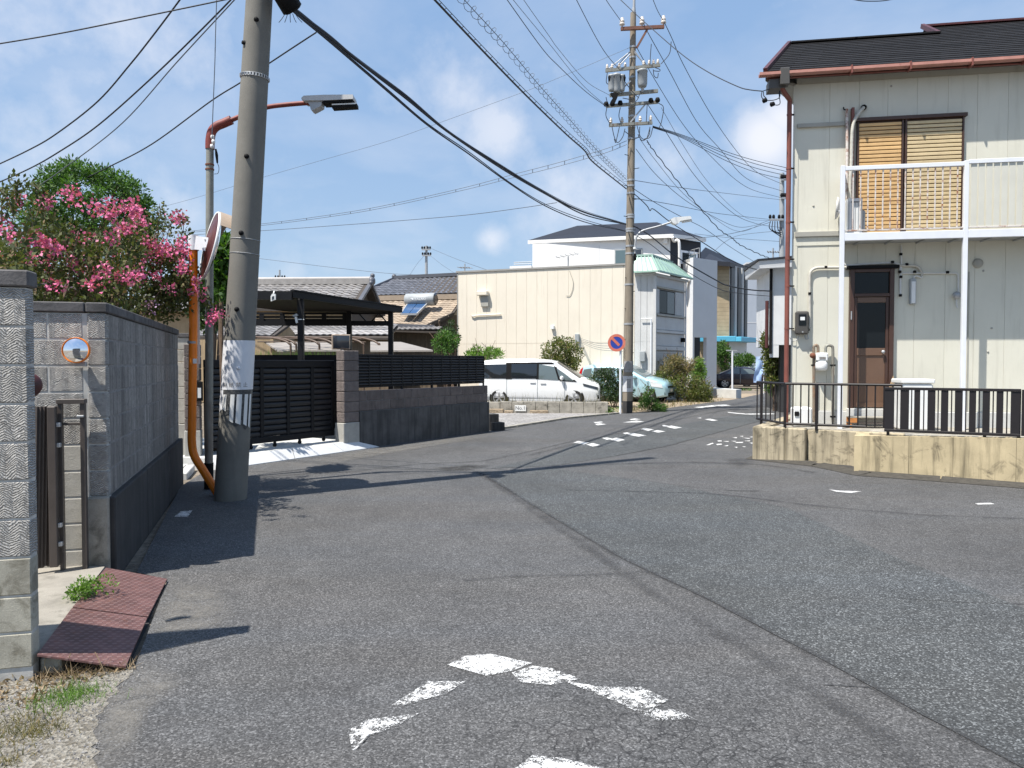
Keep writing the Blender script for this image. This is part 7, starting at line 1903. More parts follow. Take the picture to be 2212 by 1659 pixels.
MB().tube([(sp.x, sp.y, -.1), (sp.x, sp.y, AT(1340, 748, sp.y).z)], .038, 12).build('post', M['white_steel'], t)
c = AT(1332, 740.5, sp.y - .06); nn = Vector((-.06, -1, 0)).normalized(); r = .285
M['sign_red'] = pm('sign_red', (.62, .17, .11), .45, .08, 5, blot=((.68, .36, .26), .5, .55, 6)); M['sign_blue'] = pm('sign_blue', (.022, .055, .34), .45, .08, 5)
mb = MB(); mb.disc(c, nn, r, 40, 0, .02); mb.build('face', M['sign_blue'], t)
mb = MB(); mb.disc(c + nn * .004, nn, r, 40, 0, .003, r * .70); mb.build('red_ring', M['sign_red'], t)
e1 = nn.cross(Vector((0, 0, 1))).normalized(); e2 = Vector((0, 0, 1)); d1 = (-e1 * -1 * -1 + e2)
dg = (Vector((-1, 0, 0)) * .70 + e2 * .70).normalized()
mb = MB(); mb.bar(c + nn * .0035 + dg * (r * .70), c + nn * .0035 - dg * (r * .70), .085, .003, 0, nn); mb.build('slash', M['sign_red'], t)
mb = MB(); mb.disc(c - nn * .021, -nn, r * .98, 40, 0, .003); mb.build('back', M['steel_grey'], t)

# ================================================================== transformer pole
TB, TT = AT(1355, 893, 24.6), AT(1368, 28, 24.6); TB.z = -.2
def tp(py):                      # pole axis at a picture height
    z = AT(1360, py, 24.6).z; k = (z - TB.z) / (TT.z - TB.z); return TB.lerp(TT, k)
def X(px, py, dy=0.0): return AT(px, py, 24.6 + dy)
t = thing('utility_pole', 'tall concrete transformer pole with five crossarms at the edge of the lot', 'utility pole', (TB.x, TB.y, 0))
MB().tube([TB.lerp(TT, k / 8) for k in range(9)], [.172 - .010 * k for k in range(9)], 18).build('shaft', M['far_pole_concrete'], t)
MB().tube([X(1368, 62), X(1369.5, 20), X(1370, -16)], .045, 8).build('top_pin', M['steel_grey'], t)
for s in (-1, 1):
    MB().tube([X(1368 + s * 3.5, 62), X(1369 + s * 2.5, 25), X(1370, 5)], .03, 6).build('pin_brace', M['steel_grey'], t)
MB().lathe(X(1370, -20), [(.001, .09), (.08, .06), (.1, 0), (.07, -.08), (.001, -.1)], (0, 0, 1), 10).build('insulator', M['ceramic'], t)
def arm(a, b, mt='galvanized', w=.09):
    p, q = X(*a, -.2), X(*b, -.2); mb = MB(); mb.bar(p, q, w, w); return mb.build('crossarm', M[mt], t), p, q
def insul(p, h=.26, r=.085, up=1):
    MB().lathe(p, [(.02, 0), (.03, h * .2 * up), (r, h * .25 * up), (r * .9, h * .42 * up), (r * .55, h * .45 * up), (r * .9, h * .55 * up), (r * .8, h * .75 * up), (r * .5, h * .8 * up), (r * .55, h * up), (.001, h * 1.05 * up)], (0, 0, 1), 10).build('insulator', M['ceramic'], t)
M['arm_rust'] = pm('arm_rust', (.17, .075, .05), .7, .3, 5)
a_, p, q = arm((1341, 62.5), (1434.6, 58), 'arm_rust', .10)
for k in (.03, .49, .985): insul(p.lerp(q, k) + Vector((0, 0, .05)), .30, .09)
mb = MB(); mb.bar(X(1399, 62, -.2), X(1375, 104, -.15), .06, .06); mb.build('brace', M['arm_rust'], t)
a2, p, q = arm((1308, 153), (1425.7, 141))
for k in (.03, .12, .25, .36, .70, .80, .88, .96): insul(p.lerp(q, k) + Vector((0, 0, .04)), .16, .05)
for (ax, ay, bx, by) in ((1310, 152, 1361, 112), (1330, 150, 1362, 116), (1398, 144, 1370, 113), (1394, 142, 1371, 110)):
    MB().tube([X(ax, ay, -.2), X(bx, by, -.15)], .018, 5).build('stay_rod', M['steel_grey'], t)
a3, p, q = arm((1317, 206), (1421, 196.5), 'galvanized', .10)
a4, p, q = arm((1309, 229.5), (1421, 220.5)); 
for k in (.0, .12, .27, .86, .99): 
    mb = MB(); mb.lathe(p.lerp(q, k) + Vector((0, -.05, .03)), [(.001, -.06), (.07, -.04), (.085, .02), (.06, .09), (.001, .1)], (0, 0, 1), 10); mb.build('insulator', M['black_soft'], t)
a5, p, q = arm((1315.6, 271), (1409, 265.5))
for k in (.04, .30, .72, .96): insul(p.lerp(q, k) + Vector((0, 0, .04)), .2, .06)
for a, b in (((1395, 224), (1362, 264)), ((1330, 205), (1362, 175))):
    mb = MB(); mb.bar(X(*a, -.2), X(*b, -.15), .045, .045); mb.build('brace', M['steel_grey'], t)
for (cx, y0, y1, r, lab) in ((1321.5, 161, 197, .115, 0), (1332, 159, 200, .135, 0), (1343.5, 161, 197, .10, 0), (1387.5, 150, 188, .16, 0)):
    a, b = X(cx, y1, -.35), X(cx, y0, -.35)
    mb = MB(); mb.lathe(a, [(.001, 0), (r * .8, .0), (r * .88, .04), (r, .1 + .0), (r * 1.02, (b - a).z * .85), (r * 1.08, (b - a).z * .86), (r * 1.05, (b - a).z * .96), (r * .5, (b - a).z), (.001, (b - a).z)], (0, 0, 1), 16); tr = mb.build('transformer', M['trans_grey'], t)
    for s in (-1, 1):
        mb = MB(); mb.lathe(b + Vector((s * r * .6, -.05, -.02)), [(.03, 0), (.06, -.1), (.04, -.22), (.001, -.26)], (0, 0, 1), 8); mb.build('bushing', M['black_soft'], tr)
MB().tube([X(1388, 188, -.35), X(1388, 199, -.3)], .05, 8).build('hanger', M['steel_grey'], t)
mb = MB(); mb.prism([X(x, y, -.45) for x, y in ((1320, 200), (1336, 201), (1334, 210), (1330, 219), (1322, 224), (1319, 219), (1325, 210))], (0, .14, 0)); mb.build('black_shape', M['black_soft'], t)  # crow-like black shape below the crossarm, not identified
for k in range(16):
    py = 300 + k * 33 + (k % 2) * 4; s = -1 if k % 2 else 1; c = tp(py); d = Vector((s * .8, -.6, 0)).normalized()
    MB().tube([c + d * .1, c + d * (.30 if py < 480 else .20)], .012, 5).build('step_bolt', M['black_soft'], t)
for py in (102, 125, 168, 232, 252, 275, 300, 390, 402, 418, 465, 470, 495, 500, 532, 548, 615, 700):
    c = tp(py); k = (c.z - TB.z) / (TT.z - TB.z); r = .172 - .08 * k
    MB().tube([c + Vector((0, 0, -.03)), c + Vector((0, 0, .03))], r + .012, 16).build('band', M['steel_grey'], t)
# notices and their torn remains on the lower shaft
M['notice_grey'] = pm('notice_grey', (.30, .30, .30), .6, .25, 10, blot=((.14, .13, .12), .6, .5, 10)); M['notice_pale'] = pm('notice_pale', (.55, .56, .58), .5, .15, 12, blot=((.25, .24, .22), .7, .56, 12))
def far_shell(z0y, z1y, a0, a1, mt, nm):
    vs = []
    for i in range(9):
        a = R(a0 + (a1 - a0) * i / 8)
        for py in (z0y, z1y):
            c = tp(py); vs.append(c + Vector((math.sin(a), -math.cos(a), 0)) * .176)
    mb = MB(); mb.add(vs, [(i * 2, i * 2 + 2, i * 2 + 3, i * 2 + 1) for i in range(8)], 0, True); mb.build(nm, M[mt], t)
far_shell(804, 780, -60, 70, 'notice_grey', 'old_notice'); far_shell(846, 812, -85, 85, 'notice_pale', 'torn_notice'); far_shell(838, 818, -20, 30, 'notice_grey', 'old_notice'); far_shell(893, 866, -95, 95, 'plinth_dark', 'base_stain')
# its lamp
ls = thing('street_lamp', 'white street lamp on a curved arm clamped to the transformer pole', 'street lamp', X(1372, 530, -.2))
MB().tube(bez([X(1371.5, 556, -.2), X(1372, 530, -.2), X(1375.5, 511, -.2), X(1388, 498.6, -.2), X(1422, 489, -.25), X(1453, 479, -.3)], 7), .032, 8).build('arm', M['steel_grey'], ls)
lm = MB(); pr = [(1449, 473), (1456, 469.5), (1491, 466.5), (1494, 470), (1493, 473), (1470, 477), (1466, 482), (1458, 484), (1452, 480)]
lm.prism([X(x, y, -.42) for x, y in pr], (0, .24, 0)); lm.build('lamp_housing', M['white_plastic'], ls)
mb = MB(); mb.prism([X(x, y, -.36) for x, y in ((1474, 477), (1495, 473.5), (1495.5, 477), (1475, 480.5))], (0, .12, 0)); mb.build('lamp_tube', M['white_plastic'], ls)
MB().tube([X(1371.5, 548, -.24), X(1371.5, 562, -.24)], .05, 8).build('insulator', M['black_soft'], ls)
for py in (536, 550): MB().tube([X(1371.5, py - 2, -.22), X(1371.5, py + 2, -.22)], .06, 8).build('clamp', M['white_plastic'], ls)

# ================================================================== distant poles and aerials
def far_pole(label, px, y0, y1, D, arms, w=.14, mt='steel_grey'):
    b = AT(px, y1, D); tt = AT(px, y0, D); t = thing('utility_pole', label, 'utility pole', (b.x, D, 0))
    MB().tube([(b.x, D, -.2), (b.x, D, b.z), tt], [w * 1.2, w * 1.05, w * .85], 10).build('shaft', M[mt], t)
    for (x0, x1, y) in arms:
        mb = MB(); mb.bar(AT(x0, y, D - .25), AT(x1, y, D - .25), .12, .12); mb.build('crossarm', M['steel_grey'], t)
        for k in (.05, .3, .7, .95):
            p = AT(x0, y, D - .25).lerp(AT(x1, y, D - .25), k); mb = MB(); mb.lathe(p + Vector((0, 0, .06)), [(.05, 0), (.1, .08), (.07, .22), (.001, .26)], (0, 0, 1), 8); mb.build('insulator', M['black_soft'], t)
    return t
far_pole('distant pale utility pole rising over the dark tiled roof', 921, 531, 600, 72, ((911, 930, 539), (912, 931, 552)))
far_pole('distant thin utility pole above the grey tiled ridge', 604, 583, 612, 85, ((594, 616, 600.5), (593, 622, 604)), .12)
pp = far_pole('grey utility pole beyond the street showing left of the house downpipe', 1689, 374, 560, 46, ((1662, 1692, 474.5), (1688, 1698, 388), (1688, 1698, 428)), .17, 'trans_grey')
for k in range(5):
    MB().tube(bez([AT(1664 + 5 * k, 478, 45.7), AT(1663 + 6 * k, 500 - 3 * abs(k - 2), 45.6), AT(1688, 512 - k * 5, 45.7)], 5), .03, 5).build('jumper', M['wire'], pp)
def antenna(label, px, y0, y1, D):
    t = thing('tv_antenna', label, 'antenna', AT(px, y1, D))
    MB().tube([AT(px, y1, D), AT(px, y0, D)], .045, 6).build('mast', M['steel_grey'], t)
    MB().tube([AT(px - 13, y0 + 8, D), AT(px + 14, y0 + 8.5, D)], .03, 5).build('boom', M['steel_grey'], t)
    for k in range(5): p = AT(px - 11 + 5.5 * k, y0 + 8.2, D); MB().tube([p + Vector((-.15, -.35, .0)), p + Vector((.15, .35, 0))], .02, 5).build('element', M['steel_grey'], t)
antenna('thin tv antenna just left of the cream building top', 1004, 570, 588, 50)
antenna('grey tv antenna over the white annex roof beside the downpipe', 1670, 536, 562, 40)

# banner, T post, low white wall
c = AT(1640, 785, 40); b = AT(1647, 785, 40)
t = thing('banner', 'pale blue upright cloth banner on a thin pole by the house corner', 'banner', (c.x, c.y, 0))
M['cloth_blue'] = pm('cloth_blue', (.36, .50, .74), .8, .12, 2.2, blot=((.62, .70, .82), .7, .52, 2.6))
vs = []
for j in range(13):
    for i in range(5):
        p = AT(1629 + 4.4 * i + 2.2 * math.sin(j * .5) + (12 - j) * .28, 770 + j * 4.7, 40); vs.append(p + Vector((0, .06 * math.sin(i * 1.7 + j * .6), 0)))
mb = MB(); mb.add(vs, [(j * 5 + i, j * 5 + i + 1, j * 5 + i + 6, j * 5 + i + 5) for j in range(12) for i in range(4)], 0, True); mb.build('cloth', M['cloth_blue'], t)
MB().tube([(AT(1650, 800, 40.02).x, 40.02, 0), AT(1650, 767, 40.02)], .02, 6).build('pole', M['white_plastic'], t)
b = G(1582, 843); t = thing('t_post', 'white T shaped post on the low pale wall end down the street', 'post', b)
MB().tube([(b.x, b.y, 0), AT(1582, 757, b.y)], .055, 8).build('post', M['white_steel'], t)
mb = MB(); p, q = AT(1569, 757, b.y), AT(1592, 757.5, b.y); mb.bar(p, q, .10, .07); mb.build('cross_bar', M['steel_grey'], t)
w0, w1 = G(1534, 858), G(1590, 861)
mb = MB(); mb.prism([w0, w1, w1 + Vector((.4, .5, 0)), w0 + Vector((.4, 2.5, 0))], (0, 0, .42)); tag(mb.build('low_wall', M['concrete_pale']), 'short pale concrete wall end at the street edge past the bushes', 'wall')

# ================================================================== shrubs and weeds beyond the road
def shrub(name, label, blobs, per, mat, size, cat='bush', asp=.45, twigs=0, group=None):
    xs = [b[0] for b in blobs]; c = Vector((sum(x[0] for x in xs) / len(xs), sum(x[1] for x in xs) / len(xs), 0))
    t = thing(name, label, cat, c, group)
    P_, N_ = clump_points(blobs, per); leaf_mesh('foliage', mat, P_, N_, size, asp, None, t)
    st = MB()
    for k in range(4):
        b = blobs[(k * 7) % len(blobs)][0]; st.tube(bez([c + Vector((.05 * k, 0, 0)), (c + Vector(b)) / 2, Vector(b)], 4), .02, 5)
    for k in range(twigs):
        b = random.choice(blobs); p = Vector(b[0]); d = Vector((random.gauss(0, .7), random.gauss(0, .4), random.uniform(.2, 1))).normalized(); st.tube([p, p + d * (b[1] + .35)], .009, 4)
    o = st.build('stems', M['bark'], t); o['kind'] = 'stuff'
    return t
def blobs_px(pts, n, r, D, dj=.6, jit=6):
    out = []
    for _ in range(n):
        x, y = random.choice(pts); p = AT(x + random.gauss(0, jit), y + random.gauss(0, jit), D + random.uniform(-dj, dj)); out.append((tuple(p), r * random.uniform(.6, 1.2), 1))
    return out
def disc_px(cx, cy, rx, ry, n, r, D, dj=.6):
    out = []
    for _ in range(n):
        a = random.random() * 6.283; q = random.random() ** .5
        p = AT(cx + rx * q * math.cos(a), cy + ry * q * math.sin(a), D + random.uniform(-dj, dj)); out.append((tuple(p), r * random.uniform(.6, 1.2), 1))
    return out
shrub('bush', 'rounded olive green bush with stray twigs in front of the cream wall', disc_px(1212, 764, 40, 33, 90, .17, 31.6, .7) + disc_px(1212, 790, 48, 20, 40, .18, 31.6, .7), 46, M['leaf_olive'], .10, twigs=26)
shrub('bush', 'dark green hedge between the white van and the blue hatchback', disc_px(1318, 822, 42, 22, 70, .15, 28.2, .4) + disc_px(1330, 850, 38, 22, 50, .16, 27.8, .4), 44, M['leaf_dark'], .085)
shrub('weed_clump', 'green weeds around the foot of the transformer pole', disc_px(1402, 872, 22, 12, 40, .10, 25.6, .5) + disc_px(1420, 882, 20, 6, 24, .08, 25.4, .4) + disc_px(1400, 850, 10, 18, 16, .08, 26, .3), 34, M['leaf_green'], .08, 'weeds', .3, 14)
shrub('weed_clump', 'low green weeds beside the white sign post and the low wall end', disc_px(1322, 887, 16, 5, 18, .08, 24.8, .3), 30, M['leaf_bright'], .07, 'weeds', .3, 6)
shrub('shrub', 'tall feathery grey green grass shrub before the shop shutter', disc_px(1462, 792, 34, 22, 70, .16, 32.6, .5), 42, M['leaf_weed'], .15, 'shrub', .18, 30)
shrub('shrub', 'rambling tan and olive weeds along the street edge past the blue car', disc_px(1478, 838, 58, 24, 110, .17, 32.2, .8) + disc_px(1512, 852, 26, 18, 50, .14, 32.0, .5) + disc_px(1440, 820, 30, 18, 30, .15, 32.6, .5), 42, M['leaf_olive'], .10, 'shrub', .4, 40)
shrub('shrub', 'green climbing shrub against the grey front wing of the white house', disc_px(1508, 806, 16, 30, 50, .16, 40, .4), 40, M['leaf_bright'], .12, 'shrub')
shrub('bush', 'green leafy weeds left of the cream building behind the louvre fence', disc_px(962, 742, 20, 24, 50, .17, 28, .6), 40, M['leaf_green'], .11, twigs=12)
shrub('bush', 'dark bush in the corner between the tan roof and the cream building', disc_px(975, 725, 12, 32, 40, .18, 33, .6), 40, M['leaf_dark'], .11)
shrub('weed_clump', 'light green leaves poking up above the louvre fence before the cream wall', disc_px(1045, 765, 42, 12, 40, .15, 30.5, .5), 30, M['leaf_bright'], .15, 'weeds', .3, 12)
shrub('bush', 'dark green shrub beside the tan brick building wall', disc_px(1561, 768, 13, 28, 50, .25, 54, .6), 36, M['leaf_green'], .17)
shrub('bush', 'clipped green bush above the dark plum car', disc_px(1605, 780, 24, 13, 60, .22, 53.5, .6), 40, M['leaf_green'], .15)
shrub('bush', 'loose bush by the white annex wall behind the bar railing', disc_px(1674, 785, 18, 48, 110, .18, 25.6, .4) + disc_px(1660, 745, 12, 22, 26, .14, 25.6, .4), 36, M['leaf_olive'], .11, twigs=20)
shrub('flower_clump', 'yellow green plants low behind the bar railing', disc_px(1672, 838, 14, 14, 26, .13, 26.4, .4), 34, M['leaf_bright'], .09, 'plant')
shrub('weed_clump', 'small green weeds at the kerb past the pale low wall', disc_px(1612, 848, 26, 5, 30, .13, 46, .8), 30, M['leaf_green'], .11, 'weeds', .3)
gp = [(KF.P(random.uniform(kl, -.1), random.uniform(-.5, -.18), 0).to_tuple()) for _ in range(520)]
g = grass('tall_weeds', M['leaf_weed'], gp, .62, .22, .008); g['kind'] = 'stuff'
gp = [tuple(G(random.uniform(1340, 1560), 0, 0)) if False else tuple(G(1345 + 210 * q + random.gauss(0, 6), 894 - 26 * q - random.random() * 10)) for q in [random.random() for _ in range(500)]]
g = grass('kerb_weeds', M['leaf_weed'], gp, .22, .5, .010); g['kind'] = 'stuff'
# ================================================================== overhead wires
def wpts(pts, Y0, Y1, n=8):
    """a wire hanging in one vertical plane: 1/depth runs evenly across the picture"""
    x0, x1 = pts[0][0], pts[-1][0]; out = []
    P = bez([Vector((x, y, 0)) for x, y in pts], n)
    for p in P:
        k = (p.x - x0) / (x1 - x0); out.append(AT(p.x, p.y, 1 / ((1 - k) / Y0 + k / Y1)))
    return out
def wire(label, pts, Y0, Y1, r=.010, mat='wire', group=None, name='power_line', extra=0.0, parent=None):
    P = wpts(pts, Y0, Y1)
    if extra:
        d = (P[0] - P[1]).normalized(); P = [P[0] + d * extra] + P
    o = MB().tube(P, r, 5).build(name, M[mat], parent)
    if not parent: tag(o, label, 'cable', group)
    return o
# left of the leaning pole
wire('top left wire crossing nearly straight from the left edge to the leaning pole', [(-60, 104), (120, 74), (300, 38), (483, 0), (540, -13)], 9.5, 9.1, .009)
wire('steep black wire left of the other drop wires, curving up from the left edge', [(-40, 372), (60, 325), (123, 288), (212, 218), (281, 139), (331, 76), (388, 0), (420, -46)], 13, 9.3, .011)
wire('middle of the three black wires curving up from the left edge to the leaning pole', [(-40, 410), (60, 366), (129, 327), (215, 268), (331, 165), (423, 76), (498, 0), (535, -40)], 13, 9.2, .011)
wire('lowest of the three wires, rising from behind the round green tree', [(-40, 486), (6, 452), (56, 420), (132, 368), (265, 265), (384, 132), (506, 0), (540, -38)], 13.5, 9.2, .008, 'wire_grey')
wire('wire rising from the green tree behind the leaning pole to the black bundle', [(150, 402), (228, 364), (330, 310), (456, 218), (520, 178), (578, 139), (640, 98), (683, 70)], 13, 9.6, .010)
wire('thin vertical supply wire dropping to the red elbow of the street lamp', [(469, -30), (466, 60), (464, 140), (460, 240), (458, 298)], 9.3, 9.38, .006, 'wire_grey')
# the thick bundle from the leaning pole to the transformer pole
bt = thing('cable_bundle', 'thick black telephone cable bundle sagging from the leaning pole to the transformer pole', 'cable bundle', AT(1000, 310, 14))
U1 = [(628, 12), (660, 40), (713, 80), (773, 131), (874, 205), (966, 283), (1085, 360), (1190, 424), (1262, 458.5), (1352, 484)]
L1 = [(628, 20), (660, 46), (713, 92), (832, 193.5), (922, 268), (1011, 331), (1100, 397), (1178, 444), (1262, 479), (1352, 501)]
wire('', U1, 8.95, 24.4, .024, 'wire', None, 'strand', 0, bt)
wire('', [(x, y + 3.2 + 2.2 * math.sin(x * .031)) for x, y in U1], 8.95, 24.4, .017, 'wire', None, 'strand', 0, bt)
wire('', [(x, y + 1.2 * math.sin(x * .05)) for x, y in L1], 8.95, 24.4, .013, 'wire', None, 'strand', 0, bt)
wire('', [(x, y - 3.5 + 1.5 * math.sin(x * .043)) for x, y in L1], 8.95, 24.4, .009, 'wire', None, 'strand', 0, bt)
wire('', [(x, y - 3 - 2 * math.sin(x * .05)) for x, y in U1], 8.95, 24.4, .006, 'wire', None, 'strand', 0, bt)
b2 = thing('cable_bundle', 'black cable pair from the transformer pole past the green mansard to the annex', 'cable bundle', AT(1500, 580, 30))
wire('', [(1362, 484), (1404, 509), (1463, 556), (1548, 606), (1573, 617), (1620, 626), (1666, 629)], 24.5, 25.0, .022, 'wire', None, 'strand', 0, b2)
wire('', [(1362, 502), (1404, 527), (1463, 573), (1548, 622), (1600, 634), (1666, 640)], 24.5, 25.0, .011, 'wire', None, 'strand', 0, b2)
# second run, from overhead
b3 = thing('cable_bundle', 'black cable tied to a messenger wire slanting from top centre to transformer pole', 'cable bundle', AT(1150, 220, 16))
S1 = [(900, -42), (939.5, 0), (1034.7, 101), (1130, 199.5), (1219, 286), (1262, 324.5), (1281, 350), (1353, 408)]
wire('', S1, 12.0, 24.4, .020, 'wire', None, 'strand', 0, b3)
wire('', [(x + 5, y - 4) for x, y in S1], 12.0, 24.4, .007, 'wire', None, 'messenger', 0, b3)
PA, PB2 = wpts(S1, 12, 24.4), wpts([(x + 5, y - 4) for x, y in S1], 12, 24.4)
for i in range(2, len(PA) - 1, 1):
    MB().tube([PA[i], PB2[i]], .007, 4).build('tie', M['wire'], b3)
wire('black cable going on from the transformer pole over the white house roof to the annex', [(1362, 414), (1376, 424), (1397, 444), (1404, 455), (1412, 452), (1451, 482), (1523, 527), (1575, 560), (1627, 580.5), (1664, 583)], 24.5, 25.2, .016)
# spiral hanger
H_ = wpts([(970, -42), (1003.5, 0), (1085, 89), (1160, 178.6), (1234, 262), (1281, 315.6), (1353, 388)], 12.3, 24.4, 40)
Ls = [0]
for a, b in zip(H_[:-1], H_[1:]): Ls.append(Ls[-1] + (b - a).length)
def along(s):
    for i in range(len(H_) - 1):
        if Ls[i + 1] >= s: return H_[i].lerp(H_[i + 1], (s - Ls[i]) / (Ls[i + 1] - Ls[i])), (H_[i + 1] - H_[i]).normalized()
    return H_[-1], (H_[-1] - H_[-2]).normalized()
sp_ = thing('spiral_hanger', 'wire wound in an open spiral beside the slanting black cable run', 'cable', H_[100])
hel = []
s = 0
while s < Ls[-1] - .1:
    c, d = along(s); x = d.cross(Vector((0, 0, 1))).normalized(); y = x.cross(d); a = s / .30 * 2 * math.pi
    hel.append(c + x * (.085 * math.cos(a)) + y * (.085 * math.sin(a) - .02)); s += .035
MB().tube(hel, .0055, 4).build('spiral', M['wire_grey'], sp_)
MB().tube(H_[::4], .007, 5).build('messenger', M['wire'], sp_)
# high wires coming from overhead to the left end of the arms
gH = 'power wires from overhead to the transformer pole'
wire('high wire reaching the left tip of the fourth crossarm, lowest of its trio', [(1060, -52), (1096, 0), (1170, 103), (1207, 143), (1262, 195), (1305, 227)], 16, 24.3, .010, 'wire', gH)
wire('high wire reaching the fourth crossarm beside its left tip, middle of its trio', [(1072, -50), (1109, 0), (1189.5, 98), (1225, 143), (1262, 187), (1313, 232)], 16, 24.3, .007, 'wire_grey', gH)
wire('high wire reaching the left end of the third crossarm, upper of its trio', [(1100, -48), (1131.5, 0), (1183.6, 74), (1207, 107), (1266, 175), (1317, 206)], 16, 24.3, .007, 'wire_grey', gH)
wire('high wire to the left end of the transformer crossarm', [(1222, -50), (1245.6, 0), (1287, 80), (1312, 120), (1340, 152)], 19, 24.3, .010, 'wire', gH)
wire('high wire to the left insulator of the rusty top crossarm', [(1282, -45), (1309.6, 0), (1326, 24), (1342, 46)], 20, 24.3, .010, 'wire', gH)
wire('high wire to the right insulator of the rusty top crossarm', [(1396, -40), (1411, 0), (1421, 24), (1432.5, 44)], 20, 24.3, .010, 'wire', gH)
# service drop to the house
wire('long black service wire sweeping from the top edge to the house eave corner', [(1300, -38), (1341, 0), (1391.5, 47), (1475, 119), (1534, 158), (1594, 187), (1620, 194), (1647.5, 197)], 21, 13.3, .010)
sv = thing('service_entry', 'loops of black service wire with two black splices under the house eave corner', 'cable', AT(1655, 200, 13.2))
for pts in ([(1647.5, 197), (1660, 193), (1672, 190), (1682, 188)], [(1646, 198), (1645, 208), (1650, 216), (1656, 217), (1672, 216), (1684, 210), (1685, 196)], [(1649, 198), (1650, 207), (1655, 212)], [(1670, 226), (1680, 227), (1685, 222), (1683, 205), (1684, 196)]):
    MB().tube(bez([AT(x, y, 13.25) for x, y in pts], 6), .008, 5).build('loop', M['wire'], sv)
for x, y in ((1652, 217), (1668.5, 225)): MB().lathe(AT(x, y, 13.2), [(.001, .05), (.038, .03), (.042, -.03), (.001, -.05)], (.9, 0, .3), 8).build('splice', M['black_soft'], sv)
# from the arms to the pole beyond the house
gR = 'wires from the transformer pole to the far right pole'
wire('topmost right wire running from the rusty crossarm tip to the far right pole', [(1435, 48), (1452, 84), (1475, 137), (1534, 244), (1594, 330), (1635.6, 372), (1690, 398)], 24.3, 45.5, .012, 'wire', gR)
wire('second right wire leaving the middle of the rusty crossarm for the far right pole', [(1390, 50), (1400, 71), (1445, 152), (1504.6, 262), (1555, 321.5), (1612, 385), (1690, 413)], 24.3, 45.5, .012, 'wire', gR)
wire('third right wire leaving below the rusty crossarm for the far right pole', [(1374, 100), (1415, 172.7), (1475, 268), (1534, 336), (1609, 402), (1690, 428)], 24.4, 45.5, .011, 'wire', gR)
wire('wire from the fourth crossarm right end swooping low to the far right pole', [(1397, 222), (1439, 286), (1504.6, 384), (1579, 457), (1630, 482), (1688, 492)], 24.3, 45.5, .011, 'wire', gR)
wire('thin grey wire beside it from the fourth crossarm tip fading toward the far pole', [(1428, 232), (1475, 312.6), (1534, 399), (1606, 467), (1660, 477)], 24.3, 45, .008, 'wire_grey', gR)
gF = 'flat fan of service wires from the fifth crossarm'
for k, (ye, ym) in enumerate(((363, 326), (371, 331), (380, 338), (389, 345))):
    wire(('uppermost', 'second', 'third', 'lowest')[k] + ' wire of the flat fan from the fifth crossarm to the house side', [(1410, 272 + k * 1.2), (1475, 292 + 2.2 * k), (1564, ym), (1632, ym + 21 + k * 2), (1701, ye)], 24.4, 26 + k, .010, 'wire', gF)
tw = wpts([(1397, 304), (1409, 321.5), (1460, 387), (1504.6, 440.6), (1552, 494), (1580, 513.5), (1597, 528), (1640, 549), (1668, 560)], 24.4, 30, 14)
tag(MB().tube([p + Vector((.016 * math.sin(i * 1.3), 0, .018 * math.cos(i * 1.3))) for i, p in enumerate(tw)], .015, 5).build('power_line', M['wire']), 'lumpy twisted cable falling from the fifth crossarm to the annex eave', 'cable')
wire('thin wire just left of the lumpy twisted cable falling to the far right pole', [(1382.5, 300.7), (1415, 345), (1475, 417), (1549, 476), (1600, 500), (1655, 478)], 24.4, 44, .009, 'wire_grey', gR)
wire('wire dipping below the far right pole arm and curving up to it', [(1373.6, 321.5), (1415, 375), (1475, 428.7), (1534, 464), (1588, 489), (1625, 488), (1664, 475)], 24.4, 45, .010, 'wire', gR)
wire('nearly straight wire from the transformer pole to the middle of the far right pole', [(1366, 389), (1475, 406), (1580, 419), (1690, 432)], 24.4, 45.5, .011, 'wire_grey', gR)
wire('wire from the transformer pole passing the lamp head toward the grey wing', [(1366, 406), (1415, 437.6), (1475, 470), (1522, 494), (1580, 535), (1640, 572)], 24.4, 40, .011)
wire('wire from the lower shaft band to the far right pole arm', [(1366, 428), (1445, 440.6), (1534, 458.5), (1600, 467), (1662, 474)], 24.4, 45.4, .011, 'wire', gR)
wire('slack wire crossing from the white house eave up to the far right pole', [(1480, 516), (1540, 511), (1600, 500), (1664, 480)], 46, 45.5, .014, 'wire')
wire('short wire crossing the lumpy cable from the brick roof to the far right pole', [(1540, 545), (1570, 520), (1604, 507), (1688, 498)], 56, 46, .014, 'wire_grey')
wire('grey wire across the far right pole foot beneath its arm', [(1500, 505), (1580, 514), (1688, 522)], 44, 46, .012, 'wire_grey')
# to the left
tb = thing('cable_bundle', 'grey wire pair tied like a ladder running left from the transformer pole', 'cable', AT(900, 430, 26))
T1 = [(1354, 304), (1308, 321.5), (1207, 351), (1115, 375), (1003.5, 405), (832, 443.6), (713, 464), (570, 483), (400, 500), (250, 512)]
T2 = [(1354, 312), (1308, 330), (1207, 359), (1115, 382), (1003.5, 410), (832, 448), (713, 468), (570, 486.5), (400, 503), (250, 515)]
wire('', T1, 24.5, 31, .009, 'wire_grey', None, 'strand', 0, tb); wire('', T2, 24.5, 31, .009, 'wire_grey', None, 'strand', 0, tb)
A_, B_ = wpts(T1, 24.5, 31), wpts(T2, 24.5, 31)
for i in range(3, len(A_) - 3, 3): MB().tube([A_[i], B_[i]], .012, 4).build('tie', M['wire_grey'], tb)
wire('single grey wire from the sagging bundle to the left under the ladder wires', [(1203, 437.6), (1120, 450), (1011, 464), (860, 477), (713, 488), (570, 498), (400, 508)], 17.5, 26, .008, 'wire_grey')
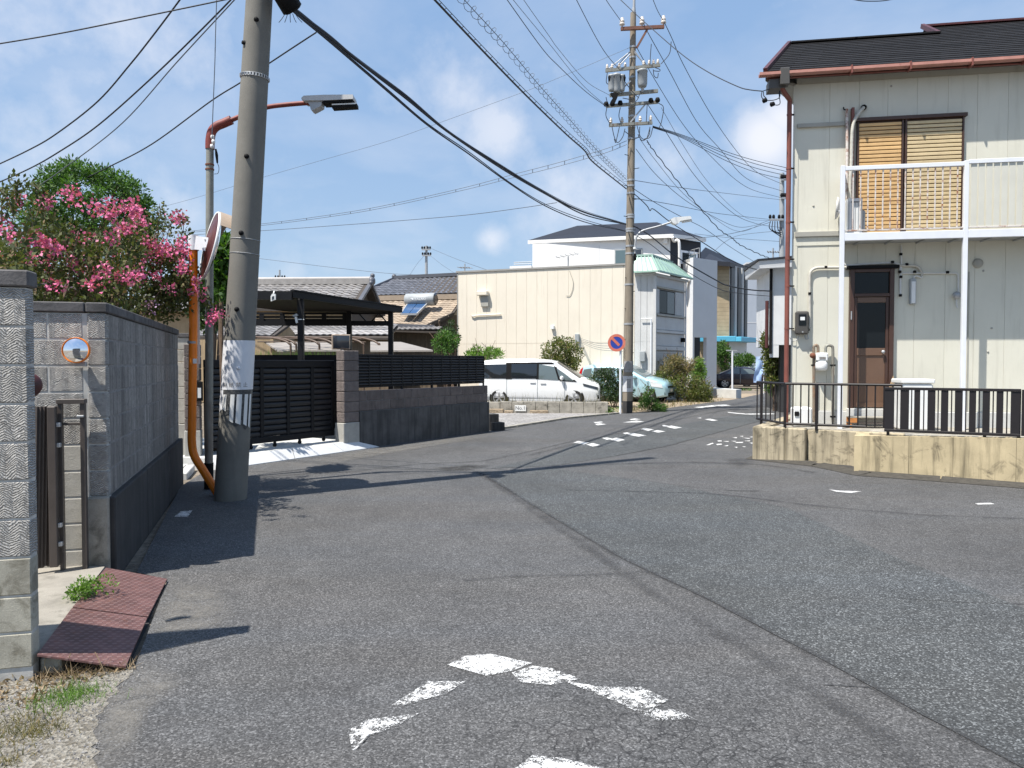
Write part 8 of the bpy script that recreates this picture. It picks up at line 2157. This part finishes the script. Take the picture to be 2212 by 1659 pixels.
wire('faint thin wire climbing from the crape myrtle to the transformer crossarm stay', [(1362, 102), (1207, 168), (1130, 199), (954, 263.5), (840, 304), (713, 341), (585, 378), (420, 428), (330, 452)], 24.5, 32, .006, 'wire_grey')
wire('low grey wire passing behind the leaning pole above the tiled ridges', [(480, 548), (557, 558), (747, 581), (879, 593), (985, 590), (1060, 585)], 60, 44, .014, 'wire_grey')
wire('grey wire from the distant pale pole down to the cream building roof', [(932, 537), (990, 561), (1066, 588)], 71, 48, .016, 'wire_grey')
wire('shorter grey wire from the distant pale pole toward the dark tiled ridge right end', [(932, 554), (955, 572), (985, 592)], 71, 60, .014, 'wire_grey')
wire('grey stay wire from the distant pale pole to the dark tiled ridge left end', [(916, 553), (901, 570), (884, 596)], 71, 60, .014, 'wire_grey')
wire('sagging wire end just dipping into the picture at the top right', [(1800, -14), (1850, 0), (1884, 2.6), (1920, 0), (1980, -14)], 15, 15.5, .010)
# jumpers on the transformer pole
for pts in ([(1311, 232), (1309, 250), (1318, 268)], [(1340, 232), (1337, 250), (1341, 266)], [(1398, 224), (1397, 248), (1396, 264)], [(1421, 222), (1433, 232), (1429, 262), (1424, 276)], [(1322, 274), (1327, 296), (1334, 308), (1345, 296), (1350, 278)], [(1338, 274), (1333, 296), (1330, 308), (1327, 300)], [(1376, 272), (1384, 296), (1396, 300), (1404, 276)], [(1382, 274), (1380, 294), (1370, 298), (1350, 284)], [(1404, 274), (1402, 292), (1388, 304), (1378, 290)], [(1410, 276), (1404, 296), (1392, 300)], [(1407, 95), (1405, 120), (1404, 142)], [(1450, 90), (1446, 116), (1428, 138)], [(1415, 146), (1425, 150), (1424, 154), (1412, 153)], [(1411, 150), (1413, 164), (1420, 168), (1422, 158)], [(1312, 156), (1310, 178), (1320, 184)], [(1345, 168), (1352, 180), (1368, 200), (1380, 212)], [(1309, 210), (1312, 222), (1316, 230)], [(1345, 212), (1365, 214), (1372, 200)], [(1383, 200), (1376, 216), (1366, 222)], [(1332, 146), (1346, 128), (1360, 112)]):
    MB().tube(bez([AT(x, y, 24.3) for x, y in pts], 6), .013, 5).build('jumper', M['wire'], bpy.data.objects['utility_pole.001'])
# ================================================================== crape myrtle and the clipped tree over the block wall
def wall_x(Y): return -3.093 - .312 * (Y - 5.65) / .95
CMb = Vector((-5.2, 7.6, 0))
cm = thing('crape_myrtle', 'spreading crape myrtle with pink flower panicles leaning over the grey block wall', 'flowering shrub', CMb)
fl = [(39, 425.6), (33, 440), (106, 433), (99, 443), (151, 414), (167, 437), (205, 444), (238, 437), (226, 458), (233, 464), (259, 451), (270, 447), (283, 447), (292, 452), (271, 489), (262, 497), (280, 494), (290, 484), (299, 470), (303, 480), (306, 520), (310, 528), (380, 468), (388, 470), (394, 478), (330, 529), (338, 538), (345, 545), (353, 541), (362, 536), (377, 531), (370, 545), (396, 524), (402, 541), (392, 550), (382, 555), (360, 552), (345, 556), (318, 557), (398, 567), (339, 572), (402, 588), (392, 582), (341, 598), (366, 624), (375, 628), (424, 607), (412, 631), (434, 633), (452, 686), (460, 690), (469, 677), (264, 593), (258, 600), (294, 590), (300, 597), (288, 600), (231, 586), (243, 582), (217, 595), (205, 576), (198, 584), (200, 612), (254, 562), (174, 576), (166, 585), (155, 562), (160, 570), (115, 609), (119, 615), (101, 579), (105, 572), (61, 548), (66, 555), (80, 513), (74, 520), (88, 518), (56, 524), (99, 524), (108, 530), (118, 534), (126, 540), (132, 536), (138, 530), (111, 550), (7, 515), (2, 489), (12, 475), (20, 505), (200, 517), (243, 513), (179, 510), (160, 522), (2, 548), (20, 540)]
def depth_for(px, py):
    D = 8.2 - .9 * (px < 60) + random.uniform(-.9, .9)
    if px > 300: D = 9.3 + random.uniform(-.5, .35)
    if px > 405: D = 9.35 + random.uniform(-.15, .1)
    if px < 300:
        for _ in range(8):
            if AT(px, py, D).x < wall_x(D) - .1 or AT(px, py, D).z > 2.3: break
            D += .4
    return D
# foliage clumps: px, py, radius px, count
bl = []
def addc(cx, cy, rx, ry, n, r=.13):
    for _ in range(n):
        a = random.random() * 6.283; q = random.random() ** .5
        x, y = cx + rx * q * math.cos(a), cy + ry * q * math.sin(a); D = depth_for(x, y); p = AT(x, y, D)
        if p.z < 2.2 and p.x > wall_x(D) - .12: continue
        bl.append((tuple(p), r * random.uniform(.5, 1.15), random.uniform(.5, 1.2)))
addc(200, 590, 190, 85, 300); addc(110, 545, 110, 55, 120); addc(200, 650, 160, 45, 150); addc(330, 610, 90, 70, 150)
addc(240, 545, 90, 40, 90); addc(110, 505, 40, 30, 26, .10); addc(270, 490, 30, 26, 16, .09); addc(360, 650, 60, 38, 80, .11); addc(385, 590, 26, 60, 40, .10); addc(15, 560, 40, 40, 50); addc(300, 520, 30, 30, 20, .10)
P_, N_ = clump_points(bl, 15, .2)
keep = rng.random(len(P_)) < .95
leaf_mesh('foliage', M['leaf_myrtle'], P_[keep], N_[keep], .062, .52, None, cm)
# loose airy shoots against the sky
sh_ = []; stems = MB()
tips = [(22, 440, 10, 470), (46, 400, 30, 470), (38, 388, 34, 440), (345, 440, 330, 520), (352, 458, 336, 520), (322, 470, 318, 540), (374, 470, 356, 540), (390, 462, 380, 540), (300, 520, 296, 570), (64, 452, 66, 520), (84, 430, 92, 500), (70, 395, 78, 470), (418, 640, 385, 610), (455, 676, 400, 620), (468, 668, 410, 640), (432, 600, 392, 590), (10, 410, 4, 480), (28, 492, 22, 540), (100, 418, 108, 480), (408, 505, 392, 560)]
for x, y, bx, by in tips:
    D = depth_for(x, y); a, b = AT(bx, by, D), AT(x, y, D); pts = bez([a, a.lerp(b, .5) + Vector((random.gauss(0, .05), 0, .04)), b], 6); stems.tube(pts, .006, 5, 0, True, .003)
    for p in pts[1:]:
        for _ in range(7): sh_.append(p + Vector((random.gauss(0, .04), random.gauss(0, .05), random.gauss(0, .04))))
leaf_mesh('shoot_leaves', M['leaf_myrtle'], [tuple(p) for p in sh_], rng.normal(0, 1, (len(sh_), 3)), .055, .5, None, cm)
for k in range(26):
    x, y = random.uniform(20, 390), random.uniform(480, 640); D = depth_for(x, y); tp_ = AT(x, y, D)
    a = CMb + Vector((random.gauss(0, .15), random.gauss(0, .2), 0)); mid = a.lerp(tp_, .5) + Vector((random.gauss(0, .15), 0, .35)); stems.tube(bez([a, a + Vector((0, 0, 1.0)), mid, tp_], 5), .026, 6, 0, True, .006)
o = stems.build('stems', M['bark'], cm); o['kind'] = 'stuff'
for i, (x, y) in enumerate(fl):
    D = depth_for(x, y) - .40; c = np.array(AT(x, y, D)); n = random.randint(24, 52); w = random.uniform(.020, .034)
    ax = np.array((random.uniform(-1, 1), random.uniform(-.6, .2), random.uniform(-.2, .9))); ax /= np.linalg.norm(ax)
    q = rng.normal(0, 1, (n, 3)) * w; pos = c + q + ax * rng.uniform(-1.7, 1.7, (n, 1)) * w
    leaf_mesh('flower_panicle', M['petal_pink'], pos, q / (np.linalg.norm(q, axis=1)[:, None] + 1e-6), .033, 1.05, None, cm, .8)['kind'] = 'stuff'
c = np.array(AT(326, 665, 8.6)); q = rng.normal(0, .04, (40, 3)); leaf_mesh('flower_panicle', M['petal_lilac'], c + q, q * 20, .032, .95, None, cm, .8)['kind'] = 'stuff'
# the clipped green tree
tc = AT(202, 462, 13.2)
tr = thing('round_tree', 'dense round green clipped tree rising behind the pink flowering shrub', 'tree', (tc.x, tc.y, 0))
bl = []
for _ in range(560):
    d = Vector(rng.normal(0, 1, 3)).normalized()
    if d.z < -.75: continue
    rr = 1.0 * (.80 + .22 * random.random() + .10 * math.sin(d.x * 5 + d.z * 4) + (.10 if random.random() < .12 else 0))
    bl.append((tuple(tc + Vector((d.x * rr * .98, d.y * rr, d.z * rr * .93 - .05))), .13 * random.uniform(.6, 1.15), 1))
P_, N_ = clump_points(bl, 42, .3)
leaf_mesh('crown', M['leaf_green'], P_, N_, .075, .36, None, tr)
st = MB(); st.tube(bez([Vector((tc.x, tc.y, -.05)), Vector((tc.x + .05, tc.y, 1.8)), tc], 6), .12, 8, 0, True, .05)
for k in range(9):
    d = Vector((random.gauss(0, 1), random.gauss(0, 1), random.uniform(.2, 1))).normalized(); st.tube([tc - Vector((0, 0, .5)), tc + d * .8], .035, 6, 0, True, .012)
st.build('trunk', M['bark'], tr)
shrub('shrub', 'broad leaved green plant showing between the traffic mirror and the leaning pole', disc_px(480, 575, 12, 62, 60, .10, 10.6, .25), 26, M['leaf_green'], .12, 'shrub', .6, 8)
shrub('shrub', 'dark green shrub under the carport roof left of the leaning pole', disc_px(455, 660, 34, 48, 70, .14, 12.6, .4), 30, M['leaf_dark'], .10, 'shrub')
S.render.engine = 'CYCLES'
